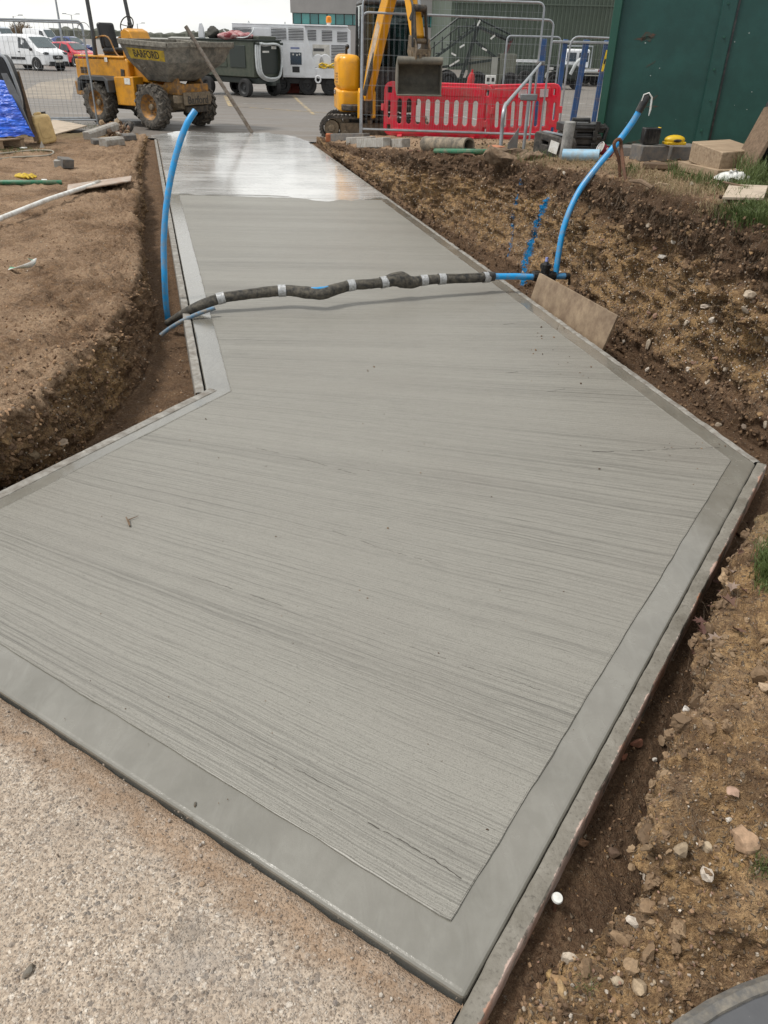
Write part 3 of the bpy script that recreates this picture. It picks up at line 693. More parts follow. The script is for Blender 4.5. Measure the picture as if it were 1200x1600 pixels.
# ------------------------------------------------------------------ formwork boards
def form_board(name, label, p0, p1, w, h, ztop, mat, rough=0.003, seed=1):
    p0, p1 = Vector((p0[0], p0[1], 0)), Vector((p1[0], p1[1], 0)); d = (p1 - p0); L = d.length; d.normalize(); nn = Vector((d.y, -d.x, 0))   # outward = right of travel
    n = max(8, int(L / 0.025)); prof = [(0, -h), (0, -0.004), (0.004, 0), (w * 0.35, 0.0008), (w * 0.7, 0.0), (w - 0.004, 0), (w, -0.005), (w, -0.03), (w, -h)]
    m = len(prof); P = []; E = []
    for i in range(n + 1):
        for k, (a, b) in enumerate(prof): P.append(p0 + d * (L * i / n) + nn * a + Vector((0, 0, ztop + b))); E.append(a / w)
    P = np.array(P, float); P += rough * np.stack([fbm(P, 3, 14, 0.6, seed), fbm(P, 3, 14, 0.6, seed + 5), fbm(P, 3, 20, 0.6, seed + 9) * 0.8], -1)
    idx = np.arange((n + 1) * m).reshape(n + 1, m); F = np.stack([idx[:-1, :-1], idx[1:, :-1], idx[1:, 1:], idx[:-1, 1:]], -1).reshape(-1, 4)
    F = np.vstack([F, [[idx[0, 0], idx[0, 4], idx[0, 7], idx[0, 8]], [idx[-1, 0], idx[-1, 4], idx[-1, 7], idx[-1, 8]]]])
    E = np.array(E); o = np_mesh(name, P, F, mat, smooth=True, colattr=np.stack([E, E * 0, E * 0, E * 0 + 1], -1))
    o.data.set_sharp_from_angle(angle=R(40))
    return tag(o, label, 'form board', 'boards that hold the edges of the new concrete')
def off(p, q, d0, d1, out):      # shift the segment pq sideways by out, trim it by d0 and d1
    d = (q - p).normalized(); nn = Vector((d.y, -d.x)); return p + d * d0 + nn * out, q - d * d1 + nn * out
a, b = off(PA, PB, -0.07, -0.02, 0.004); form_board('form_board', 'slurry covered form board with rusty outer edge along the near right side of the slab', a, b, 0.052, 0.22, 0.002, M_FORM2, 0.0035, 2)
a, b = off(PB, PC, 0.02, 10.3, 0.004); form_board('form_board', 'thin mortar smeared form board along the right side, nearest length after the corner', a, b, 0.042, 0.19, -0.004, M_FORM, 0.005, 3)
a, b = off(PB, PC, 5.13, 0.3, 0.004); form_board('form_board', 'thin mortar smeared form board along the right side, running up beside the wet concrete', a, b, 0.038, 0.15, -0.004, M_FORM, 0.005, 4)
lcut = [0.0, 2.75, 6.5, 10.6, 14.4]; dl = (PD - PE).normalized()
lab = ['grey timber form board on the left, from the inner corner up past the lagged pipe', 'grey form board on the left passing behind the tall blue pipe', 'grey form board on the left beside the wet concrete', 'dirty form board on the left running to the road, farthest length']
for i in range(4):
    a, b = PE + dl * (lcut[i] - (0.02 if i == 0 else 0)), PE + dl * (lcut[i + 1] - 0.008); nn = Vector((dl.y, -dl.x))
    form_board('form_board', lab[i], b - nn * 0.010, a - nn * 0.010, 0.058 if i < 2 else 0.05, 0.2 - 0.04 * i, 0.004 if i % 2 == 0 else 0.0, M_FORM, 0.0025, 20 + i)
a, b = off(PE, PF, -0.052, -0.3, 0.010)
dd = (PF - PE).normalized(); nn = Vector((-dd.y, dd.x))
form_board('form_board', 'grey timber form board along the diagonal left edge below the soil slope', PF - nn * 0.010 - dd * 0.06, PE - nn * 0.010 - dd * 0.045, 0.064, 0.2, 0.004, M_FORM, 0.0025, 31)

# ------------------------------------------------------------------ lookup on the finished ground
from mathutils.bvhtree import BVHTree
def _bvh():
    Vs, Fs, n = [], [], 0
    for name in ('bank_ground', 'soil_ground', 'trench_ground', 'concrete_hardstanding', 'asphalt_road'):
        me = bpy.data.objects[name].data
        co = np.empty(len(me.vertices) * 3, np.float32); me.vertices.foreach_get('co', co)
        fi = np.empty(len(me.loops), np.int32); me.loops.foreach_get('vertex_index', fi)
        Vs.append(co.reshape(-1, 3)); Fs.append(fi.reshape(-1, 4) + n); n += len(me.vertices)
    v = np.vstack(Vs).tolist(); f = np.vstack(Fs).tolist()
    pv = [(p.x, p.y, 0.0) for p in poly]; k = len(v); v += pv; f.append(list(range(k, k + len(pv))))
    return BVHTree.FromPolygons(v, f)
BVH = _bvh()
def HIT(px, py):                          # where the photo's line of sight meets the ground
    p, n, i, d = BVH.ray_cast(Vector((0, 0, CAM_H)), ray(px, py).normalized())
    return p if p is not None else W(px, py, 0)
def HITN(px, py):
    p, n, i, d = BVH.ray_cast(Vector((0, 0, CAM_H)), ray(px, py).normalized()); return p, n
def GZ(x, y):
    p, n, i, d = BVH.ray_cast(Vector((x, y, 6)), Vector((0, 0, -1))); return p.z if p is not None else 0.0
def on(p, dz=0.0): return Vector((p[0], p[1], GZ(p[0], p[1]) + dz))

# blue marker paint sprayed down the face of the bank
D, NR, Q, T, n_, m_, ob = SHEETS['bank_ground']
def spray(pix, r):
    pts = [HIT(*p) for p in pix]; best = np.full(len(D), 9.0)
    for a, b in zip(pts[:-1], pts[1:]):
        a = np.array(a); d = np.array(b) - a; L = d @ d
        u = np.clip((D - a) @ d / L, 0, 1); best = np.minimum(best, np.linalg.norm(D - a - u[:, None] * d, axis=1))
    return np.clip(1 - best / r, 0, 1)
pa = np.maximum(spray([(852, 312), (842, 335), (838, 352), (836, 370), (828, 385), (822, 405), (818, 440)], 0.105), 0.78 * spray([(815, 285), (808, 310), (803, 335), (799, 365), (793, 400)], 0.075))
ca = ob.data.color_attributes['layer']; buf = np.empty(len(D) * 4, np.float32); ca.data.foreach_get('color', buf); buf = buf.reshape(-1, 4); buf[:, 3] = pa; ca.data.foreach_set('color', buf.ravel())

def lin(r, g, b, k=0.85):
    f = lambda c: ((c / 255 + 0.055) / 1.055) ** 2.4 if c > 10 else c / 255 / 12.92
    return tuple(f(c) * k for c in (r, g, b))
M_BLUE = paint('blue_water_pipe', (0.006, 0.285, 0.64), 0.36, var=0.12, dirt=(0.22, 0.22, 0.20), dirt_amt=0.30, scale=9)
M_BLUEDIRT = paint('dirty_blue_pipe', (0.06, 0.19, 0.33), 0.6, var=0.3, dirt=(0.20, 0.17, 0.13), dirt_amt=0.6, scale=14)
M_LAG = paint('foam_lagging', (0.028, 0.028, 0.027), 0.85, var=0.4, dirt=(0.13, 0.115, 0.09), dirt_amt=0.45, scale=16, bump=0.6)
M_CLOD = paint('clod_earth', (0.13, 0.085, 0.052), 0.95, var=0.5, scale=12, dirt=(0.26, 0.19, 0.13), dirt_amt=0.4, bump=0.9)
M_TAPE = paint('silver_tape', (0.47, 0.485, 0.50), 0.4, metal=0.3, var=0.3, scale=40, bump=0.6, dirt=(0.16, 0.145, 0.12), dirt_amt=0.3)
M_BLACK = paint('black_plastic', (0.014, 0.014, 0.015), 0.4, var=0.3, dirt=(0.10, 0.09, 0.075), dirt_amt=0.2)
M_RUBBER = paint('black_rubber', (0.018, 0.018, 0.018), 0.75, var=0.3, dirt=(0.115, 0.10, 0.085), dirt_amt=0.45, scale=9, bump=0.3)
M_STEEL = paint('galvanised_steel', (0.36, 0.385, 0.41), 0.45, metal=0.55, var=0.22, scale=7, bump=0.1)
M_STEELD = paint('weathered_steel', (0.21, 0.215, 0.22), 0.5, metal=0.5, var=0.3, scale=7, dirt=(0.15, 0.10, 0.07), dirt_amt=0.2)
M_RUST = paint('rusty_steel', (0.115, 0.052, 0.028), 0.85, var=0.5, scale=18, bump=0.5)
def timber(name, a, b, rough=0.75, grain=(2.5, 40, 40), spots=0.3):
    t = NT(name); g = t.noise(1.0, 5, 0.65, t.map(grain), 0.4); n = t.noise(3.5, 5, 0.65); f = t.noise(60, 3)
    c = t.mix(t.ramp(g, [(0.3, 0.0), (0.7, 1.0)]), a, b); c = t.mix(t.ramp(n, [(0.5, 0.0), (0.75, spots)]), c, tuple(x * 0.45 for x in a))
    return t.fin(c, rough, t.bump(t.math('ADD', g, t.math('MULTIPLY', f, 0.3)), 0.35, 0.006), Specular_IOR_Level=0.3)
M_TIMBER = timber('weathered_timber', (0.215, 0.15, 0.095), (0.40, 0.305, 0.21))
M_TIMBERD = timber('dark_timber', (0.10, 0.066, 0.042), (0.21, 0.145, 0.095))
M_PLY = timber('muddy_plywood', (0.36, 0.29, 0.22), (0.52, 0.44, 0.35), grain=(3, 18, 18), spots=0.6)
M_HARD = paint('hardboard', (0.315, 0.235, 0.155), 0.6, var=0.14, scale=4, dirt=(0.155, 0.105, 0.068), dirt_amt=0.55, bump=0.2, fine=130)
M_KERB = paint('precast_kerb', (0.34, 0.33, 0.305), 0.85, var=0.25, scale=8, dirt=(0.16, 0.125, 0.095), dirt_amt=0.35, bump=0.4)
M_KERBD = paint('dark_concrete', (0.115, 0.115, 0.115), 0.85, var=0.3, scale=8, dirt=(0.20, 0.165, 0.13), dirt_amt=0.4, bump=0.4)
M_GREENP = paint('green_duct', (0.01, 0.15, 0.075), 0.45, var=0.2, dirt=(0.22, 0.17, 0.12), dirt_amt=0.25)
M_WHITEP = paint('white_plastic', (0.70, 0.71, 0.69), 0.45, var=0.1, dirt=(0.35, 0.28, 0.21), dirt_amt=0.25, scale=8)
M_CLAY = paint('clay_pipe', (0.085, 0.075, 0.06), 0.75, var=0.35, scale=6, dirt=(0.30, 0.24, 0.17), dirt_amt=0.5, bump=0.3)
M_YELLOWC = paint('yellow_cloth', (0.60, 0.42, 0.03), 0.8, var=0.25, scale=20, dirt=(0.25, 0.18, 0.08), dirt_amt=0.3)
M_REDP = paint('red_plastic', (0.80, 0.016, 0.055), 0.42, var=0.14, scale=3, dirt=(0.40, 0.17, 0.14), dirt_amt=0.3)

# ------------------------------------------------------------------ water pipes
def pipe_end(mbk, p, d, r): mbk.cyl(Vector(p) - Vector(d) * 0.002, Vector(p) + Vector(d) * 0.003, r * 0.86, r * 0.82, 14)
t1 = [(264, 512, 5.62), (259, 470, 5.62), (257, 430, 5.62), (256, 380, 5.66), (259, 330, 5.70), (266, 282, 5.75), (277, 235, 5.8), (291, 196, 5.85), (305, 173, 5.9)]
path = smooth_path([WS(*p) for p in t1], 8)
base = path[0].copy(); th = thing('water_pipe', 'tall blue water pipe curving up out of the left trench to an open end', 'pipe', base, group='blue water pipes')
mb = MB(); mb.tube([p - base for p in path], 0.0255, 16); mb.build('pipe_wall', M_BLUE, th)
mb = MB(); pipe_end(mb, path[-1] - base, (path[-1] - path[-2]).normalized(), 0.025); mb.build('bore_shade_disc', M_BLACK, th)  # black disc stands for the shaded hollow of the open end
t2 = [(868, 431, 6.11), (872, 402, 6.13), (882, 352, 6.18), (903, 302, 6.28), (932, 262, 6.36), (963, 225, 6.44), (989, 190, 6.46), (1007, 158, 6.45)]
path = smooth_path([WS(*p) for p in t2], 8)
base = path[0].copy(); th = thing('water_pipe', 'tall blue water pipe leaning over the right bank, black tape round its top', 'pipe', base, group='blue water pipes')
mb = MB(); mb.tube([p - base for p in path], 0.0268, 16); mb.build('pipe_wall', M_BLUE, th)
mb = MB(); d = (path[-1] - path[-2]).normalized(); e = path[-1] - base
mb.tube([e - d * 0.09, e - d * 0.03, e + d * 0.03, e + d * 0.055], [0.031, 0.033, 0.032, 0.022], 14); mb.build('tape_cap', M_BLACK, th)
mb = MB(); q = frame_M(e, (1, 0, 0), (0, 0, 1)); ev = []
mb.tube([e + Vector((-0.03, -0.02, 0.0)), e + Vector((-0.02, -0.02, 0.05)), e + Vector((0.02, -0.025, 0.065)), e + Vector((0.05, -0.03, 0.03)), e + Vector((0.055, -0.03, -0.06)), e + Vector((0.05, -0.03, -0.11))], [0.004, 0.006, 0.006, 0.008, 0.009, 0.003], 8); mb.build('plastic_strip', M_WHITEP, th)

t3 = [(262, 505, 5.40), (285, 491, 5.32), (312, 478, 5.30), (345, 466, 5.35), (385, 460, 5.40), (420, 456, 5.45), (450, 454, 5.48), (478, 457, 5.46), (502, 459, 5.46), (524, 452, 5.54), (548, 446, 5.60), (575, 444, 5.65), (600, 441, 5.70), (614, 437, 5.73), (627, 437, 5.75), (642, 441, 5.77), (662, 438, 5.81), (690, 436, 5.86), (720, 435, 5.91), (745, 434, 5.95), (766, 433, 6.00)]
P3 = [WS(*p) for p in t3]; path = smooth_path(P3, 6)
rad = np.interp(np.linspace(0, len(t3) - 1, len(path)), range(len(t3)), [.030, .036, .042, .043, .043, .045, .048, .050, .052, .046, .043, .042, .046, .060, .068, .050, .043, .042, .042, .043, .041])
rad = rad * (1 + 0.07 * vnoise(np.array([(i * 0.31, 0, 0) for i in range(len(path))]), 4))
base = on(path[len(path) // 2]); th = thing('lagged_pipe', 'water pipe wrapped in black foam lagging and silver tape, crossing above the slab', 'pipe', base)
mb = MB(); mb.tube([p - base for p in path], list(rad), 14); o = mb.build('foam_lagging', M_LAG, th)
vv = np.array([v.co for v in o.data.vertices]); vv += 0.004 * np.stack([fbm(vv, 3, 22, 0.6, 1), fbm(vv, 3, 22, 0.6, 2), fbm(vv, 3, 22, 0.6, 3)], -1)
o.data.vertices.foreach_set('co', vv.astype(np.float32).ravel())
def near_i(px):
    best, bi = 1e9, 0
    for i, p in enumerate(path):
        v = p - Vector((0, 0, CAM_H)); w = v.dot(_fw); x = 600 + FPX * v.dot(_cr) / w
        if abs(x - px) < best: best, bi = abs(x - px), i
    return bi
for px, wd in ((346, 2), (438, 2), (546, 2), (601, 2), (662, 2), (690, 2), (759, 2)):
    i = near_i(px); i0, i1 = max(0, i - 1), min(len(path) - 1, i + 1)
    c = path[i] - base; d = (path[i1] - path[i0]).normalized(); L = 0.032; r = rad[i] + 0.005
    mb = MB(); mb.tube([c - d * L, c - d * L * 0.4, c + d * L * 0.3, c + d * L], [r, r * 1.02, r * 0.99, r * 1.01], 14, caps=False); mb.build('tape_band', M_TAPE, th)
for a_, b_ in ((488, 512), (678, 688)):
    pp = [path[near_i(x)] + Vector((0, 0.0, rad[near_i(x)] * 0.86)) - base for x in np.linspace(a_, b_, 5)]
    mb = MB(); mb.tube(pp, [0.008, 0.014, 0.015, 0.014, 0.008], 10); mb.build('exposed_pipe', M_BLUE, th)
for a_, b_, dz in ((318, 430, 0.8), (560, 655, 0.8), (700, 752, 0.85)):      # split edge where the foam laps
    pp = [path[near_i(x)] + Vector((0, -rad[near_i(x)] * 0.45, rad[near_i(x)] * dz)) - base for x in np.linspace(a_, b_, 8)]
    mb = MB(); mb.tube(smooth_path(pp, 3), 0.006, 6); mb.build('lagging_seam', M_LAG, th)

t4 = [(251, 524, 5.10), (264, 514, 5.12), (284, 502, 5.14), (308, 491, 5.18), (336, 481, 5.22)]
P4 = smooth_path([WS(*p) for p in t4], 6); base = P4[0].copy()
o = MB().tube([p - base for p in P4], [0.017] * len(P4), 12).build('small_pipe', M_BLUEDIRT, None); o.location = base
tag(o, 'short muddy blue pipe stub lying under the left end of the lagged pipe', 'pipe')

# tee and valve on the right
ta_, tb_ = WS(770, 432, 6.0), WS(838, 433, 6.08)
base = on(tb_); th = thing('water_fitting', 'black stop valve fitting with blue pipe stubs at the foot of the leaning pipe', 'pipe fitting', base)
mb = MB(); mb.tube([ta_ - base, (ta_ + tb_) / 2 - base + Vector((0, 0, 0.004)), tb_ - base], 0.028, 14); mb.build('pipe_stub', M_BLUE, th)
d = (tb_ - ta_).normalized(); c = WS(851, 431, 6.09) - base
def ribbed(mb, a, b, r, k=10):
    a, b = Vector(a), Vector(b); mb.cyl(a, b, r, r, 20); ax = (b - a).normalized(); u = ax.orthogonal().normalized(); v = ax.cross(u)
    for i in range(k):
        w = u * math.cos(2 * math.pi * i / k) + v * math.sin(2 * math.pi * i / k); mb.beam(a + w * r, b + w * r, 0.007, 0.008, w)
mb = MB(); ribbed(mb, c - d * 0.115, c - d * 0.055, 0.043); mb.build('coupling_nut', M_BLACK, th)
mb = MB(); ribbed(mb, c + d * 0.04, c + d * 0.10, 0.041); mb.build('coupling_nut', M_BLACK, th)
mb = MB(); mb.cyl(c - d * 0.06, c + d * 0.045, 0.036); mb.ball(c, 0.047, 14, 10); mb.cyl(c + Vector((0, 0, 0.02)), c + Vector((0, 0, 0.085)), 0.04, 0.042, 16); mb.build('valve_body', M_BLACK, th)
mb = MB(); ribbed(mb, c + Vector((0, 0, 0.07)), c + Vector((0, 0, 0.105)), 0.047, 12); mb.cyl(c + Vector((0, 0, 0.105)), c + Vector((0, 0, 0.13)), 0.03, 0.018, 14); mb.build('valve_bonnet', M_BLACK, th)
mb = MB(); mb.cyl(c + Vector((0, 0, 0.12)), c + Vector((0, 0, 0.165)), 0.015, 0.012, 10); mb.build('valve_spindle', paint('pale_blue_plastic', (0.25, 0.30, 0.62), 0.4), th)
mb = MB(); mb.cyl(c + d * 0.09, c + d * 0.21, 0.028, 0.028, 14); mb.build('pipe_stub', M_BLUE, th)
mb = MB(); mb.cyl(c + d * 0.20, c + d * 0.245, 0.031, 0.027, 14); mb.tube([c + d * 0.23, c + d * 0.25 + Vector((0, 0, -0.03)), c + d * 0.255 + Vector((0, 0, -0.08))], 0.012, 8); mb.build('end_plug', M_BLACK, th)
mb = MB(); mb.cyl(ta_ - base - d * 0.045, ta_ - base + d * 0.015, 0.044, 0.040, 16); mb.build('coupling_nut', M_BLACK, th)

# hardboard sheet leaning in the right trench
b0, b1 = WS(818, 462, 6.02), WS(931, 536, 4.96)
b0 = W(818, 463, -0.005); b1 = W(931, 538, -0.005); dd = (b1 - b0); L = dd.length; dd.normalize(); nn = Vector((-dd.y, dd.x, 0)); nn = nn if nn.x > 0 else -nn
up = (Vector((0, 0, 1)) + nn * 0.22).normalized()
th = MB(); M = frame_M(b0 + nn * 0.055 - Vector((0, 0, 0.12)), dd, up)
th.prism([(0, 0), (L, 0), (L + 0.03, 0.352), (L * 0.5, 0.345), (0.02, 0.335)], -0.009, 0.009, M)
o = th.build('board', M_HARD, None, bev=0.002, seg=1); tag(o, 'brown hardboard sheet standing on edge between slab and right bank under the valve', 'board')

# ------------------------------------------------------------------ loose things on the right bank
def lumpy(o, amp, f=6, seed=1):
    n = len(o.data.vertices); v = np.empty(n * 3, np.float32); o.data.vertices.foreach_get('co', v); v = v.reshape(-1, 3).astype(float)
    v += amp * np.stack([fbm(v + seed, 3, f, 0.55, seed), fbm(v + seed, 3, f, 0.55, seed + 1), fbm(v + seed, 3, f, 0.55, seed + 2)], -1)
    o.data.vertices.foreach_set('co', v.astype(np.float32).ravel()); o.data.update()
def block(name, label, cat, p0, p1, depth, h, mat, group=None, dz=0.0, bev=0.008, tilt=0.0):
    """rectangular block whose front bottom edge runs from p0 to p1 on the ground"""
    p0, p1 = Vector(p0), Vector(p1); d = p1 - p0; L = d.length; rz = math.atan2(d.y, d.x); c = (p0 + p1) / 2
    mb = MB(); mb.box((0, depth / 2, h / 2), (L, depth, h), None); o = mb.build(name, mat, None, bev=bev)
    o.location = c + Vector((0, 0, dz)); o.rotation_euler = (tilt, -math.asin(max(-1, min(1, (p1.z - p0.z) / max(L, 1e-3)))), rz); return tag(o, label, cat, group)
KG = 'precast concrete kerbs lying about the site'
block('kerb_stone', 'pale kerb stone on the right bank, nearest the dark sleeper end', 'kerb stone', HIT(541, 227), HIT(580, 226), 0.13, 0.13, M_KERB, KG)
block('kerb_stone', 'pale kerb stone on the right bank, middle one of the three', 'kerb stone', HIT(557, 231), HIT(598, 230), 0.13, 0.14, M_KERB, KG)
block('kerb_stone', 'pale kerb stone on the right bank, closest to the brown pipe', 'kerb stone', HIT(585, 232), HIT(628, 231), 0.15, 0.13, M_KERB, KG)
th = thing('timber_sleeper', 'dark timber sleeper with orange painted end in front of the excavator track', 'timber', HIT(522, 223)); e0 = HIT(508, 221) - th.location; e1 = HIT(545, 221) - th.location
mb = MB(); mb.beam(e0 + Vector((0.16, 0, 0.075)), e1 + Vector((0.35, 0.05, 0.075)), 0.16, 0.15); mb.build('sleeper', M_KERBD, th, bev=0.008)
mb = MB(); mb.beam(e0 + Vector((0.02, 0, 0.075)), e0 + Vector((0.158, 0, 0.075)), 0.155, 0.145); mb.build('painted_end', paint('orange_paint', (0.42, 0.13, 0.05), 0.7, var=0.4, scale=9), th, bev=0.008)

p0, p1 = HIT(664, 235), HIT(732, 239); r = 0.088
th = thing('drain_pipe', 'short brown earthenware drain pipe lying in front of the red barrier', 'pipe', p0); d = (p1 - p0).normalized()
mb = MB(); a = Vector((0, 0, r * 0.9)); b = p1 - p0 + Vector((0, 0, r * 0.9)); L = (b - a).length
mb.lathe([(r * 0.80, 0.0), (r, 0.0), (r * 1.02, 0.02), (r, 0.06), (r * 0.99, L - 0.1), (r * 1.04, L - 0.08), (r * 1.04, L), (r * 0.82, L), (r * 0.80, L - 0.02), (r * 0.8, 0.02)], a, b - a, 24); mb.build('pipe_wall', M_CLAY, th)
def duct(name, label, cat, pix, r, mat, lift=None, group=None, n=10, sag=0):
    P = [HIT(*p) + Vector((0, 0, (lift if lift is not None else r * 0.8))) for p in pix]; base = P[0].copy()
    o = MB().tube([p - base for p in smooth_path(P, 6)], r, n).build(name, mat, None); o.location = base; return tag(o, label, cat, group)
duct('duct', 'thin green duct lying along the edge of the right bank', 'duct', [(680, 239), (730, 240), (775, 241), (822, 243)], 0.03, M_GREENP)
duct('steel_rod', 'thin pale rod lying across the end of the brown drain pipe', 'rod', [(698, 232), (720, 236), (752, 241)], 0.012, M_STEEL, 0.03)
duct('steel_rod', 'long rusty reinforcing rod on the bank edge below the drain pipe', 'rod', [(640, 238), (690, 241), (740, 245)], 0.012, M_RUST, 0.02)
# turf clod
p = HIT(788, 250); mb = MB(); mb.ball((0, 0, 0.04), (0.24, 0.16, 0.10), 36, 24); o = mb.build('turf_clod', M_CLOD, None); lumpy(o, 0.09, 9, 5); o.location = p; tag(o, 'rounded clod of earth and roots on the bank edge beside the green duct', 'clod')
p = HIT(832, 247); mb = MB(); mb.ball((0, 0, 0.015), (0.14, 0.10, 0.05), 24, 14); o = mb.build('turf_clod', M_CLOD, None); lumpy(o, 0.05, 14, 8); o.location = p; tag(o, 'small flat clod of dark earth at the end of the green duct', 'clod')
th = thing('brick', 'orange brick behind the clod of earth on the right bank', 'brick', HIT(775, 242)); mb = MB(); mb.box((0, 0, 0.05), (0.12, 0.2, 0.1), (0, 0, 0.5)); mb.build('brick_body', paint('orange_brick', (0.42, 0.17, 0.09), 0.9, var=0.3, scale=20, bump=0.4), th, bev=0.006)
# fence foot block
p0, p1 = HIT(832, 245), HIT(880, 246); c = (p0 + p1) / 2
th = thing('ballast_block', 'black moulded fence foot block with a paper label, beside the grey post', 'fence foot', c, math.atan2(p1.y - p0.y, p1.x - p0.x)); L = (p1 - p0).length
o = curve_mesh('foot_block', [[(-L / 2, 0), (L / 2, 0), (L / 2, 0.14), (L / 2 - 0.03, 0.19), (-L / 2 + 0.02, 0.24), (-L / 2, 0.22)], [(-L * 0.28, 0.12), (-L * 0.02, 0.11), (-L * 0.02, 0.16), (-L * 0.28, 0.18)]], 0.10, 0.008, M_RUBBER, th, frame_M((0, 0.11, 0), (1, 0, 0), (0, 0, 1)))
mb = MB(); mb.box((L * 0.18, -0.012, 0.11), (0.12, 0.006, 0.12), (0, 0.2, 0)); mb.build('paper_label', M_WHITEP, th)
mb = MB(); mb.box((L * 0.05, 0.11, 0.235), (L * 0.9, 0.05, 0.012), (0, 0.06, 0)); mb.build('top_strip', M_STEEL, th)
# grey post and black tool box
c = HIT(882, 247); th = thing('post', 'short grey concrete post standing beside the black tool box', 'post', c)
h = WS(882, 191, c.y / S).z - c.z; mb = MB(); mb.lathe([(0.064, -0.05), (0.060, 0.1), (0.058, h * 0.6), (0.062, h), (0.045, h + 0.012), (0, h + 0.012)], (0, 0, 0), (0.03, 0, 1), 18); o = mb.build('post_shaft', paint('post_concrete', (0.19, 0.19, 0.18), 0.85, var=0.4, scale=7, dirt=(0.34, 0.33, 0.31), dirt_amt=0.5, bump=0.4), th); lumpy(o, 0.01, 7, 3)
c = HIT(906, 244) + Vector((0, 0.2, 0)); th = thing('tool_box', 'tall black plastic tool box standing between grey post and green container', 'tool box', c, 0.12); h = WS(906, 188, c.y / S).z - c.z; w = 0.42
for i, (z0, z1, ww) in enumerate(((0.0, h * 0.30, w * 0.92), (h * 0.32, h * 0.66, w * 0.97), (h * 0.68, h * 0.93, w * 1.1))):
    mb = MB(); mb.box((0, 0, (z0 + z1) / 2), (ww, 0.34, z1 - z0)); mb.box((0, -0.175, z1 - 0.04), (ww * 1.04, 0.02, 0.035)); o = mb.build('box_tier' if i < 2 else 'box_lid', M_BLACK, th, bev=0.018)
    for sx in (-1, 1): mb = MB(); mb.box((sx * ww * 0.3, -0.19, z1 - 0.02), (0.05, 0.025, 0.10)); mb.build('latch', M_BLACK, o, bev=0.005)
mb = MB(); mb.tube([(-0.1, 0, h * 0.9), (-0.1, 0, h * 1.02), (0.1, 0, h * 1.02), (0.1, 0, h * 0.9)], 0.022, 8); mb.build('handle', M_BLACK, th)
mb = MB(); mb.tube([(w * 0.55, -0.1, h * 0.9), (w * 0.66, -0.12, h * 0.8), (w * 0.62, -0.12, h * 0.5), (w * 0.5, -0.1, h * 0.4)], 0.025, 8); mb.build('side_handle', M_BLACK, th)
# light blue pipe offcut and cup
p0, p1 = HIT(878, 251), HIT(934, 252); r = 0.06; th = thing('pipe_offcut', 'pale blue pipe offcut lying in front of the grey post', 'pipe', p0); mb = MB(); b = p1 - p0 + Vector((0, 0, r)); L = b.length
mb.lathe([(r * 0.8, 0), (r, 0), (r, L), (r * 0.8, L), (r * 0.8, 0)], (0, 0, r * 0.9), p1 - p0, 20); mb.build('pipe_wall', paint('pale_blue_pipe', (0.24, 0.42, 0.56), 0.45, var=0.2, dirt=(0.30, 0.26, 0.2), dirt_amt=0.3), th)
c = HIT(945, 249); th = thing('paper_cup', 'dark red paper cup tipped over beside the pale blue pipe offcut', 'cup', c); M_CUP = paint('cup_red', (0.20, 0.012, 0.03), 0.5, var=0.15)
ax = Vector((-0.9, -0.25, 0.42)).normalized(); c0 = Vector((0.06, 0.02, 0.05)); mb = MB(); mb.lathe([(0.0, 0.0), (0.042, 0.0), (0.058, 0.15), (0.055, 0.15), (0.04, 0.006), (0, 0.006)], c0, ax, 20); mb.build('cup_wall', M_CUP, th)
mb = MB(); mb.lathe([(0.060, 0.146), (0.064, 0.15), (0.060, 0.156), (0.056, 0.15), (0.060, 0.146)], c0, ax, 20); mb.build('rolled_rim', M_WHITEP, th)
mb = MB(); mb.box(c0 + ax * 0.08 + Vector((0.015, -0.05, 0.015)), (0.035, 0.006, 0.035), (0.3, 0.3, 0.2)); mb.build('cup_print', M_WHITEP, th)
# rusty pin holding the pipe
a, b = HIT(971, 276), HIT(980, 279); top = WS(963, 224, a.y / S); ab = (a + b) / 2
P = [a + Vector((0, 0, -0.05)), a.lerp(top, 0.5), top + Vector((-0.015, 0, -0.02)), top + Vector((0.0, 0, 0.025)), top + Vector((0.035, 0.01, 0.02)), top + Vector((0.05, 0.01, -0.04)), b + Vector((0, 0, -0.05))]
o = MB().tube([p - ab for p in smooth_path(P, 6)], 0.0145, 10).build('steel_pin', M_RUST, None); o.location = ab; tag(o, 'rusty bent steel pin pushed into the bank around the leaning blue pipe', 'pin')

# ------------------------------------------------------------------ green site container on the right bank
M_CONT = paint('container_green', (0.006, 0.048, 0.039), 0.5, var=0.16, scale=1.6, dirt=(0.013, 0.075, 0.062), dirt_amt=0.3, bump=0.05, fine=25)
M_CONTD = paint('container_frame_green', (0.010, 0.070, 0.045), 0.45, var=0.2, scale=3)
c0 = HIT(927, 238); c1 = HIT(1190, 243); d = (c1 - c0); d.z = 0; d.normalize()
th = thing('site_container', 'tall dark green steel site container with a vertical seam and rust scrapes', 'container', (c0.x, c0.y, c0.z), math.atan2(d.y, d.x))
Lc, Hc, Dc = 6.0, 2.75, 2.4
z0 = 0.05
mb = MB(); mb.box((Lc / 2, Dc / 2 + 0.03, z0 + Hc / 2), (Lc - 0.06, Dc, Hc)); mb.build('box_body', M_CONT, th)
mb = MB(); mb.box((0.035, 0.02, z0 + Hc / 2), (0.09, 0.1, Hc)); mb.build('corner_post', M_CONTD, th, bev=0.01)
mb = MB(); mb.box((Lc / 2 + 0.04, 0.02, z0 + 0.02), (Lc - 0.1, 0.09, 0.05)); mb.build('bottom_rail', M_CONTD, th, bev=0.006)
ca_ = FPX / ((c0.y) * 0.852 + 0.7)
sx = (HIT(1075, 243) - c0).length
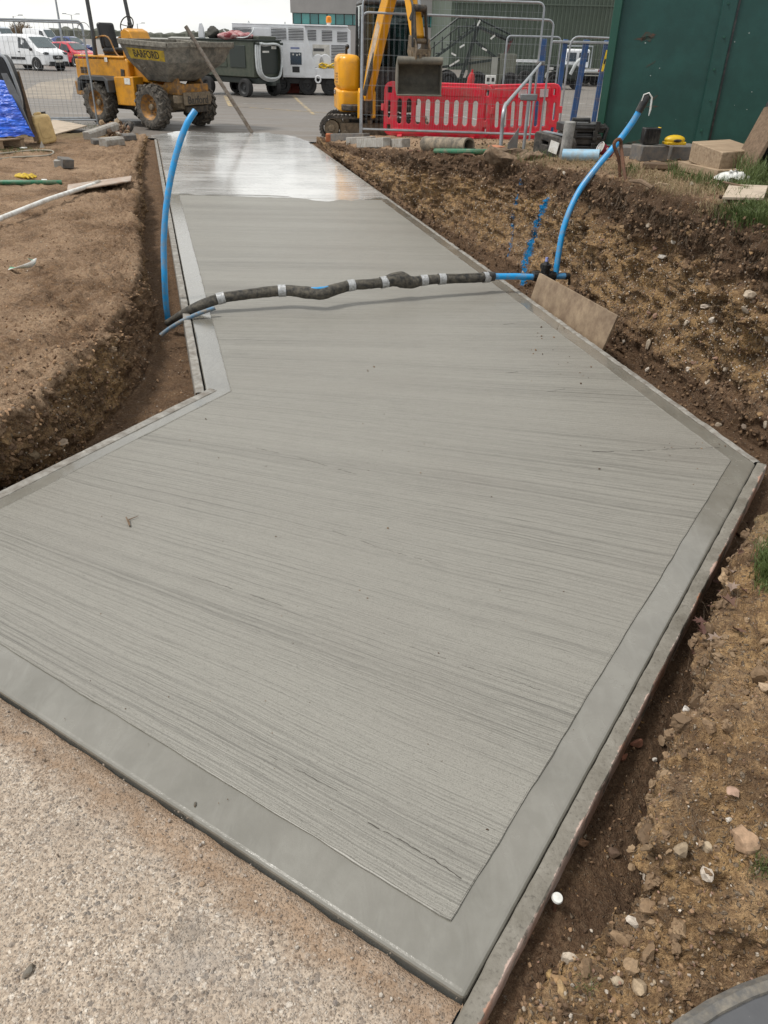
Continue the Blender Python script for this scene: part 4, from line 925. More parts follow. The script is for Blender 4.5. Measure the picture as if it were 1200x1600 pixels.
mb = MB(); mb.box((sx, 0.018, z0 + Hc / 2 + 0.03), (0.16, 0.05, Hc - 0.07)); mb.build('seam_cover', M_CONT, th, bev=0.012)
mb = MB(); mb.box((sx + 0.09, 0.022, z0 + Hc / 2 + 0.03), (0.022, 0.02, Hc - 0.07)); mb.build('seam_joint', M_BLACK, th)
mb = MB(); mb.box((Lc / 2, Dc / 2, z0 + Hc + 0.03), (Lc, Dc + 0.1, 0.06)); mb.build('roof', M_CONTD, th, bev=0.01)
for i in range(8): mb = MB(); mb.cyl((sx - 0.02 + 0.03 * (i % 2), -0.006, z0 + 0.25 + i * 0.31), (sx - 0.02 + 0.03 * (i % 2), -0.02, z0 + 0.25 + i * 0.31), 0.013, 0.011, 8); mb.build('bolt', M_CONTD, th)
M_SCR = paint('rust_scrape', (0.085, 0.036, 0.022), 0.8, var=0.4, scale=14, dirt=(0.02, 0.062, 0.05), dirt_amt=0.6)
for px, py, w, h, an in ((1013, 58, 0.15, 0.085, 0.3), (1000, 218, 0.34, 0.035, 0.28), (975, 224, 0.2, 0.02, 0.15), (1022, 153, 0.13, 0.02, 0.7), (1020, 165, 0.16, 0.018, 0.1), (1018, 100, 0.12, 0.02, 0.6), (1007, 60, 0.2, 0.03, 0.1)):
    p = WY(px, py, c0.y + 0.02); q = p - c0; lx = q.x * d.x + q.y * d.y
    k = 14; pts = [(w * (0.5 + 0.12 * math.sin(i * 2.3 + px)) * math.cos(2 * math.pi * i / k), h * (0.5 + 0.2 * math.sin(i * 1.7 + py)) * math.sin(2 * math.pi * i / k)) for i in range(k)]
    M = frame_M((lx, 0.03, q.z), (math.cos(an), 0, math.sin(an)), (-math.sin(an), 0, math.cos(an)))
    mb = MB(); mb.prism(pts, -0.02, 0.002, M); mb.build('rust_scrape', M_SCR, th)
M_CHIP = paint('paint_chip', (0.25, 0.30, 0.28), 0.7); mb = MB(); rr = random.Random(5)
for i in range(46):
    x = rr.uniform(0.3, 3.6); z = rr.uniform(0.25, 2.2); s_ = rr.uniform(0.003, 0.009); mb.cyl((x, 0.028, z), (x, 0.0275 + 0.001, z), s_, s_, 6)
    mb.cyl((x, 0.0295, z), (x, 0.027, z), s_, s_, 6)
o = mb.build('paint_chips', M_CHIP, th); o['kind'] = 'stuff'
# blocks under and in front of it
block('concrete_block', 'pale ended dark concrete block on the bank in front of the green container', 'block', HIT(1000, 253), HIT(1042, 253), 0.2, 0.15, M_KERBD, bev=0.01)
block('concrete_block', 'long low dark concrete padstone under the front of the green container', 'block', HIT(1046, 251), HIT(1092, 252), 0.3, 0.14, M_KERBD, bev=0.01)
block('concrete_block', 'dark concrete padstone under the corner of the green container behind the leaning pipe', 'block', HIT(962, 245), HIT(992, 246), 0.3, 0.10, M_KERBD, bev=0.01)
p = HIT(1010, 252); q = p + Vector((0, 0.08, 0.155))
th = thing('tool_case', 'small black ribbed case standing on the concrete block', 'case', q, 0.1); mb = MB(); mb.box((0.02, 0, 0.075), (0.17, 0.1, 0.15)); mb.build('case', M_BLACK, th, bev=0.008)
for k in range(5): mb = MB(); mb.box((-0.05 + k * 0.035, -0.052, 0.08), (0.012, 0.008, 0.11)); mb.build('case_rib', M_BLACK, th)
mb = MB(); mb.box((0.10, 0.0, 0.11), (0.02, 0.05, 0.09)); mb.build('clip', paint('tool_yellow', (0.62, 0.40, 0.01), 0.45), th, bev=0.004)
th = thing('tape_measure', 'yellow tape measure lying on the concrete block beside the black ribbed case', 'tape measure', q + Vector((0.27, -0.01, 0)), 0.2); my = bpy.data.materials['tool_yellow']
mb = MB(); mb.ball((0, 0, 0.045), (0.11, 0.07, 0.045), 20, 12); mb.box((0, 0, 0.015), (0.21, 0.12, 0.03)); mb.build('case', my, th, bev=0.008)
mb = MB(); mb.ball((0.0, -0.055, 0.042), (0.05, 0.02, 0.018), 14, 8); mb.build('label_boss', M_BLACK, th)
# timber baulks
TG = 'timber offcuts stacked on the right bank'
def baulk(label, a, b, depth, h, dz, rzx=0.0, mat=None):
    o = block('timber_baulk', label, 'timber', a, b, depth, h, mat or M_TIMBER, TG, dz=dz, bev=0.006); o.rotation_euler.z += rzx; return o
p0, p1 = HIT(1057, 266), HIT(1118, 281)
baulk('lower thin timber baulk in the stack in front of the green container', p0, p1, 0.28, 0.075, 0.0, 0, M_TIMBER)
a, b = HIT(1076, 268), HIT(1120, 277)
th = thing('timber_baulk', 'thick square sawn timber baulk lying on top of the thinner one', 'timber', a, 0, TG); 
P0 = WY(1073, 262, a.y - 0.03) - a; P1 = WY(1121, 273, b.y - 0.05) - a; nrm_ = Vector((0.85, 0.53, 0)).normalized()
Lb = 0.50; hh = 0.16
P0.z = 0.085; P1.z = 0.055
vs = [P0, P1, P1 + nrm_ * Lb, P0 + nrm_ * Lb]; vs = vs + [v + Vector((0, 0, hh)) for v in vs]
mb = MB(); mb.add(vs, [(0, 1, 2, 3), (4, 5, 6, 7), (0, 1, 5, 4), (1, 2, 6, 5), (2, 3, 7, 6), (3, 0, 4, 7)]); mb.build('baulk', M_TIMBER, th, bev=0.008)
block('timber_offcut', 'dark half buried plank end behind the leaning pipe on the bank', 'timber', HIT(1003, 264), HIT(1055, 266), 0.12, 0.05, M_TIMBERD, bev=0.01)
# plywood sheet on the grass
qs = [HIT(1126, 321), HIT(1190, 322), HIT(1197, 302), HIT(1137, 299)]; c = sum(qs, Vector()) / 4
zt = max(q.z for q in qs); vs = [q - c for q in qs]
for v in vs: v.z += 0.035
mb = MB(); vs2 = vs + [v + Vector((0, 0, 0.018)) for v in vs]; mb.add(vs2, [(3, 2, 1, 0), (4, 5, 6, 7), (0, 1, 5, 4), (1, 2, 6, 5), (2, 3, 7, 6), (3, 0, 4, 7)])
th = thing('plywood_sheet', 'square muddy plywood offcut lying on the grass of the right bank', 'plywood', c); mb.build('sheet', M_PLY, th, bev=0.003)
a = WS(1128, 301, qs[3].y / S); 
mb = MB(); mb.tube([vs[3] + Vector((-0.05, 0.0, 0.03)), vs[3] * 0.6 + vs[0] * 0.25 + Vector((0.12, 0, 0.03)), vs[3] * 0.35 + vs[2] * 0.2 + Vector((0.05, -0.05, 0.03))], 0.008, 6); mb.build('twig', M_TIMBERD, th)
# leaning sheets at the right-hand edge
a = HIT(1152, 276); top = WS(1215, 165, a.y / S + 0.15); th = thing('leaning_plank', 'dark weathered plank leaning at the right edge against the black bag', 'plank', a)
mb = MB(); e = top - a; mb.beam((0, 0, -0.03), e, 0.30, 0.035, Vector((0.75, 0.3, 0.6))); mb.build('plank', M_TIMBERD, th, bev=0.005)
a = HIT(1195, 280); th = thing('rubble_bag', 'ribbed black woven sack slumped at the right edge on the grass', 'bag', a + Vector((0.35, 0.2, 0)))
mb = MB(); prof = [(0.0, 0.0), (0.36, 0.0), (0.44, 0.08), (0.43, 0.3), (0.38, 0.55), (0.30, 0.75), (0.2, 0.86), (0.0, 0.9)]
P = smooth_path([(r, h, 0) for r, h in prof], 5); mb.lathe([(max(0, p.x), p.y) for p in P], (0, 0, 0), (0.1, 0.1, 1), 60); o = mb.build('sack', paint('black_woven', (0.012, 0.012, 0.013), 0.6, var=0.4, bump=0.6, scale=30), th); lumpy(o, 0.055, 5, 9)
v = np.array([q.co for q in o.data.vertices]); ang = np.arctan2(v[:, 1], v[:, 0]); v[:, :2] *= (1 + 0.025 * np.sin(ang * 30))[:, None]; o.data.vertices.foreach_set('co', v.astype(np.float32).ravel())
def rag(name, label, cat, p, r, mat, seed, sz=(1, 0.6, 0.35)):
    mb = MB(); mb.ball((0, 0, r * sz[2] * 0.6), (r * sz[0], r * sz[1], r * sz[2]), 28, 16); o = mb.build(name, mat, None); lumpy(o, r * 0.55, 2.2 / r, seed); o.location = p; return tag(o, label, cat)
rag('plastic_wrap', 'crumpled white plastic wrapping on the grass beside the black sack', 'litter', HIT(1148, 284), 0.13, M_WHITEP, 4, (1.2, 0.5, 0.3))
rag('plastic_wrap', 'small white plastic scrap in the grass behind the larger white wrapping', 'litter', HIT(1156, 274), 0.08, M_WHITEP, 7)
for px, py, l, a_, lab in ((1008, 300, 0.24, 0.5, 'pale split of wood on the soil near the rusty pin'), (1019, 297, 0.22, 2.2, 'dark curled strip of bark on the soil near the rusty pin')):
    p = HIT(px, py); e = Vector((math.cos(a_), math.sin(a_), 0.15)) * l; o = MB().tube([(0, 0, 0.015), e * 0.5 + Vector((0, 0, 0.03)), e], [0.014, 0.018, 0.008], 7).build('wood_splinter', M_TIMBER if a_ < 1 else M_TIMBERD, None); o.location = p; tag(o, lab, 'wood')

# ------------------------------------------------------------------ mesh fence panels
def fence_panel(label, p0, p1, height, group, n_v=None, lean=(0, 0, 0), r=0.021, wire=0.0018, corner=0.12, loc_off=None):
    """welded mesh panel: p0, p1 are the feet of its two posts"""
    p0, p1 = Vector(p0), Vector(p1); d = p1 - p0; L = d.length; x = d.normalized(); up = (Vector((0, 0, 1)) + Vector(lean)).normalized()
    th = thing('mesh_fence', label, 'fence panel', p0, 0, group); M = frame_M((0, 0, 0), x, up)
    zb = 0.12
    pts = [(0, 0), (0, height - corner)] + [(corner - corner * math.cos(t), height - corner + corner * math.sin(t)) for t in (0.4, 0.8, 1.2)] + [(corner, height), (L - corner, height)] + [(L - corner + corner * math.sin(t), height - corner + corner * math.cos(t)) for t in (0.4, 0.8, 1.2)] + [(L, height - corner), (L, 0)]
    mb = MB(); mb.tube([M @ Vector((a, b, 0)) for a, b in pts], r, 10); mb.build('fence_frame', M_STEEL, th)
    mb = MB(); mb.tube([M @ Vector((0, zb, 0)), M @ Vector((L, zb, 0))], r * 0.9, 8); mb.build('bottom_tube', M_STEEL, th)
    mb = MB(); n = int(L / 0.105)
    for i in range(1, n): a = L * i / n; mb.tube([M @ Vector((a, zb, 0.004)), M @ Vector((a, height - 0.02, 0.004))], wire, 4, caps=False)
    k = int((height - zb) / 0.26)
    for j in range(1, k + 1): b = zb + (height - zb) * j / (k + 0.6); mb.tube([M @ Vector((0, b, -0.002)), M @ Vector((L, b, -0.002))], wire, 4, caps=False)
    o = mb.build('wire_mesh', M_STEEL, th, smooth=0); o['kind'] = 'stuff'
    return th
FG = 'galvanised mesh fence panels around the site'
yA = 17.95; y1 = WY(563, 212, yA); y1.z = max(y1.z, GZ(y1.x, y1.y))
pL = y1; hF = WY(565, 19, yA).z - pL.z; pass
pR = WY(826, 228, yA - 0.12); pR.z = GZ(pR.x, pR.y); pR2 = WY(842, 222, yA + 0.25); pR2.z = GZ(pR2.x, pR2.y)
fence_panel('mesh fence panel whose left post stands in front of the excavator cab', pL, pR2, hF, FG)
fence_panel('mesh fence panel nearest the bank, overlapping in front of the red barrier', pL + Vector((0.03, -0.10, 0)), pR, WY(843, 4, pR.y).z - pR.z, FG)
a, b = WY(786, 132, yA + 4.2), WY(868, 132, yA + 4.6); a.z = b.z = 0.0
fence_panel('narrow mesh fence panel farther back between barrier and hangar', a, b, WY(797, 56, yA + 4.2).z, FG, corner=0.1)
a, b = WY(874, 192, yA + 1.4), WY(985, 196, yA + 1.6); a.z = GZ(a.x, a.y); b.z = GZ(b.x, b.y)
fence_panel('mesh fence panel running behind the black tool box to the green container', a, b, WY(893, 57, yA + 1.4).z - a.z, FG, corner=0.16)
# stabiliser
base = HIT(782, 236); b = WY(788, 168, base.y + 0.05) ; c = WY(845, 99, yA - 0.2)
th = thing('fence_stay', 'bent steel stay propping the fence panel in front of the red barrier', 'fence stay', base)
mb = MB(); mb.tube(smooth_path([Vector((0, 0, -0.03)), (b - base) * 0.5 + Vector((-0.005, 0, 0)), (b - base) * 0.95, (b - base) * 1.02 + (c - b) * 0.08, (b - base) + (c - b) * 0.5, c - base], 5), 0.024, 10); mb.build('stay_tube', M_STEEL, th)
mb = MB(); mb.box(c - base, (0.16, 0.07, 0.07)); mb.cyl(c - base + Vector((-0.06, -0.05, 0)), c - base + Vector((-0.06, 0.05, 0)), 0.02); mb.build('clamp', M_STEELD, th, bev=0.01)
p = HIT(818, 234); e = WY(830, 118, p.y); th = thing('fence_stay', 'upright steel tube clamped beside the bent stay at the end of the barrier', 'fence stay', p); mb = MB(); mb.tube([(0, 0, -0.05), e - p], 0.02, 10); mb.build('stay_tube', M_STEEL, th)
m = WY(826, 152, p.y) - p; mb = MB(); mb.box(m, (0.2, 0.07, 0.07)); mb.build('clamp', M_STEELD, th, bev=0.01)
mb = MB(); mb.prism([(0, 0), (0.12, 0), (0.12, 0.25), (0.0, 0.06)], -0.01, 0.01, frame_M((-0.2, 0, 0.0), (1, 0, 0), (0, 0, 1))); mb.build('foot_plate', M_STEELD, th)
# left-hand panels
pr = HIT(153, 196); pr2 = HIT(147, 194)
yl_ = pr.y; hl = WY(136, 33, yl_).z - pr.z
a = WY(-110, 190, yl_ - 0.7); a.z = GZ(a.x, a.y)
fence_panel('mesh fence panel at the left beside the yellow dumper, nearer of the overlapping pair', a, pr, hl, FG)
a2 = a + Vector((0.1, 0.25, 0)); b2 = pr2 + Vector((0, 0.22, 0))
fence_panel('mesh fence panel at the left beside the yellow dumper, farther of the overlapping pair', a2, b2, hl - 0.03, FG)
o = MB().tube(smooth_path([(math.cos(t) * 0.14, 0, math.sin(t) * 0.14) for t in np.linspace(0.3, 5.9, 10)], 4), 0.008, 6).build('wire_loop', M_STEELD, None); o.location = WY(131, 46, yl_ - 0.03); tag(o, 'loop of tie wire hanging on the left fence post', 'wire')

# ------------------------------------------------------------------ red plastic barriers
def slot(x, z0, z1, w, n=5):
    r = w / 2; P = [(x + r * math.cos(t), z1 - r + r * math.sin(t)) for t in np.linspace(0, math.pi, n)] + [(x - r * math.cos(t), z0 + r - r * math.sin(t)) for t in np.linspace(0, math.pi, n)]; return P
def rrect(x0, z0, x1, z1, r, n=4):
    P = []
    for cx, cz, a in ((x1 - r, z1 - r, 0), (x0 + r, z1 - r, 90), (x0 + r, z0 + r, 180), (x1 - r, z0 + r, 270)):
        P += [(cx + r * math.cos(R(a + t)), cz + r * math.sin(R(a + t))) for t in np.linspace(0, 90, n)]
    return P
def barrier(label, p0, p1, h, panel=True, nslot=9):
    p0, p1 = Vector(p0), Vector(p1); d = p1 - p0; L = d.length; th = thing('crowd_barrier', label, 'barrier', p0, 0, 'red plastic barriers'); M = frame_M((0, 0, 0), d, (0, 0, 1))
    outer = rrect(0, 0.07 * h, L, h, 0.14); m = 0.22
    holes = [slot(m + (L - 2 * m) * (i + 0.5) / nslot, 0.26 * h, 0.74 * h, (L - 2 * m) / nslot * 0.64) for i in range(nslot)]
    holes += [rrect(0.045, 0.80 * h, 0.17, 0.93 * h, 0.03), rrect(L - 0.17, 0.80 * h, L - 0.045, 0.93 * h, 0.03), rrect(0.045, 0.16 * h, 0.15, 0.27 * h, 0.03), rrect(L - 0.15, 0.16 * h, L - 0.045, 0.27 * h, 0.03), slot(0.1, 0.36 * h, 0.70 * h, 0.08), slot(L - 0.1, 0.36 * h, 0.70 * h, 0.08)]
    curve_mesh('barrier_frame', [outer] + holes, 0.028, 0.014, M_REDP, th, M)
    mb = MB(); n = 2
    mb.box(M @ Vector((L / 2, 0.86 * h, -0.0)), (0.01, 0.01, 0.01)); 
    mb = MB(); mb.prism(rrect(m, 0.785 * h, L - m, 0.955 * h, 0.03), -0.055, 0.055, M); mb.build('top_board', M_REDP, th, bev=0.012)
    mb = MB(); mb.prism(rrect(m * 0.8, 0.09 * h, L - m * 0.8, 0.20 * h, 0.03), -0.05, 0.05, M); mb.build('bottom_board', M_REDP, th, bev=0.012)
    mb = MB()
    for i in range(int(L / 0.09) - 3): a = m + 0.05 + i * 0.09; mb.prism(rrect(a, 0.80 * h, a + 0.035, 0.94 * h, 0.012), 0.05, 0.064, M); mb.prism(rrect(a, 0.80 * h, a + 0.035, 0.94 * h, 0.012), -0.064, -0.05, M)
    mb.build('board_ribs', M_REDP, th)['kind'] = 'stuff'
    for a in (0.35, L - 0.35): mb = MB(); mb.prism(rrect(-0.25, 0.0, 0.25, 0.07 * h + 0.02, 0.02), -0.05, 0.05, frame_M(M @ Vector((a, 0, 0)), (M.to_3x3() @ Vector((0, 0, 1))), (0, 0, 1))); mb.build('foot', M_REDP, th, bev=0.01)
    for s_, a in ((-1, -0.03), (1, L + 0.03)): mb = MB(); mb.cyl(M @ Vector((a, 0.50 * h, 0)), M @ Vector((a, 0.62 * h, 0)), 0.05, 0.05, 12); mb.beam(M @ Vector((a, 0.56 * h, 0)), M @ Vector((a - s_ * 0.09, 0.56 * h, 0)), 0.06, 0.09); mb.build('hinge_lug', M_REDP, th, bev=0.01)
    return th, M, L
yb = yA + 0.55
def gp(px, py, y): p = WY(px, py, y); p.z = GZ(p.x, p.y); return p
bz = WY(620, 217, yb)
b0, b1 = WY(600, 216, yb), WY(762, 222, yb - 0.2); hB = WY(620, 128, yb).z - b0.z
barrier('red plastic barrier behind the bucket, left one of the overlapping run', b0, b1, hB, nslot=9)
b0, b1 = WY(752, 224, yb - 0.15), WY(868, 221, yb - 0.0)
th, M, L = barrier('red plastic barrier with white stickers, right one ending beside the blue gate', b0, b1, WY(800, 134, yb).z - b0.z, nslot=7)
for a in (0.50, 0.78): mb = MB(); mb.prism(rrect(L * a - 0.09, hB * 0.80, L * a + 0.09, hB * 0.94, 0.01), 0.062, 0.069, M); mb.build('sticker', paint('faded_sticker', (0.62, 0.50, 0.52), 0.6), th)

# blue steel gate behind
M_BLUEST = paint('blue_painted_steel', (0.022, 0.085, 0.24), 0.5, var=0.2, scale=5, dirt=(0.12, 0.10, 0.09), dirt_amt=0.2)
yg = yA + 2.4
g0 = WY(842, 200, yg); g0.z = 0.0
th = thing('steel_gate', 'blue steel gate of heavy uprights behind the fence near the green container', 'gate', g0)
zt = WY(905, 62, yg).z
for pt, pb, w in (((850, 62), (838, 196), 0.13), ((884, 62), (866, 196), 0.10), ((917, 60), (893, 196), 0.13), ((948, 64), (926, 196), 0.10)):
    a, b = WY(*pb, yg) - g0, WY(*pt, yg) - g0; a.z = 0.02; b.z = zt; mb = MB(); mb.beam(a, b, w, 0.08, (0, 1, 0)); mb.build('upright', M_BLUEST, th, bev=0.008)
a = WY(838, 202, yg - 0.04) - g0; b = WY(940, 206, yg - 0.04) - g0; a.z = b.z = 0.24; mb = MB(); mb.beam(a, b, 0.08, 0.12); mb.build('bottom_rail', M_BLUEST, th, bev=0.01)
a = a.copy(); b = b.copy(); a.z = b.z = zt - 0.05; mb = MB(); mb.beam(a + Vector((0.15, 0, 0)), b + Vector((0.35, 0, 0)), 0.07, 0.05); mb.build('top_rail', M_STEEL, th, bev=0.01)
mb = MB(); p = WY(945, 95, yg - 0.09) - g0; mb.box(p, (0.05, 0.02, 0.42), (0, 0.12, 0)); mb.build('warning_label', paint('label_yellow', (0.70, 0.50, 0.02), 0.5), th)
mb = MB(); mb.box(WY(945, 96, yg - 0.103) - g0, (0.035, 0.004, 0.10), (0, 0.12, 0)); mb.build('label_print', M_BLACK, th)

# ------------------------------------------------------------------ things on the left-hand ground
p0 = HIT(140, 222); 
LG = 'concrete kerb offcuts piled beside the dumper'
def kerb(label, a, b, h, w, dz, mat=M_KERB, tilt=0.0):
    a, b = Vector(a), Vector(b); th = thing('kerb_offcut', label, 'kerb stone', a, 0, LG); d = b - a; L = d.length; M = frame_M((0, 0, dz), d, (0, 0, 1))
    prof = [(0, 0), (0, h * 0.75), (w * 0.22, h), (w, h), (w, 0)]
    mb = MB(); n = len(prof); vs = [M @ Vector((l, z, -y)) for l in (0, L) for y, z in prof]
    mb.add(vs, [(i, (i + 1) % n, n + (i + 1) % n, n + i) for i in range(n)] + [tuple(range(n - 1, -1, -1)), tuple(range(n, 2 * n))]); mb.build('kerb_body', mat, th, bev=0.008); return th
kerb('long concrete kerb resting tilted on the pile by the dumper wheel', HIT(143, 224) + Vector((0, 0, 0.03)), HIT(187, 217) + Vector((0, 0.1, 0.13)), 0.14, 0.16, 0.03)
kerb('short pale kerb offcut lying in front of the tilted kerb', HIT(168, 230), HIT(196, 227), 0.15, 0.20, 0.0)
kerb('stubby dark kerb offcut at the right of the pile nearest the slab', HIT(194, 220), HIT(214, 219), 0.12, 0.2, 0.0, M_KERBD)
kerb('dark kerb offcut lying flat under the tilted kerb', HIT(146, 226), HIT(170, 226), 0.10, 0.2, 0.0, M_KERBD)
p = HIT(206, 208); mb = MB(); mb.lathe([(0.10, 0), (0.13, 0.02), (0.13, 0.09), (0.10, 0.12), (0.05, 0.12), (0.05, 0.02), (0.10, 0.0)], (0, 0, 0.10), (-0.6, -0.6, 0.5), 18); o = mb.build('rubber_ring', M_RUBBER, None); o.location = p; tag(o, 'small black rubber ring resting on the dark kerb offcut', 'ring')
KB = 'grey block offcuts on the left soil'
block('block_offcut', 'pale grey block offcut on the left soil, left of the pair', 'block', HIT(85, 262), HIT(99, 262), 0.16, 0.10, M_KERB, KB)
block('block_offcut', 'broken grey block offcut on the left soil, larger of the pair', 'block', HIT(98, 263), HIT(116, 264), 0.18, 0.13, M_KERBD, KB, tilt=0.15)
# blue tarpaulin over a stack on a pallet
pt0 = HIT(2, 234); pt1 = HIT(40, 230)
th = thing('pallet', 'timber pallet under the blue tarpaulin at the left edge', 'pallet', pt0, 0.0); dx = (pt1 - pt0); Lp = 1.25
x = dx.normalized(); n_ = Vector((-x.y, x.x, 0)); r_ = pt1 - pt0
for k in range(6):
    mb = MB(); a = r_ + n_ * (0.04 + k * 0.19) + Vector((0, 0, 0.15)); mb.beam(a - x * 1.2, a, 0.10, 0.022); mb.build('deck_board', M_TIMBER, th, bev=0.003)
for k in (0, 1, 2):
    mb = MB(); a = r_ - x * (0.05 + k * 0.55) + Vector((0, 0, 0.07)); mb.beam(a, a + n_ * 1.0, 0.10, 0.13); mb.build('bearer', M_TIMBER, th, bev=0.004)
A = WY(55, 214, pt1.y + 0.0); T = WY(6, 126, pt1.y + 0.25)
t = NT('blue_tarpaulin'); nn_ = t.noise(1.0, 4, 0.6, t.map((2.5, 2.5, 12))); n2 = t.noise(1.0, 3, 0.6, t.map((6, 6, 26), (0.15, 0, 0)))
M_TARP = t.fin(t.mix(t.ramp(nn_, [(0.35, 0.0), (0.65, 1.0)]), (0.006, 0.05, 0.42), (0.02, 0.14, 0.75)), t.math('MULTIPLY_ADD', n2, 0.3, 0.2), t.bump(t.math('ADD', nn_, t.math('MULTIPLY', n2, 0.6)), 1.0, 0.05), Specular_IOR_Level=0.6)
nu, nv = 90, 70; V = np.zeros((nu, nv, 3))
top_c = T; bl = pt0 + Vector((-1.1, 0.0, 0.17)); br = A
for i, u in enumerate(np.linspace(0, 1, nu)):
    for j, v in enumerate(np.linspace(0, 1, nv)):
        # v: 0 bottom hem, 1 ridge; u: 0 left to 1 right
        hem = bl.lerp(br, u); hem.z = A.z + 0.03 * math.sin(u * 17) - 0.05 * math.exp(-((u - 0.80) / 0.06) ** 2) + 0.03
        rid = Vector((T.x - 1.5, T.y + 0.1, T.z + 0.12)).lerp(T, u)
        p = hem.lerp(rid, v); p.y += 0.16 * v * (1 - v) * -1.0 + 0.05 * v; V[i, j] = p
P = V.reshape(-1, 3); dsp = 0.028 * fbm(P * np.array([1, 1, 3.2]), 4, 4.2, 0.6, 41, True) + 0.012 * fbm(P * np.array([1, 1, 3]), 3, 16, 0.55, 42); P[:, 1] -= dsp; P[:, 2] += dsp * 0.3
# fold back over the end of the stack
idx = np.arange(nu * nv).reshape(nu, nv); F = np.stack([idx[:-1, :-1], idx[1:, :-1], idx[1:, 1:], idx[:-1, 1:]], -1).reshape(-1, 4)
E = V[-1].copy(); E2 = E + np.array([-0.05, 0.10, 0.0]); k = 16; W_ = np.stack([E * (1 - s_) + E2 * s_ for s_ in np.linspace(0, 1, k)], 0); P2 = W_.reshape(-1, 3); P2[:, 0] += 0.03 * fbm(P2, 3, 5, 0.6, 44); P2[:nv] = P.reshape(nu, nv, 3)[-1]
id2 = np.arange(k * nv).reshape(k, nv) + nu * nv; F2 = np.stack([id2[:-1, :-1], id2[1:, :-1], id2[1:, 1:], id2[:-1, 1:]], -1).reshape(-1, 4)
Pt = np.vstack([P, P2]); org = np.array(pt0); o = np_mesh('tarpaulin', Pt - org, np.vstack([F, F2]), M_TARP, smooth=True); o.location = pt0
so = o.modifiers.new('thick', 'SOLIDIFY'); so.thickness = 0.004
tag(o, 'crumpled bright blue tarpaulin covering the stack on the pallet at the left edge', 'tarpaulin')
# dark sheet and planks leaning behind it
b = WY(49, 186, pt1.y + 0.45); th = thing('leaning_plank', 'brown plank leaning behind the blue tarpaulin beside the yellow jerrycan', 'plank', b); e = WY(26, 112, pt1.y + 0.7) - b
mb = MB(); mb.beam((0.02, 0, -0.38), e, 0.09, 0.04, (0.3, -1, 0.3)); mb.build('plank', M_TIMBERD, th, bev=0.004)
b = WY(40, 190, pt1.y + 0.35); th = thing('black_sheet', 'black plastic sheet heaped over boards behind the blue tarpaulin', 'plastic sheet', b)
sh = [(-60, 190), (46, 205), (30, 150), (20, 120), (10, 96), (2, 86), (-20, 84), (-60, 95)]
pts = [WY(x, y, pt1.y + 0.4) - b for x, y in sh]; mb = MB(); mb.prism([(p.x, p.z) for p in pts], 0, 0.35, frame_M((0, 0.35, 0), (1, 0, 0), (0, 0, 1))); o = mb.build('sheet', paint('black_sheeting', (0.016, 0.017, 0.02), 0.35, var=0.4, bump=0.8, scale=9), th, bev=0.03); 
e0, e1 = WY(0, 85, pt1.y + 0.38) - b, WY(34, 168, pt1.y + 0.38) - b
mb = MB(); mb.tube(smooth_path([e0, WY(10, 94, pt1.y + 0.36) - b, WY(22, 122, pt1.y + 0.36) - b, WY(32, 152, pt1.y + 0.36) - b, e1], 5), 0.03, 8); mb.build('sheet_hem', paint('grey_hem', (0.33, 0.35, 0.37), 0.5, var=0.3), th)
b = WY(34, 186, pt1.y + 0.2); th = thing('grey_board', 'grey board standing between the blue tarpaulin and the black sheet', 'board', b); pts = [WY(x, y, pt1.y + 0.36) - b for x, y in ((50, 212), (58, 212), (30, 140), (16, 114), (8, 114))]
mb = MB(); mb.prism([(p.x, p.z) for p in pts], -0.02, 0.02, frame_M((0, 0, 0), (1, 0, 0), (0, 0, 1))); mb.build('panel', paint('grey_board', (0.17, 0.18, 0.19), 0.6, var=0.3), th)
# jerrycan
a = HIT(57, 226); b = HIT(83, 223); h = WY(58, 181, a.y).z - a.z
th = thing('jerrycan', 'large dirty pale yellow plastic jerrycan standing beside the blue tarpaulin', 'jerrycan', (a + b) / 2 + Vector((0, 0.13, 0)), math.atan2(b.y - a.y, b.x - a.x)); th.rotation_euler.x = 0.0; th.rotation_euler.y = -0.14
w = (b - a).length + 0.02; M_JER = paint('jerrycan_yellow', (0.72, 0.53, 0.25), 0.5, var=0.16, scale=5, dirt=(0.42, 0.28, 0.12), dirt_amt=0.25, bump=0.15)
mb = MB(); mb.prism(rrect(-w / 2, 0, w / 2, h, 0.07), -0.14, 0.14, frame_M((0, 0, 0), (1, 0, 0), (0, 0, 1))); mb.build('can_body', M_JER, th, bev=0.04, seg=3)
mb = MB(); mb.prism(rrect(-w * 0.3, h * 0.2, w * 0.3, h * 0.8, 0.05), 0.142, 0.15, frame_M((0, 0, 0), (1, 0, 0), (0, 0, 1))); mb.build('moulded_panel', M_JER, th, bev=0.008)
mb = MB(); mb.tube(smooth_path([(-w * 0.2, 0.06, h - 0.03), (-w * 0.14, 0.06, h + 0.015), (w * 0.14, 0.06, h + 0.015), (w * 0.2, 0.06, h - 0.03)], 5), 0.022, 8); mb.build('handle', M_JER, th)
mb = MB(); mb.cyl((w * 0.34, 0.05, h - 0.03), (w * 0.34, 0.05, h + 0.03), 0.04, 0.04, 14); mb.build('cap', M_BLACK, th)
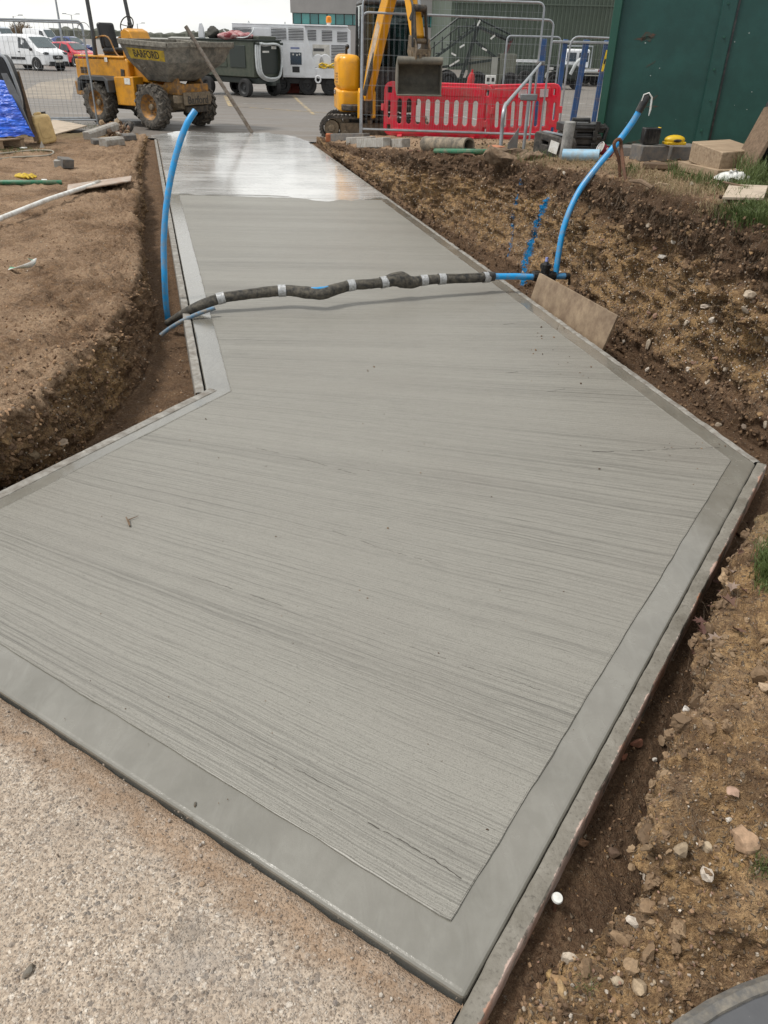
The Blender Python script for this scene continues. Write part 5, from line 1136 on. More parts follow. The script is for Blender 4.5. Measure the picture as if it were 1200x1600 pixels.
# plywood on the ground behind
qs = [HIT(80, 214), HIT(137, 205), HIT(118, 201), HIT(82, 194)]; c = sum(qs, Vector()) / 4; vs = [q - c for q in qs]; zz = max(v.z for v in vs) + 0.015
for v in vs: v.z = zz
mb = MB(); mb.add(vs + [v + Vector((0, 0, 0.02)) for v in vs], [(3, 2, 1, 0), (4, 5, 6, 7), (0, 1, 5, 4), (1, 2, 6, 5), (2, 3, 7, 6), (3, 0, 4, 7)]); th = thing('plywood_sheet', 'dusty plywood sheet lying behind the jerrycan near the left fence', 'plywood', c); mb.build('sheet', M_PLY, th)
# hose loop, glove, duct, float, strap
duct('hose', 'thin pale hose lying in a long loop on the soil in front of the pallet', 'hose', [(-20, 252), (20, 247), (60, 245), (78, 243), (84, 239), (78, 236), (50, 236), (20, 239), (-20, 243)], 0.013, paint('pale_hose', (0.34, 0.31, 0.25), 0.6, var=0.3))
p = HIT(36, 279); th = thing('glove', 'crumpled yellow work glove on the left soil above the green duct', 'glove', p, -0.1); mb = MB(); mb.ball((0, 0, 0.03), (0.11, 0.08, 0.035), 28, 16); o = mb.build('glove_palm', M_YELLOWC, th); lumpy(o, 0.03, 14, 3)
for k, (a_, l) in enumerate(((-0.5, 0.09), (-0.2, 0.12), (0.05, 0.13), (0.35, 0.11), (1.2, 0.09))):
    mb = MB(); dv = Vector((math.cos(a_), math.sin(a_), 0)); s0 = Vector((0.06, (k - 1.5) * 0.03, 0.03)); mb.tube([s0, s0 + dv * l * 0.5 + Vector((0, 0, 0.012)), s0 + dv * l + Vector((0, 0, -0.012))], [0.020, 0.019, 0.013], 8); mb.build('glove_finger', M_YELLOWC, th)
o = duct('duct', 'long dark green duct lying on the left soil below the yellow glove', 'duct', [(-40, 289), (0, 288), (50, 288), (97, 288)], 0.030, M_GREENP, n=14); 
p = HIT(66, 287); q = HIT(74, 287); mb = MB(); mb.tube([p - o.location + Vector((0, 0, 0.028)), q - o.location + Vector((0, 0, 0.028))], 0.032, 14); mb.build('pipe_marker', M_WHITEP, o)
p0, p1 = HIT(108, 306), HIT(205, 289); th = thing('bull_float', 'bull float with a brown wooden blade and long white handle on the left soil', 'float', p0); d = p1 - p0
bl_ = [HIT(106, 305) - p0, HIT(206, 293) - p0, HIT(207, 284) - p0, HIT(107, 296) - p0]; lift = [0.03, 0.07, 0.06, 0.04]
for v, l in zip(bl_, lift): v.z += l
M = frame_M((0, 0, 0), (1, 0, 0), (0, 1, 0))
mb = MB(); mb.add(bl_ + [v + Vector((0, 0, 0.022)) for v in bl_], [(3, 2, 1, 0), (4, 5, 6, 7), (0, 1, 5, 4), (1, 2, 6, 5), (2, 3, 7, 6), (3, 0, 4, 7)]); mb.build('blade', paint('float_blade', (0.33, 0.235, 0.175), 0.6, var=0.2, dirt=(0.42, 0.38, 0.33), dirt_amt=0.4), th, bev=0.012)
m = HIT(156, 294) - p0; m.z += 0.07; e = WY(-30, 376, HIT(-10, 372).y + 0.02) - p0; e.z = GZ(*(e + p0)[:2]) - p0.z + 0.08
mb = MB(); mb.tube([m + (e - m) * 0.02, m + (e - m) * 0.5 + Vector((0, 0, 0.02)), e], 0.027, 14); mb.build('handle', M_WHITEP, th)
mb = MB(); mb.tube([m + Vector((0.03, 0.02, -0.03)), m, m + (e - m) * 0.05], [0.03, 0.036, 0.034], 12); mb.box(m + Vector((0.03, 0.03, -0.03)), (0.12, 0.10, 0.03)); mb.build('bracket', paint('zinc_bracket', (0.45, 0.44, 0.41), 0.5, metal=0.4, dirt=(0.3, 0.24, 0.18), dirt_amt=0.4), th)
p = HIT(40, 422); th = thing('plastic_strap', 'twisted white and green plastic scrap on the left soil', 'litter', p)
pp = [(-0.12, -0.02, 0.015), (-0.02, -0.05, 0.02), (0.06, -0.03, 0.03), (0.09, 0.02, 0.05), (0.05, 0.06, 0.06), (0.03, 0.03, 0.08)]
for nm, mat_, dz, wd in (('white_strip', M_WHITEP, 0.0, 0.045), ('green_strip', paint('green_strap', (0.10, 0.32, 0.17), 0.5), 0.004, 0.018)):
    sp = smooth_path(pp, 6); vs = []
    for i, q in enumerate(sp): tw = i * 0.12; vs += [q + Vector((0, -wd * math.cos(tw), wd * math.sin(tw) + dz)) * 1.0, q + Vector((0, wd * math.cos(tw) * 0.3, -wd * 0.2 * math.sin(tw) + dz + 0.01))]
    fs = [(2 * i, 2 * i + 1, 2 * i + 3, 2 * i + 2) for i in range(len(sp) - 1)]; mb = MB(); mb.add(vs, fs); o = mb.build(nm, mat_, th); s_ = o.modifiers.new('t', 'SOLIDIFY'); s_.thickness = 0.003
# scraps lying by the pallet
block('wood_offcut', 'white painted scrap of wood on the grass in front of the pallet', 'wood', HIT(31, 233), HIT(41, 233), 0.06, 0.03, M_WHITEP)
p = HIT(66, 231); mb = MB(); mb.add([(-0.05, 0, 0), (0.05, 0, 0), (0.0, 0.06, 0), (0.0, 0.02, 0.12)], [(0, 1, 2), (0, 1, 3), (1, 2, 3), (2, 0, 3)]); o = mb.build('stone_chip', M_KERB, None); o.location = p; tag(o, 'pointed pale chip of concrete at the foot of the jerrycan', 'stone')
block('wood_offcut', 'narrow strip of wood lying on the lip of the left cut', 'wood', HIT(205, 252), HIT(221, 258), 0.06, 0.025, M_TIMBER)

# ------------------------------------------------------------------ machines
M_YEL = paint('plant_yellow', (0.62, 0.275, 0.008), 0.42, var=0.12, scale=3, dirt=(0.26, 0.13, 0.035), dirt_amt=0.32, bump=0.06)
M_YELD = paint('worn_plant_yellow', (0.50, 0.225, 0.02), 0.6, var=0.25, scale=5, dirt=(0.13, 0.09, 0.06), dirt_amt=0.6, bump=0.2)
M_YELB = paint('excavator_yellow', (0.74, 0.335, 0.006), 0.35, var=0.07, scale=3, dirt=(0.40, 0.22, 0.06), dirt_amt=0.12, bump=0.04)
M_SKIP = paint('skip_steel', (0.085, 0.083, 0.073), 0.7, var=0.3, scale=4, dirt=(0.25, 0.225, 0.185), dirt_amt=0.45, bump=0.25)
M_SKIPR = paint('skip_rim', (0.24, 0.225, 0.19), 0.75, var=0.35, scale=9, dirt=(0.09, 0.08, 0.065), dirt_amt=0.5, bump=0.4)
M_TYRE = paint('tyre_rubber', (0.036, 0.034, 0.031), 0.85, var=0.35, scale=10, dirt=(0.19, 0.165, 0.135), dirt_amt=0.42, bump=0.3)
M_CHAS = paint('black_chassis', (0.016, 0.016, 0.016), 0.6, var=0.4, scale=6, dirt=(0.12, 0.09, 0.06), dirt_amt=0.4, bump=0.2)
M_SEAT = paint('black_vinyl', (0.012, 0.012, 0.013), 0.35, var=0.3, bump=0.4, scale=8)
M_ROPS = paint('dark_grey_tube', (0.060, 0.063, 0.066), 0.5, var=0.25, scale=6)
M_MUDST = paint('muddy_steel', (0.13, 0.105, 0.075), 0.8, var=0.35, scale=9, dirt=(0.24, 0.19, 0.13), dirt_amt=0.5, bump=0.4)
M_LETTER = paint('black_lettering', (0.045, 0.038, 0.022), 0.6, var=0.5, scale=14)
M_LETTERG = paint('dark_lettering', (0.055, 0.05, 0.045), 0.7)

def tractor_wheel(parent, c, side, r=0.45, w=0.32, rim=M_YELD, lugs=16):
    """c centre, side +1/-1: which way the hub faces along local y"""
    o = bpy.data.objects.new('wheel', None); link(o, parent); o.location = c
    mb = MB(); ax = (0, side, 0); ri = r * 0.56
    mb.lathe([(ri, -w * 0.42), (r * 0.80, -w * 0.5), (r * 0.90, -w * 0.45), (r * 0.93, -w * 0.2), (r * 0.935, 0), (r * 0.93, w * 0.2), (r * 0.90, w * 0.45), (r * 0.80, w * 0.5), (ri, w * 0.42)], (0, 0, 0), ax, 40, caps=False)
    mb.build('tyre', M_TYRE, o)
    mb = MB()
    for k in range(lugs):
        for s in (-1, 1):
            a0 = 2 * math.pi * (k + (0.5 if s > 0 else 0)) / lugs; pr = []
            for q, (yy, da) in enumerate(((0.01, 0.0), (0.25, -0.085), (0.52, -0.15))):
                a = a0 + da * 2.0; y = s * w * yy; rr = r * (1.0 if q < 2 else 0.93)
                pr.append(Vector((math.cos(a) * rr, y, math.sin(a) * rr)))
            b = [p * 0.90 + Vector((0, p.y * 0.1, 0)) for p in pr]
            for i in range(2):
                n1 = (pr[i + 1] - pr[i]); rad = Vector((pr[i].x, 0, pr[i].z)).normalized(); sd = n1.cross(rad).normalized() * 0.026
                vs = [pr[i] + sd, pr[i] - sd, pr[i + 1] - sd * 1.2, pr[i + 1] + sd * 1.2, b[i] + sd * 1.5, b[i] - sd * 1.5, b[i + 1] - sd * 1.7, b[i + 1] + sd * 1.7]
                mb.add(vs, [(0, 1, 2, 3), (0, 4, 5, 1), (1, 5, 6, 2), (2, 6, 7, 3), (3, 7, 4, 0)])
    t = mb.build('tread_lugs', M_TYRE, o, smooth=0); t['kind'] = 'stuff'
    mb = MB(); d = w * 0.42
    mb.lathe([(0.0, d * 0.15), (ri * 0.30, d * 0.15), (ri * 0.36, d * 0.05), (ri * 0.62, d * 0.0), (ri * 0.75, d * 0.25), (ri * 0.82, d * 0.55), (ri * 0.96, d * 0.8), (ri * 1.02, d * 1.02), (ri * 1.04, d * 0.9), (ri * 1.0, d * 0.5), (ri * 0.9, -d)], (0, 0, 0), ax, 32, caps=False); mb.build('rim', rim, o)
    mb = MB(); mb.lathe([(ri * 0.28, d * 0.1), (ri * 0.28, d * 0.45), (ri * 0.2, d * 0.6), (0, d * 0.62)], (0, 0, 0), ax, 16)
    mb.build('hub', M_MUDST, o)
    mb = MB()
    for k in range(6): a = 2 * math.pi * k / 6; p = Vector((math.cos(a) * ri * 0.48, side * d * 0.02, math.sin(a) * ri * 0.48)); mb.cyl(p, p + Vector((0, side * d * 0.2, 0)), 0.016, 0.016, 6)
    mb.build('wheel_nuts', M_MUDST, o)['kind'] = 'stuff'
    return o

# ---- dumper
hd = R(-33); FR = WR(243, 203); lv = Vector((-math.sin(hd), math.cos(hd), 0)); O = FR + lv * 0.76; O.z = ZR(O.y) + 0.004
dm = thing('site_dumper', 'muddy yellow site dumper with a dark grey skip and tall roll bar', 'dumper', O, hd)
WB = 1.93
for x, y, s in ((0, -0.74, -1), (0, 0.74, 1), (-WB, -0.70, -1), (-WB, 0.70, 1)): tractor_wheel(dm, (x, y, 0.482), s, 0.482, 0.34)
XZ = lambda y: frame_M((0, y, 0), (1, 0, 0), (0, 0, 1))          # profile in x, z; depth runs to -y
mb = MB(); mb.prism([(-2.92, 0.72), (-2.96, 1.05), (-2.94, 1.40), (-1.05, 1.44), (-0.98, 1.36), (-0.98, 0.72), (-1.35, 0.62), (-2.6, 0.62)], -0.50, 0.50, XZ(0)); mb.build('engine_cover', M_YEL, dm, bev=0.035)
mb = MB(); mb.box((-2.0, 0, 1.455), (1.84, 1.04, 0.05)); mb.build('cover_lid', M_YEL, dm, bev=0.02)
mb = MB(); mb.prism([(-3.0, 0.60), (-3.02, 0.90), (-2.7, 0.94), (-2.42, 0.55)], -0.56, 0.56, XZ(0)); mb.build('rear_ballast', M_YELD, dm, bev=0.03)
for s in (-1, 1):
    mb = MB(); mb.prism([(-2.52, 0.72), (-2.48, 0.98), (-2.32, 1.06), (-1.50, 1.06), (-1.36, 0.98), (-1.34, 0.72), (-1.43, 0.72), (-1.48, 0.96), (-2.36, 0.96), (-2.42, 0.72)], -0.19, 0.19, XZ(s * 0.68)); mb.build('mudguard', M_ROPS, dm, bev=0.012)
    mb = MB(); mb.prism([(-1.28, 0.46), (-1.30, 1.06), (-0.62, 1.08), (-0.62, 0.46)], -0.16, 0.16, XZ(s * 0.56)); mb.build('step_panel', M_YEL, dm, bev=0.02)
    mb = MB(); mb.prism([(-0.63, 0.40), (-0.66, 0.92), (-0.42, 0.92), (-0.34, 0.40)], -0.12, 0.12, XZ(s * 0.52)); mb.build('pivot_guard', M_CHAS, dm, bev=0.015)
mb = MB(); mb.box((-1.4, 0, 0.46), (2.2, 0.62, 0.26)); mb.box((-0.3, 0, 0.5), (0.8, 0.3, 0.3)); mb.cyl((-WB, -0.6, 0.46), (-WB, 0.6, 0.46), 0.1); mb.build('rear_chassis', M_CHAS, dm, bev=0.02)
for k in range(5): mb = MB(); mb.box((-2.74 + k * 0.05, -0.505, 1.15), (0.028, 0.012, 0.14)); mb.build('cover_grille', M_CHAS, dm)
mb = MB(); mb.box((-1.2, -0.51, 1.13), (0.13, 0.02, 0.17), (0, 0.1, 0)); mb.build('cover_recess', M_CHAS, dm, bev=0.01)
mb = MB(); mb.box((-0.82, -0.725, 0.98), (0.20, 0.008, 0.13)); mb.build('instruction_label', M_WHITEP, dm)
mb = MB(); mb.box((-1.72, -0.53, 1.40), (0.10, 0.01, 0.09)); mb.build('instruction_label', M_WHITEP, dm)
# console and steering wheel
mb = MB(); mb.prism([(-1.30, 1.44), (-1.30, 1.98), (-1.16, 2.06), (-0.98, 2.0), (-0.62, 1.3), (-0.50, 0.95), (-0.95, 0.95)], -0.29, 0.29, XZ(-0.05)); mb.build('control_console', M_YEL, dm, bev=0.025)
mb = MB(); mb.tube([(-1.42 + 0.17 * math.cos(t) * 0.5, 0.19 * math.sin(t), 2.13 + 0.17 * math.cos(t)) for t in np.linspace(0, 2 * math.pi, 20, endpoint=False)], 0.014, 8, closed=True)
mb.tube([(-1.42, -0.18, 2.13), (-1.39, 0, 2.10), (-1.42, 0.18, 2.13)], 0.010, 6); mb.tube([(-1.50, 0, 1.97), (-1.39, 0, 2.10), (-1.22, 0, 1.95)], 0.014, 6); mb.build('steering_wheel', M_BLACK, dm)
# seat with loose cover
mb = MB(); mb.box((-1.92, 0, 1.58), (0.5, 0.5, 0.14)); mb.box((-2.18, 0, 1.88), (0.14, 0.48, 0.58), (0, -0.16, 0)); o = mb.build('seat', M_SEAT, dm, bev=0.06, seg=3)
mb = MB(); mb.box((-1.94, 0, 1.50), (0.42, 0.42, 0.10)); mb.build('seat_base', M_CHAS, dm, bev=0.01)
for s in (-1, 1): mb = MB(); mb.tube(smooth_path([(-2.25, s * 0.34, 1.47), (-2.25, s * 0.34, 1.78), (-2.15, s * 0.34, 1.86), (-1.75, s * 0.34, 1.86), (-1.50, s * 0.34, 1.5), (-0.95, s * 0.34, 1.32)], 4), 0.018, 8); mb.build('hand_rail', M_YELD, dm)
# roll bar: one hoop, its two legs rising out of frame
hp = [(-1.98, -0.50, 1.02), (-1.98, -0.50, 1.7), (-2.0, -0.50, 2.55), (-2.0, -0.48, 3.0), (-2.0, -0.38, 3.12), (-2.0, 0.38, 3.12), (-2.0, 0.48, 3.0), (-2.0, 0.50, 2.55), (-1.98, 0.50, 1.7), (-1.98, 0.50, 1.02)]
rq = [Vector(p) for p in hp]
p_l = WY(150, 112, O.y); 
def loc(p): return dm_i @ Vector(p)
bpy.context.view_layer.update(); dm_i = Matrix.Rotation(-hd, 4, 'Z') @ Matrix.Translation(-O)
def side_pt(px, py, y_loc):      # point on the plane local y = y_loc seen at a photo pixel
    o_ = dm_i @ Vector((0, 0, CAM_H)); d_ = dm_i.to_3x3() @ ray(px, py); t = (y_loc - o_.y) / d_.y; return o_ + d_ * t
a0, a1, a2 = side_pt(151, 118, -0.45), side_pt(146, 60, -0.45), side_pt(136, 0, -0.45)
b0_, b1_, b2_ = side_pt(207, 92, 0.45), side_pt(206, 55, 0.45), side_pt(195, 0, 0.45)
a3 = a2 + (a2 - a1) * 0.35; b3 = b2_ + (b2_ - b1_) * 0.35
mb = MB(); mb.tube(smooth_path([a0, a1, a2, a3, a3 + Vector((0, 0.1, 0.10)), b3 + Vector((0, -0.1, 0.10)), b3, b2_, b1_, b0_], 5), 0.047, 12); mb.build('roll_bar', M_ROPS, dm)
mb = MB(); mb.box(side_pt(203, 40, 0.42), (0.10, 0.08, 0.16)); mb.build('roll_bar_hinge', M_BLACK, dm, bev=0.02)
# front chassis
mb = MB(); mb.box((0.05, 0, 0.62), (1.0, 0.7, 0.34)); mb.cyl((0, -0.62, 0.46), (0, 0.62, 0.46), 0.12); mb.build('front_chassis', M_MUDST, dm, bev=0.03)
for s in (-1, 1): mb = MB(); mb.prism([(-0.42, 0.74), (-0.40, 0.98), (0.02, 0.92), (0.30, 1.22), (0.42, 1.24), (0.62, 0.88), (0.62, 0.74)], -0.035, 0.035, XZ(s * 0.36)); mb.build('skip_cradle', M_YELD, dm, bev=0.012)
mb = MB(); mb.box((0.60, 0, 0.86), (0.05, 0.98, 0.22)); mb.build('cradle_plate', M_YELD, dm, bev=0.012)
mb = MB(); mb.box((0.57, -0.0, 0.66), (0.14, 1.12, 0.16)); mb.build('bumper_beam', M_MUDST, dm, bev=0.015)
mb = MB(); mb.box((0.70, 0.02, 0.67), (0.05, 0.86, 0.27)); mb.build('name_plate', M_MUDST, dm, bev=0.025)
mb = MB(); mb.box((0.62, 0.05, 0.44), (0.10, 0.66, 0.14)); mb.build('tow_beam', M_CHAS, dm, bev=0.015)
text_mesh('plate_lettering', 'Barford', 0.235, 0.004, M_LETTERG, dm, frame_M((0.727, 0.02, 0.635), (0, 1, 0), (0, 0, 1)), 0.93)
# skip: rim corners read from the photograph, tilted and slightly askew
rim = {'rr': side_pt(192, 62, -0.82), 'fr': side_pt(270, 77, -0.82)}
zr = 1.76
RB, RF = -0.88, 0.74
T_ = [(-0.78, -0.86, 1.80), (0.86, -0.90, 1.74), (1.16, -0.52, 1.77), (1.16, 0.86, 1.77), (0.86, 1.12, 1.74), (-0.78, 0.92, 1.80)]
B_ = [(-0.40, -0.46, 1.02), (0.30, -0.48, 1.0), (0.46, -0.26, 1.02), (0.46, 0.26, 1.02), (0.30, 0.48, 1.0), (-0.40, 0.46, 1.02)]
MD = [(-0.68, -0.76, 1.45), (0.74, -0.80, 1.40), (1.02, -0.46, 1.42), (1.02, 0.70, 1.42), (0.74, 0.96, 1.40), (-0.68, 0.80, 1.45)]
mb = MB(); n = 6; vs = B_ + MD + T_; 
ins_ = [tuple(Vector(p) * 0.95 + Vector((0, 0, 0.09))) for p in B_] ; ti = [(p[0] * 0.95, p[1] * 0.95, p[2]) for p in T_]
fs = []
for k in (0, n): fs += [(k + i, k + (i + 1) % n, k + n + (i + 1) % n, k + n + i) for i in range(n)]
fs.append(tuple(range(n - 1, -1, -1)))
vs += ti + ins_
fs += [(2 * n + i, 2 * n + (i + 1) % n, 3 * n + (i + 1) % n, 3 * n + i) for i in range(n)]
fs += [(3 * n + i, 3 * n + (i + 1) % n, 4 * n + (i + 1) % n, 4 * n + i) for i in range(n)] + [tuple(range(4 * n, 5 * n))]
mb.add(vs, fs); mb.build('skip', M_SKIP, dm, bev=0.008, smooth=0)
mb = MB(); cen = Vector((0, 0, 0))
for i in range(6):
    a, b = Vector(T_[i]), Vector(T_[(i + 1) % 6]); mb.beam(a + Vector((0, 0, 0.0)), b, 0.075, 0.11)
o = mb.build('skip_rim', M_SKIPR, dm, bev=0.015)
for y in (-0.1, 0.42): mb = MB(); mb.beam((1.13, y, 1.70), (0.47, y * 0.6, 1.05), 0.05, 0.04, (1, 0, 0.5)); mb.build('skip_rib', M_SKIP, dm, bev=0.006)
mb = MB(); mb.beam((0.855, -0.88, 1.70), (0.30, -0.47, 1.02), 0.06, 0.05, (1, -1, 0.3)); mb.build('skip_rib', M_SKIP, dm, bev=0.006)
def side_face(x, f):      # on the right-hand outer face between MD and T_; f 0 at the fold, 1 at the rim
    a = Vector(MD[0]).lerp(Vector(MD[1]), (x + 0.68) / 1.42); b = Vector(T_[0]).lerp(Vector(T_[1]), (x + 0.78) / 1.64); return a.lerp(b, f)
cs = [side_face(-0.52, 0.06), side_face(0.64, 0.06), side_face(0.70, 0.68), side_face(-0.58, 0.68)]; nn = (cs[1] - cs[0]).cross(cs[3] - cs[0]).normalized()
nn = nn if nn.y < 0 else -nn
mb = MB(); mb.add([c + nn * 0.006 for c in cs] + [c - nn * 0.01 for c in cs], [(0, 1, 2, 3), (0, 1, 5, 4), (1, 2, 6, 5), (2, 3, 7, 6), (3, 0, 4, 7)]); mb.build('name_stripe', paint('stripe_yellow', (0.50, 0.34, 0.012), 0.55, dirt=(0.15, 0.12, 0.06), dirt_amt=0.35), dm)
Mt = frame_M((cs[0] + cs[1] + cs[2] + cs[3]) / 4 + nn * 0.007, cs[1] - cs[0], cs[3] - cs[0]); text_mesh('skip_lettering', 'BARFORD', 0.215, 0.003, M_LETTER, dm, Mt, 0.92)
p = side_face(-0.2, -0.35) + nn * 0.03
for k, (dx_, dz_) in enumerate(((-0.1, 0.0), (0.02, 0.03), (0.09, -0.03))): mb = MB(); mb.box(p + Vector((dx_, -0.0, dz_)), (0.10, 0.012, 0.018), (0.3, 0.5 - k * 0.5, 0)); mb.build('scratch_mark', M_SKIPR, dm)
# scaffold tube leaning on the skip
a = WR(394, 209); a.z += 0.02
q0 = dm.matrix_world if False else None
top = WY(290, 41, 20.1)
th = thing('scaffold_tube', 'long grey brown scaffold tube leaning against the front of the dumper skip', 'scaffold tube', a); mb = MB(); e = top - a
mb.tube([(0, 0, 0), e * 0.5, e], 0.043, 14); mb.build('tube_wall', paint('scaffold_grey', (0.25, 0.225, 0.195), 0.6, metal=0.2, var=0.35, scale=9, dirt=(0.12, 0.085, 0.06), dirt_amt=0.5, bump=0.2), th)
mb = MB(); d = e.normalized(); mb.cyl(-d * 0.003, d * 0.004, 0.036, 0.036, 12); mb.cyl(e - d * 0.004, e + d * 0.003, 0.036, 0.036, 12); mb.build('tube_end_shade', M_BLACK, th)  # black discs stand in for the shade inside the tube ends

# ---- excavator
eo = Vector((-0.30, 19.75, ZR(19.75) + 0.004)); hh = R(-81)
ex = thing('mini_excavator', 'yellow tracked mini excavator with a black cab, raised boom and wide muddy bucket', 'excavator', eo, 0)
hv = Vector((math.cos(hh), math.sin(hh), 0)); hl = Vector((-hv.y, hv.x, 0))
def track(yc, label=None):
    L, h, w = 2.15, 0.50, 0.32; r = h / 2; x0 = -1.32; x1 = x0 + L
    o = bpy.data.objects.new('track', None); link(o, ex); o.location = (0, yc, 0)
    pth = []
    for t in np.linspace(math.pi / 2, math.pi * 1.5, 14): pth.append((x0 + r + r * math.cos(t), r + r * math.sin(t)))
    for t in np.linspace(-math.pi / 2, math.pi / 2, 14): pth.append((x1 - r * 0.9 + r * 0.9 * math.cos(t), r * 0.9 + r * 0.9 * math.sin(t)))
    pth[-1] = (x1 - r, h * 0.92)
    n = len(pth); cx, cz = (x0 + x1) / 2, r
    innr = [(cx + (x - cx) * 0.955, cz + (z - cz) * 0.80) for x, z in pth]
    vs = [(x, s * w / 2, z) for s in (-1, 1) for x, z in pth] + [(x, s * w / 2, z) for s in (-1, 1) for x, z in innr]
    fs = []
    for i in range(n):
        j = (i + 1) % n; fs += [(i, j, n + j, n + i), (2 * n + i, 2 * n + j, 3 * n + j, 3 * n + i), (i, j, 2 * n + j, 2 * n + i), (n + i, n + j, 3 * n + j, 3 * n + i)]
    mb = MB(); mb.add(vs, fs); mb.build('track_belt', M_RUBBER, o, smooth=50)
    mb = MB(); per = []
    for i in range(n):
        a, b = Vector((*pth[i], 0)), Vector((*pth[(i + 1) % n], 0)); k = max(1, int((b - a).length / 0.085))
        for q in range(k):
            p = a.lerp(b, q / k); tn = (b - a).normalized(); per.append((p, tn))
    for p, tn in per:
        nn = Vector((tn.y, -tn.x, 0)); c = Vector((p.x, 0, p.y)) + Vector((nn.x, 0, nn.y)) * 0.008
        M = Matrix(((tn.x, 0, nn.x), (0, 1, 0), (tn.y, 0, nn.y))); mb.box(c, (0.045, w * 0.96, 0.028), M)
    mb.build('track_pads', M_RUBBER, o)['kind'] = 'stuff'
    mb = MB(); mb.box((cx + 0.05, 0, r * 0.95), (L - 0.75, w * 0.55, h * 0.52)); o2 = mb.build('track_frame', M_MUDST, o, bev=0.04)
    mb = MB(); mb.cyl((x0 + r, -w * 0.40, r), (x0 + r, w * 0.40, r), r * 0.66, r * 0.66, 22); mb.cyl((x0 + r, -w * 0.47, r), (x0 + r, w * 0.47, r), r * 0.30, r * 0.30, 14); mb.build('idler_wheel', M_MUDST, o, bev=0.012)
    mb = MB(); mb.cyl((x1 - r, -w * 0.40, r), (x1 - r, w * 0.40, r), r * 0.62, r * 0.62, 22); mb.build('drive_sprocket', M_MUDST, o, bev=0.012)
    for k in range(4): mb = MB(); x = x0 + 0.55 + k * 0.34; mb.cyl((x, -w * 0.42, 0.13), (x, w * 0.42, 0.13), 0.085, 0.085, 16); mb.build('track_roller', M_MUDST, o, bev=0.008)
    mb = MB(); mb.cyl((cx + 0.02, -w * 0.4, h * 0.80), (cx + 0.02, w * 0.4, h * 0.80), 0.055, 0.055, 14); mb.build('carrier_roller', M_MUDST, o)
track(-0.62); track(0.62)
mb = MB(); mb.box((-0.25, 0, 0.36), (0.9, 1.0, 0.22)); mb.cyl((-0.25, 0, 0.42), (-0.25, 0, 0.60), 0.42, 0.42, 28); mb.build('undercarriage', M_CHAS, ex, bev=0.02)
hs_ = bpy.data.objects.new('upper_body', None); link(hs_, ex); hs_.location = (-0.15, 0.05, 0); hs_.rotation_euler = (0, 0, hh)
# local here: x forward (towards the photographer), y left (to the right in view)
mb = MB(); mb.prism([(-1.12, -0.30), (-1.0, -0.62), (-0.70, -0.80), (0.62, -0.80), (0.80, -0.62), (0.80, 0.68), (0.62, 0.80), (-0.70, 0.80), (-1.0, 0.62), (-1.12, 0.3)], 0.60, 0.72); mb.build('turntable_deck', M_CHAS, hs_, bev=0.02)
# engine and counterweight cover: rounded top, seen at the left of the cab
def cover(name, pl, zz, mat, bev): mb = MB(); mb.prism(pl, zz[0], zz[1]); return mb.build(name, mat, hs_, bev=bev, seg=5, smooth=60)
cover('side_cover', [(-1.12, -0.34), (-1.0, -0.66), (-0.72, -0.84), (0.40, -0.84), (0.52, -0.76), (0.52, -0.36), (-0.4, -0.36)], (0.94, 1.66), M_YELB, 0.17)
cover('lower_cover', [(-1.14, -0.30), (-1.02, -0.66), (-0.72, -0.85), (0.40, -0.85), (0.52, -0.78), (0.52, -0.36), (-0.4, -0.36)], (0.56, 0.985), M_YELB, 0.05)
cover('counterweight', [(-1.18, 0.55), (-1.18, -0.55), (-1.0, -0.7), (-0.55, -0.5), (-0.55, 0.5), (-1.0, 0.7)], (0.60, 1.58), M_YELB, 0.14)
cover('left_cover', [(-1.0, 0.66), (-0.7, 0.84), (0.40, 0.84), (0.52, 0.76), (0.52, 0.5), (-0.6, 0.5)], (0.56, 0.95), M_YELB, 0.05)
for k in range(4): mb = MB(); mb.beam((-0.35, -0.846, 1.12 + k * 0.055), (0.2, -0.846, 1.14 + k * 0.055), 0.012, 0.02, (0, 1, 0)); mb.build('cover_louvre', M_YELD, hs_, bev=0.004)
mb = MB(); mb.prism(rrect(0, 0, 0.30, 0.09, 0.01), 0, 0.006, frame_M((-0.62, -0.851, 0.86), (1, 0, 0), (0, 0, 1))); mb.build('model_decal', M_BLACK, hs_)
mb = MB(); mb.prism(rrect(0, 0, 0.17, 0.06, 0.01), 0.006, 0.010, frame_M((-0.61, -0.851, 0.875), (1, 0, 0), (0, 0, 1))); mb.build('model_decal', paint('decal_white', (0.66, 0.55, 0.5), 0.5), hs_)
text_mesh('decal_lettering', 'JCB', 0.05, 0.001, M_LETTER, hs_, frame_M((-0.525, -0.8625, 0.905), (1, 0, 0), (0, 0, 1)), 1.0)
mb = MB(); mb.box((-0.86, -0.79, 1.30), (0.12, 0.02, 0.10), (0, 0, -0.7)); mb.build('service_decal', M_WHITEP, hs_)
mb = MB(); mb.tube([(-0.35, -0.60, 1.62), (-0.35, -0.60, 1.74), (-0.33, -0.58, 1.78)], 0.03, 8); mb.ball((-0.33, -0.58, 1.80), 0.05, 10, 8); mb.build('exhaust_stub', M_BLACK, hs_)
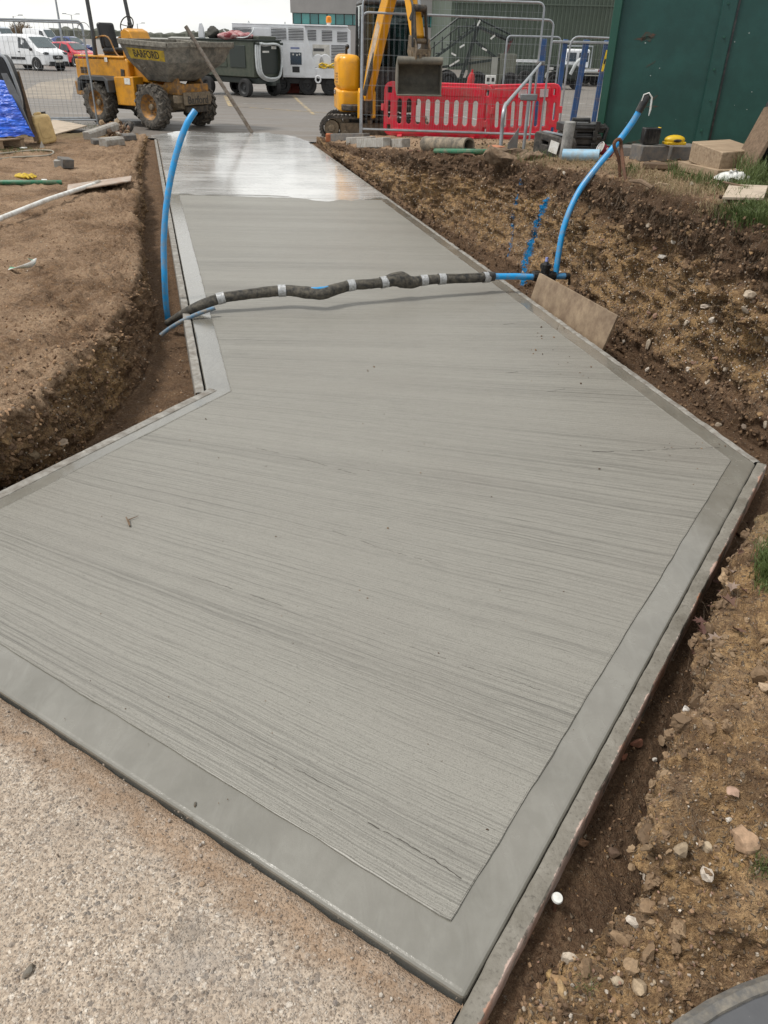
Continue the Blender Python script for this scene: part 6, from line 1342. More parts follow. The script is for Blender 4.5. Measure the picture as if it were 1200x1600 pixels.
# cab
cx0, cx1, cy0, cy1, cz0, cz1 = -0.62, 0.62, -0.34, 0.84, 0.72, 2.56
pil = []
for (x, y, w) in ((cx1, cy0, 0.10), (cx1, cy1, 0.08), (0.02, cy0, 0.07), (cx0, cy0, 0.09), (cx0, cy1, 0.09), (0.0, cy1, 0.07)):
    mb = MB(); top = (x - (0.12 if x > 0.3 else 0.0), y * 0.94 + 0.01, cz1); mb.beam((x, y, cz0), top, w, w, (0, 1, 0)); mb.build('cab_pillar', M_BLACK, hs_, bev=0.015)
mb = MB(); mb.box(((cx0 + cx1) / 2 - 0.05, (cy0 + cy1) / 2, cz1 + 0.05), (1.2, 1.2, 0.10)); mb.build('cab_roof', M_BLACK, hs_, bev=0.04)
mb = MB(); mb.box(((cx0 + cx1) / 2, cy0, cz0 + 0.32), (1.2, 0.04, 0.62)); mb.build('cab_side_panel', M_BLACK, hs_, bev=0.01)
mb = MB(); mb.box((cx1, (cy0 + cy1) / 2, cz0 + 0.36), (0.05, 1.12, 0.74)); mb.build('cab_front_shade_panel', M_BLACK, hs_, bev=0.01)  # black panel raised to stand for the dark interior behind the lower glass
mb = MB(); mb.box(((cx0 + cx1) / 2, cy1, cz0 + 0.28), (1.2, 0.04, 0.75)); mb.build('cab_door', M_BLACK, hs_, bev=0.01)
mb = MB(); mb.box((cx0, (cy0 + cy1) / 2, cz0 + 0.45), (0.05, 1.12, 1.15)); mb.build('cab_rear_panel', M_BLACK, hs_, bev=0.01)
tg = NT('cab_glass'); tg.n.remove(tg.b); gl = tg.node('ShaderNodeBsdfGlossy', {'Roughness': 0.03, 'Color': (0.9, 0.95, 0.95)}); tr = tg.node('ShaderNodeBsdfTransparent', {'Color': (0.36, 0.46, 0.46)}); fr = tg.node('ShaderNodeFresnel', {'IOR': 1.5}); ms = tg.node('ShaderNodeMixShader', {0: fr.outputs[0], 1: tr.outputs[0], 2: gl.outputs[0]}); tg.l.new(ms.outputs[0], tg.out.inputs[0]); M_CLEAR = tg.m
mb = MB(); mb.box((cx1 - 0.045, (cy0 + cy1) / 2, 1.75), (0.008, 1.06, 1.55), (0, -0.075, 0)); mb.build('windscreen', M_CLEAR, hs_)
mb = MB(); mb.box((0.30, cy0 + 0.012, 2.0), (0.52, 0.008, 1.3)); mb.build('side_window', M_CLEAR, hs_)
mb = MB(); mb.box((-0.30, cy0 + 0.012, 2.0), (0.56, 0.008, 1.3)); mb.build('side_window', M_CLEAR, hs_)
mb = MB(); mb.box((0.28, cy1 - 0.03, 1.95), (0.52, 0.008, 1.35)); mb.build('door_window', M_CLEAR, hs_)
mb = MB(); mb.box((cx0 + 0.01, (cy0 + cy1) / 2, 2.1), (0.008, 1.06, 1.1)); mb.build('rear_window', M_CLEAR, hs_)
mb = MB(); mb.box((0.0, 0.25, 0.78), (1.15, 1.1, 0.1)); mb.box((0.42, 0.25, 0.98), (0.2, 1.0, 0.45)); mb.build('cab_floor', M_BLACK, hs_, bev=0.02)
mb = MB(); mb.box((-0.18, 0.40, 1.12), (0.48, 0.50, 0.20)); mb.box((-0.42, 0.40, 1.58), (0.16, 0.52, 0.86), (0, -0.12, 0)); mb.box((-0.46, 0.40, 2.08), (0.10, 0.28, 0.20)); mb.build('operator_seat', M_SEAT, hs_, bev=0.06, seg=3)
for y in (0.06, 0.74): mb = MB(); mb.box((0.05, y, 1.2), (0.3, 0.12, 0.25)); mb.tube([(0.1, y, 1.3), (0.14, y, 1.5), (0.12, y, 1.58)], 0.022, 8); mb.ball((0.12, y, 1.62), (0.03, 0.03, 0.06), 10, 8); mb.build('control_lever', M_BLACK, hs_, bev=0.0)
for s in (-1, 1): mb = MB(); mb.tube([(0.45, 0.40 + s * 0.09, 0.95), (0.42, 0.40 + s * 0.09, 1.45), (0.36, 0.40 + s * 0.09, 1.55)], 0.013, 6); mb.build('travel_lever', M_BLACK, hs_)
# swing post and boom
mb = MB(); mb.box((0.93, -0.30, 0.74), (0.30, 0.20, 0.34)); mb.build('king_post', M_CHAS, hs_, bev=0.03)
for s in (-1, 1): mb = MB(); mb.prism([(0.82, 0.46), (0.82, 0.98), (0.96, 1.06), (1.12, 0.98), (1.14, 0.50)], -0.03, 0.03, frame_M((0, -0.30 + s * 0.15, 0), (1, 0, 0), (0, 0, 1))); mb.build('swing_bracket', M_YELB, hs_, bev=0.012)
bpy.context.view_layer.update()
foot = ex.matrix_basis @ hs_.matrix_basis @ Vector((1.02, -0.30, 0.92))
bk = WY(652, 90, foot.y - 1.62)                        # where the bucket hangs
bd = Vector((bk.x - foot.x, bk.y - foot.y, 0)); reach = bd.length; bd.normalize()
arm = bpy.data.objects.new('boom_assembly', None); link(arm, ex); arm.location = foot - eo; arm.rotation_euler = (0, 0, math.atan2(bd.y, bd.x))
AM = lambda y=0: frame_M((0, y, 0), (1, 0, 0), (0, 0, 1))
zk = bk.z - foot.z
mb = MB(); mb.prism([(-0.07, -0.08), (0.08, -0.10), (0.42, 0.62), (0.80, 1.40), (1.12, 1.95), (1.46, 2.30), (1.42, 2.44), (1.05, 2.24), (0.58, 1.52), (0.18, 0.72)], -0.095, 0.095, AM()); mb.build('boom', M_YELB, arm, bev=0.012)
mb = MB(); mb.prism([(0.02, 0.02), (0.35, 0.60), (0.66, 1.25), (0.55, 1.35), (0.25, 0.72)], 0.0955, 0.099, AM()); mb.build('boom_decal', paint('decal_pale', (0.55, 0.42, 0.30), 0.4, var=0.3), arm)
mb = MB(); mb.cyl((0.16, -0.16, 0.02), (0.50, -0.02, 1.05), 0.048, 0.048, 14); mb.cyl((0.44, -0.04, 0.86), (0.80, 0, 1.62), 0.026, 0.026, 12); mb.build('boom_ram', M_CHAS, arm)
mb = MB(); mb.tube(smooth_path([(0.0, 0.13, 0.05), (0.18, 0.14, 0.55), (0.55, 0.13, 1.35), (0.95, 0.13, 2.05)], 5), 0.018, 8); mb.tube(smooth_path([(0.03, 0.15, 0.05), (0.24, 0.15, 0.55), (0.60, 0.14, 1.35), (1.0, 0.14, 2.05)], 5), 0.016, 8); mb.build('boom_hose', M_BLACK, arm)
tip = Vector((reach - 0.02, 0, zk + 0.33)); dtop = Vector((1.36, 0, 2.48)); 
dv = (tip - dtop); dn = Vector((-dv.z, 0, dv.x)).normalized()
dn = dn if dn.x > 0 else -dn
def dp(t, o): p = dtop + dv * t + dn * o; return (p.x, p.z)
mb = MB(); mb.prism([dp(-0.16, 0.0), dp(-0.10, 0.16), dp(0.3, 0.13), dp(1.0, 0.07), dp(1.03, 0.0), dp(1.0, -0.07), dp(0.4, -0.10), dp(0.0, -0.14)], -0.115, 0.115, AM()); mb.build('dipper', M_YELB, arm, bev=0.012)
mb = MB(); a = Vector((*dp(0.05, 0.26), 0)); a = Vector((a.x, 0, a.y)); b = Vector((dp(0.72, 0.20)[0], 0, dp(0.72, 0.20)[1])); mb.cyl(a, a.lerp(b, 0.72), 0.05, 0.05, 14); mb.build('bucket_ram', M_CHAS, arm)
mb = MB(); mb.cyl(a.lerp(b, 0.70), b, 0.030, 0.030, 12); mb.build('ram_rod', M_STEEL, arm)
mb = MB(); mb.cyl(b + Vector((0, -0.13, 0)), b + Vector((0, 0.13, 0)), 0.06, 0.06, 14); mb.build('ram_pin', M_CHAS, arm)
hb = tip + Vector((0.05, 0, -0.26)); lt = Vector((dp(0.80, 0.0)[0], 0, dp(0.80, 0)[1]))
for s in (-1, 1):
    mb = MB(); mb.beam(b + Vector((0, s * 0.11, 0)), lt + Vector((0, s * 0.11, 0)), 0.03, 0.07, (1, 0, 0.2)); mb.build('link_arm', M_CHAS, arm, bev=0.008)
    mb = MB(); mb.beam(b + Vector((0, s * 0.13, 0)), hb + Vector((0.10, s * 0.13, 0.05)), 0.03, 0.08, (1, 0, 0.2)); mb.build('link_arm', M_CHAS, arm, bev=0.008)
M_HITCH = paint('worn_hitch', (0.20, 0.145, 0.085), 0.65, var=0.4, scale=12, dirt=(0.07, 0.055, 0.045), dirt_amt=0.4, bump=0.3)
for s in (-1, 1): mb = MB(); mb.prism([(-0.10, 0.30), (0.10, 0.24), (0.20, 0.05), (0.16, -0.12), (-0.05, -0.13), (-0.14, 0.02)], -0.018, 0.018, frame_M((hb.x, s * 0.15, hb.z), (1, 0, 0), (0, 0, 1))); mb.build('hitch_plate', M_HITCH, arm, bev=0.01)
mb = MB(); mb.box(hb + Vector((0.14, 0, 0.02)), (0.05, 0.28, 0.10)); mb.cyl(hb + Vector((0.05, -0.2, 0.2)), hb + Vector((0.05, 0.2, 0.2)), 0.045, 0.045, 12); mb.build('hitch_bar', M_HITCH, arm, bev=0.01)
for s in (-0.5, 0.5): mb = MB(); mb.box(hb + Vector((0.17, s * 0.14, -0.07)), (0.05, 0.05, 0.13)); mb.build('hitch_hook', M_HITCH, arm, bev=0.01)
mb = MB(); mb.tube(smooth_path([(dp(0.5, 0.06)[0], -0.12, dp(0.5, 0.06)[1]), (b.x + 0.06, -0.20, b.z + 0.05), (b.x + 0.1, -0.22, b.z - 0.2), (hb.x + 0.1, -0.20, hb.z + 0.1)], 6), 0.022, 8); mb.build('hitch_hose', M_BLACK, arm)
# bucket: mouth turned to the photographer
bo = bpy.data.objects.new('bucket', None); link(bo, arm); bo.location = hb + Vector((0.05, 0, -0.10)); bo.rotation_euler = (0, 0, math.atan2(-1, 0.08) - math.atan2(bd.y, bd.x)); w = 0.84; hB_ = 0.70
M_BKT = paint('bucket_steel', (0.115, 0.108, 0.090), 0.6, var=0.2, scale=5, dirt=(0.20, 0.18, 0.14), dirt_amt=0.3, bump=0.2)
prof = [(0.10, 0.0), (0.02, 0.03), (-0.10, -0.02), (-0.26, -0.12), (-0.34, -0.27), (-0.30, -0.43), (-0.16, -0.54), (0.04, -0.59), (0.16, -0.60)]
pi_ = [(0.10, -0.02), (0.02, 0.005), (-0.09, -0.04), (-0.24, -0.135), (-0.315, -0.27), (-0.28, -0.415), (-0.15, -0.52), (0.04, -0.568), (0.16, -0.582)]
n = len(prof); vs = [(x, s * w / 2, z) for s in (-1, 1) for x, z in prof] + [(x, s * w / 2, z) for s in (-1, 1) for x, z in pi_]; fs = []
for i in range(n - 1): fs += [(i, i + 1, n + i + 1, n + i), (2 * n + i, 2 * n + i + 1, 3 * n + i + 1, 3 * n + i)]
fs += [(0, n, 3 * n, 2 * n), (n - 1, 2 * n - 1, 4 * n - 1, 3 * n - 1)]
mb = MB(); mb.add(vs, fs); mb.build('bucket_shell', M_BKT, bo, smooth=50)
for s in (-1, 1): mb = MB(); mb.prism(prof + [(0.15, -0.30)], -0.012, 0.012, frame_M((0, s * w / 2, 0), (1, 0, 0), (0, 0, 1))); mb.build('bucket_side', M_BKT, bo, bev=0.004)
mb = MB(); mb.cyl((0.11, -w / 2 - 0.012, -0.015), (0.11, w / 2 + 0.012, -0.015), 0.065, 0.065, 18); mb.build('bucket_lip_tube', M_BKT, bo)
mb = MB(); mb.box((0.17, 0, -0.593), (0.12, w + 0.03, 0.022)); mb.build('cutting_edge', M_BKT, bo, bev=0.005)
for s in (-1, 1): mb = MB(); mb.prism([(-0.10, -0.05), (-0.06, 0.12), (0.06, 0.14), (0.12, 0.0)], -0.015, 0.015, frame_M((0, s * 0.17, 0), (1, 0, 0), (0, 0, 1))); mb.build('bucket_ear', M_HITCH, bo, bev=0.008)
# blade of the excavator
mb = MB(); mb.box((1.05, 0, 0.25), (0.06, 1.5, 0.36)); mb.beam((0.2, -0.35, 0.35), (1.05, -0.45, 0.25), 0.09, 0.10); mb.beam((0.2, 0.35, 0.35), (1.05, 0.45, 0.25), 0.09, 0.10); mb.build('dozer_blade', M_MUDST, ex, bev=0.015)

# ------------------------------------------------------------------ background: plant, vehicles, buildings
M_OLIVE = paint('olive_paint', (0.040, 0.052, 0.036), 0.55, var=0.2, scale=2.5, dirt=(0.085, 0.085, 0.065), dirt_amt=0.3)
M_OLIVED = paint('dark_olive_paint', (0.022, 0.030, 0.026), 0.55, var=0.25, scale=3)
M_WHITE = paint('white_paint', (0.74, 0.76, 0.79), 0.4, var=0.06, scale=1.5, dirt=(0.55, 0.55, 0.55), dirt_amt=0.2)
M_GREYBOX = paint('grey_box_paint', (0.30, 0.30, 0.27), 0.6, var=0.15, scale=2)
M_DARKGL = glass('dark_glass', (0.012, 0.016, 0.02), 0.08)
M_SCREEN = glass('pale_windscreen', (0.045, 0.065, 0.072), 0.05)
M_TYRE2 = paint('road_tyre', (0.022, 0.022, 0.023), 0.8, var=0.25, scale=8)
M_ALLOY = paint('alloy_wheel', (0.38, 0.39, 0.40), 0.4, metal=0.5, var=0.2)
M_TRIM = paint('dark_trim', (0.022, 0.023, 0.025), 0.6, var=0.2)
M_ORANGE = paint('orange_lens', (0.75, 0.24, 0.01), 0.3)
def plane_uv(px, py, o, x):
    """photo pixel -> (distance along x, height) on the upright plane through o"""
    o = Vector(o); x = Vector(x); n = Vector((-x.y, x.x, 0)); c = Vector((0, 0, CAM_H)); d = ray(px, py); t = (o - c).dot(n) / d.dot(n); p = c + d * t; return (p - o).dot(x), p.z - o.z
def road_wheel(parent, c, side, r, w, rim=None, name='wheel'):
    o = bpy.data.objects.new(name, None); link(o, parent); o.location = c; ax = (0, side, 0)
    mb = MB(); mb.lathe([(r * 0.62, -w * 0.5), (r * 0.94, -w * 0.5), (r, -w * 0.3), (r, w * 0.3), (r * 0.94, w * 0.5), (r * 0.66, w * 0.5), (r * 0.62, w * 0.38)], (0, 0, 0), ax, 28, caps=False); mb.build('tyre', M_TYRE2, o)
    mb = MB(); mb.lathe([(0, w * 0.36), (r * 0.16, w * 0.36), (r * 0.2, w * 0.25), (r * 0.5, w * 0.22), (r * 0.58, w * 0.40), (r * 0.64, w * 0.46), (r * 0.64, -w * 0.4)], (0, 0, 0), ax, 24, caps=False); mb.build('rim', rim or M_TRIM, o)
    return o
def slats(parent, name, x0, z0, x1, z1, n, M, mat, back=None, dep=0.03):
    mb = MB(); mb.prism([(x0, z0), (x1, z0), (x1, z1), (x0, z1)], 0.001, 0.004, M); b = mb.build(name, back or M_TRIM, parent)
    mb = MB(); p = (z1 - z0) / n
    for i in range(n): z = z0 + p * i; mb.prism([(z, 0.003), (z + p * 0.55, 0.003), (z + p * 0.35, dep)], x0, x1, M @ Matrix(((0, 0, 1, 0), (1, 0, 0, 0), (0, 1, 0, 0), (0, 0, 0, 1))))
    mb.build('louvre_slats', mat, b, smooth=0)['kind'] = 'stuff'
    return b

# ---- olive generator trailer with a coiled white hose
o = WR(400, 153); u = Vector((-0.80, 0.60, 0)).normalized(); v = Vector((u.y, -u.x, 0)); v = v if v.x > 0 else -v
g = thing('generator_trailer', 'olive green generator trailer with a white hose looped on its end', 'trailer', o, math.atan2(u.y, u.x))
# local x runs back along the trailer, local y towards the photographer's left (-v)
Lg, Wg = 3.4, 1.45; zb, zt = 0.66, 1.84
mb = MB(); mb.box((Lg / 2, -Wg / 2, (zb + zt) / 2), (Lg, Wg, zt - zb)); mb.build('canopy', M_OLIVE, g, bev=0.03)
mb = MB(); mb.box((Lg / 2, -Wg / 2, 0.55), (Lg * 1.02, Wg * 0.8, 0.2)); mb.box((-0.1, -Wg / 2, 0.45), (0.4, 0.2, 0.12)); mb.build('trailer_frame', M_OLIVED, g, bev=0.02)
mb = MB(); mb.box((Lg / 2, -Wg / 2, zt + 0.02), (Lg + 0.06, Wg + 0.06, 0.05)); mb.build('canopy_roof', M_OLIVED, g, bev=0.015)
for x in (0.5, 2.6):
    road_wheel(g, (x, 0.02, 0.31), 1, 0.31, 0.22); road_wheel(g, (x, -Wg - 0.02, 0.31), -1, 0.31, 0.22)
mb = MB(); mb.box((0.85, 0.012, 1.33), (0.85, 0.02, 0.72)); mb.build('access_door', M_OLIVED, g, bev=0.01)
mb = MB(); mb.box((1.95, 0.012, 1.33), (1.0, 0.02, 0.72)); mb.build('access_door', M_OLIVE, g, bev=0.01)
mb = MB(); mb.box((-0.012, -Wg / 2, 1.25), (0.02, Wg * 0.72, 0.95)); mb.build('end_panel', M_OLIVED, g, bev=0.01)
mb = MB(); mb.box((-0.028, -Wg * 0.42, 1.50), (0.012, 0.34, 0.06)); mb.build('end_label', M_WHITEP, g)
mb = MB(); mb.box((-0.028, -Wg * 0.72, 1.64), (0.012, 0.26, 0.10)); mb.build('end_label', M_WHITEP, g)
M_HOSE = paint('white_hose', (0.52, 0.55, 0.56), 0.6, var=0.2, scale=6)
for k in range(3):
    dx = -0.07 - 0.045 * k; w0 = 0.06 + 0.05 * k
    P = [(dx, -w0 - 0.02, 1.72), (dx, -w0, 1.3), (dx, -w0 - 0.08, 0.80), (dx, -Wg * 0.42, 0.56 + 0.04 * k), (dx, -Wg * 0.78, 0.62 + 0.03 * k), (dx, -Wg + w0 + 0.02, 0.95), (dx, -Wg + w0 - 0.03, 1.35), (dx, -Wg + w0 + 0.03, 1.66), (dx, -Wg * 0.7, 1.75), (dx, -Wg * 0.35, 1.70 + 0.02 * k), (dx, -w0 - 0.10, 1.77)]
    mb = MB(); mb.tube(smooth_path(P, 5), 0.040, 8); mb.build('hose_loop', M_HOSE, g)
for y in (-0.1, -Wg + 0.12): mb = MB(); mb.box((-0.12, y, 1.76), (0.22, 0.05, 0.08)); mb.build('hose_bracket', M_OLIVED, g, bev=0.01)
mb = MB(); mb.box((-0.14, -Wg + 0.15, 0.8), (0.1, 0.05, 0.4)); mb.build('hose_strap', M_BLACK, g)
mb = MB(); mb.box((0.35, -Wg * 0.6, zt + 0.09), (0.5, 0.9, 0.14)); mb.build('roof_hatch', M_OLIVE, g, bev=0.03)
# loads on its roof
zl = o.z + zt + 0.045
def on_gen(x, y): return o + u * x + v * (-y if False else 0) + Vector((-u.y, u.x, 0)) * y + Vector((0, 0, zt + 0.045))
def gl(x, y, z=0): return Vector((math.cos(math.atan2(u.y, u.x)) * x - math.sin(math.atan2(u.y, u.x)) * y, math.sin(math.atan2(u.y, u.x)) * x + math.cos(math.atan2(u.y, u.x)) * y, 0)) + o + Vector((0, 0, zt + 0.045 + z))
rg_ = [(2.55, -0.4, 0.20, 0.26, 'dark rolled bundle on the generator roof, nearest the scaffold tube', (0.045, 0.045, 0.038)), (1.95, -0.5, 0.17, 0.34, 'dark olive rolled bundle on the generator roof beside the red fabric', (0.055, 0.058, 0.045))]
for x, y, r, l, lab_, c in rg_:
    p = gl(x, y); mb = MB(); mb.ball((0, 0, r * 0.8), (l * 1.25, r * 1.1, r), 24, 14); q = mb.build('rolled_bundle', paint('bundle_cloth', c, 0.85, var=0.4, bump=0.6), None); lumpy(q, 0.11, 4, int(x * 10)); q.location = p; q.rotation_euler.z = math.atan2(u.y, u.x); tag(q, lab_, 'bundle', 'bundles on the generator roof')
p = gl(1.25, -0.35); t = NT('striped_red_cloth'); s_ = t.noise(1.0, 3, 0.5, t.map((3, 30, 6))); M_RC = t.fin(t.mix(t.ramp(s_, [(0.42, 0.0), (0.56, 1.0)]), (0.21, 0.035, 0.045), (0.42, 0.27, 0.27)), 0.9, t.bump(s_, 0.6, 0.02))
mb = MB(); mb.ball((0, 0, 0.10), (0.85, 0.5, 0.16), 34, 16); q = mb.build('red_fabric', M_RC, None); lumpy(q, 0.09, 4, 77); q.location = p; q.rotation_euler.z = math.atan2(u.y, u.x); tag(q, 'heap of striped red fabric lying on the generator roof', 'fabric')
p = gl(1.0, 0.02, 0.03); mb = MB(); mb.tube(smooth_path([(0.5, 0, 0.25), (0.2, -0.02, 0.08), (-0.3, 0, 0.02), (-0.75, 0, 0.05), (-0.95, -0.1, 0.22), (-0.9, -0.2, 0.35)], 6), 0.022, 6); q = mb.build('cable', M_HOSE, None); q.location = p; q.rotation_euler.z = math.atan2(u.y, u.x); tag(q, 'pale cable trailing over the edge of the generator roof', 'cable')
p = gl(3.1, -0.3); mb = MB(); mb.prism([(-0.12, 0), (0.12, 0), (0.09, 0.35), (0.03, 0.50), (-0.05, 0.50), (-0.10, 0.32)], -0.08, 0.08, frame_M((0, 0, 0), (1, 0, 0), (0, 0, 1))); q = mb.build('wrapped_post', M_WHITE, None, bev=0.02); q.location = p; tag(q, 'white plastic wrapped post standing behind the dark bundles on the generator', 'post')

# ---- white ground unit with louvres
o = WR(442, 150) + Vector((0, 0.7, 0)); o.z = ZR(o.y); x = Vector((0.995, 0.09, 0)).normalized()
wv = thing('ground_power_unit', 'white louvred ground power unit on wheels with an orange beacon', 'trailer', o, math.atan2(x.y, x.x))
uv = lambda px, py: plane_uv(px, py, o, x)
FM = frame_M((0, 0, 0), (1, 0, 0), (0, 0, 1))           # local outward normal is -y
aL, zT = uv(362, 38); aR, zT2 = uv(548, 42); zB = uv(450, 121)[1]; aS = uv(476, 38)[0]; aS2 = uv(497, 121)[0]; zT = (zT + zT2) / 2 
mb = MB(); mb.prism([(aL, zB), (aS2, zB), (aS, zT), (aL, zT)], -2.0, 0.0, FM); mb.build('main_body', M_WHITE, wv, bev=0.02, smooth=0)
mb = MB(); mb.prism([(aS - 0.1, zB), (aR, zB), (aR, zT - 0.12), (aR - 0.15, zT), (aS - 0.1, zT)], -2.0, -0.16, FM); mb.build('service_bay', M_WHITE, wv, bev=0.02, smooth=0)
mb = MB(); mb.prism([(aS2 - 0.02, zB - 0.01), (uv(524, 121)[0], zB - 0.01), (uv(524, 108)[0], zB + 0.34), (aS2 - 0.10, zB + 0.34)], -0.25, 0.06, FM); mb.build('cable_tray', M_WHITE, wv, bev=0.015, smooth=0)
mb = MB(); mb.box(((aL + aR) / 2, 1.0, zB - 0.12), (aR - aL - 0.2, 1.7, 0.2)); mb.build('chassis', M_TRIM, wv, bev=0.02)
mb = MB(); mb.prism([(aL, zT), (aR - 0.1, zT), (aR - 0.12, zT + 0.05), (aL, zT + 0.05)], -2.0, 0.0, FM); mb.build('roof', M_WHITE, wv, bev=0.015)
def lv(px0, py0, px1, py1, n, dep=0.0):
    a, b = uv(px0, py1), uv(px1, py0); slats(wv, 'louvre', a[0], a[1], b[0], b[1], n, FM @ Matrix.Translation((0, 0, dep)), M_WHITE)
lv(364, 43, 395, 58, 7); lv(424, 44, 447, 62, 8); lv(451, 44, 474, 63, 8)
lv(481, 47, 494, 64, 7, -0.16); lv(503, 48, 519, 65, 7, -0.16); lv(527, 50, 543, 66, 7, -0.16); lv(518, 71, 542, 99, 12, -0.16)
for (p0, p1, p2, p3, nm, mt, dp_) in ((444, 68, 474, 118, 'control_door', M_WHITE, 0.012), (397, 44, 421, 118, 'body_door', M_WHITE, 0.012), (454, 82, 471, 101, 'display_window', M_DARKGL, 0.02), (457, 104, 468, 113, 'socket_panel', M_TRIM, 0.02), (489, 70, 515, 100, 'bay_panel', paint('bay_cream', (0.62, 0.60, 0.55), 0.5), -0.145)):
    a, b = uv(p0, p3), uv(p2, p1); mb = MB(); mb.prism([(a[0], a[1]), (b[0], a[1]), (b[0], b[1]), (a[0], b[1])], dp_ - 0.02, dp_, FM); mb.build(nm, mt, wv, bev=0.006)
for px, py in ((458, 85), (464, 86), (468, 85)): a = uv(px, py); mb = MB(); mb.cyl(FM @ Vector((*a, 0.02)), FM @ Vector((*a, 0.03)), 0.03); mb.build('gauge', M_WHITEP, wv)
a = uv(457, 75); mb = MB(); mb.box((a[0] + 0.1, -0.015, a[1]), (0.35, 0.006, 0.06)); mb.build('door_label', paint('label_blue', (0.20, 0.24, 0.42), 0.5), wv)
a = uv(498, 78); mb = MB(); mb.box((a[0], 0.14, a[1]), (0.42, 0.006, 0.10)); mb.build('bay_label', M_ROPS, wv)
for px in (497, 508): a = uv(px, 96); mb = MB(); mb.lathe([(0, 0.16), (0.22, 0.16), (0.25, 0.12), (0.25, 0)], FM @ Vector((a[0], a[1], -0.20)), (0, -1, 0), 24); mb.build('cable_drum', M_WHITE, wv)
cab = paint('yellow_cable', (0.66, 0.44, 0.03), 0.5)
for k in range(4): a, b = uv(498, 107 - k * 1.5), uv(524, 104 - k); P = [(a[0] + (b[0] - a[0]) * t, -0.02 - 0.03 * (k % 2), a[1] + 0.05 * math.sin(t * 9 + k * 2) + 0.03) for t in np.linspace(0, 1, 10)]; mb = MB(); mb.tube(smooth_path(P, 3), 0.03, 6); mb.build('yellow_cable', cab, wv)
a = uv(514, 42); mb = MB(); mb.cyl((a[0], 0.4, zT), (a[0], 0.4, zT + 0.14), 0.08); mb.build('beacon_base', M_WHITEP, wv)
mb = MB(); mb.lathe([(0.10, 0), (0.11, 0.05), (0.10, 0.19), (0.06, 0.22), (0, 0.23)], (a[0], 0.4, zT + 0.13), (0, 0, 1), 16); mb.build('beacon', M_ORANGE, wv)
for px in (388, 445): a = uv(px, 38); mb = MB(); mb.tube([(a[0] - 0.05, 0.3, zT), (a[0], 0.3, zT + 0.12), (a[0] + 0.05, 0.3, zT)], 0.02, 6); mb.build('lifting_eye', M_STEEL, wv)
a = uv(497, 124); mb = MB(); mb.tube([(a[0] + 0.10 * math.cos(t), -0.05, a[1] + 0.12 * math.sin(t)) for t in np.linspace(0, 2 * math.pi, 12, endpoint=False)], 0.035, 8, closed=True); mb.build('tow_eye', M_WHITE, wv)
for px in (440, 481, 516): a = uv(px, 140); road_wheel(wv, (a[0], 0.25, 0.36), -1, 0.36, 0.26); road_wheel(wv, (a[0], 1.75, 0.36), 1, 0.36, 0.26)
q = thing('crate', 'dull red crate on the tarmac beneath the white ground unit', 'crate', WR(455, 147) + Vector((0, 0.8, 0))); mb = MB(); mb.box((0, 0, 0.22), (0.55, 0.4, 0.44)); mb.build('crate_body', paint('dull_red', (0.30, 0.055, 0.04), 0.6), q, bev=0.015); mb = MB(); mb.box((0.38, 0.0, 0.2), (0.2, 0.4, 0.38)); mb.build('crate_end', M_KERB, q, bev=0.015)

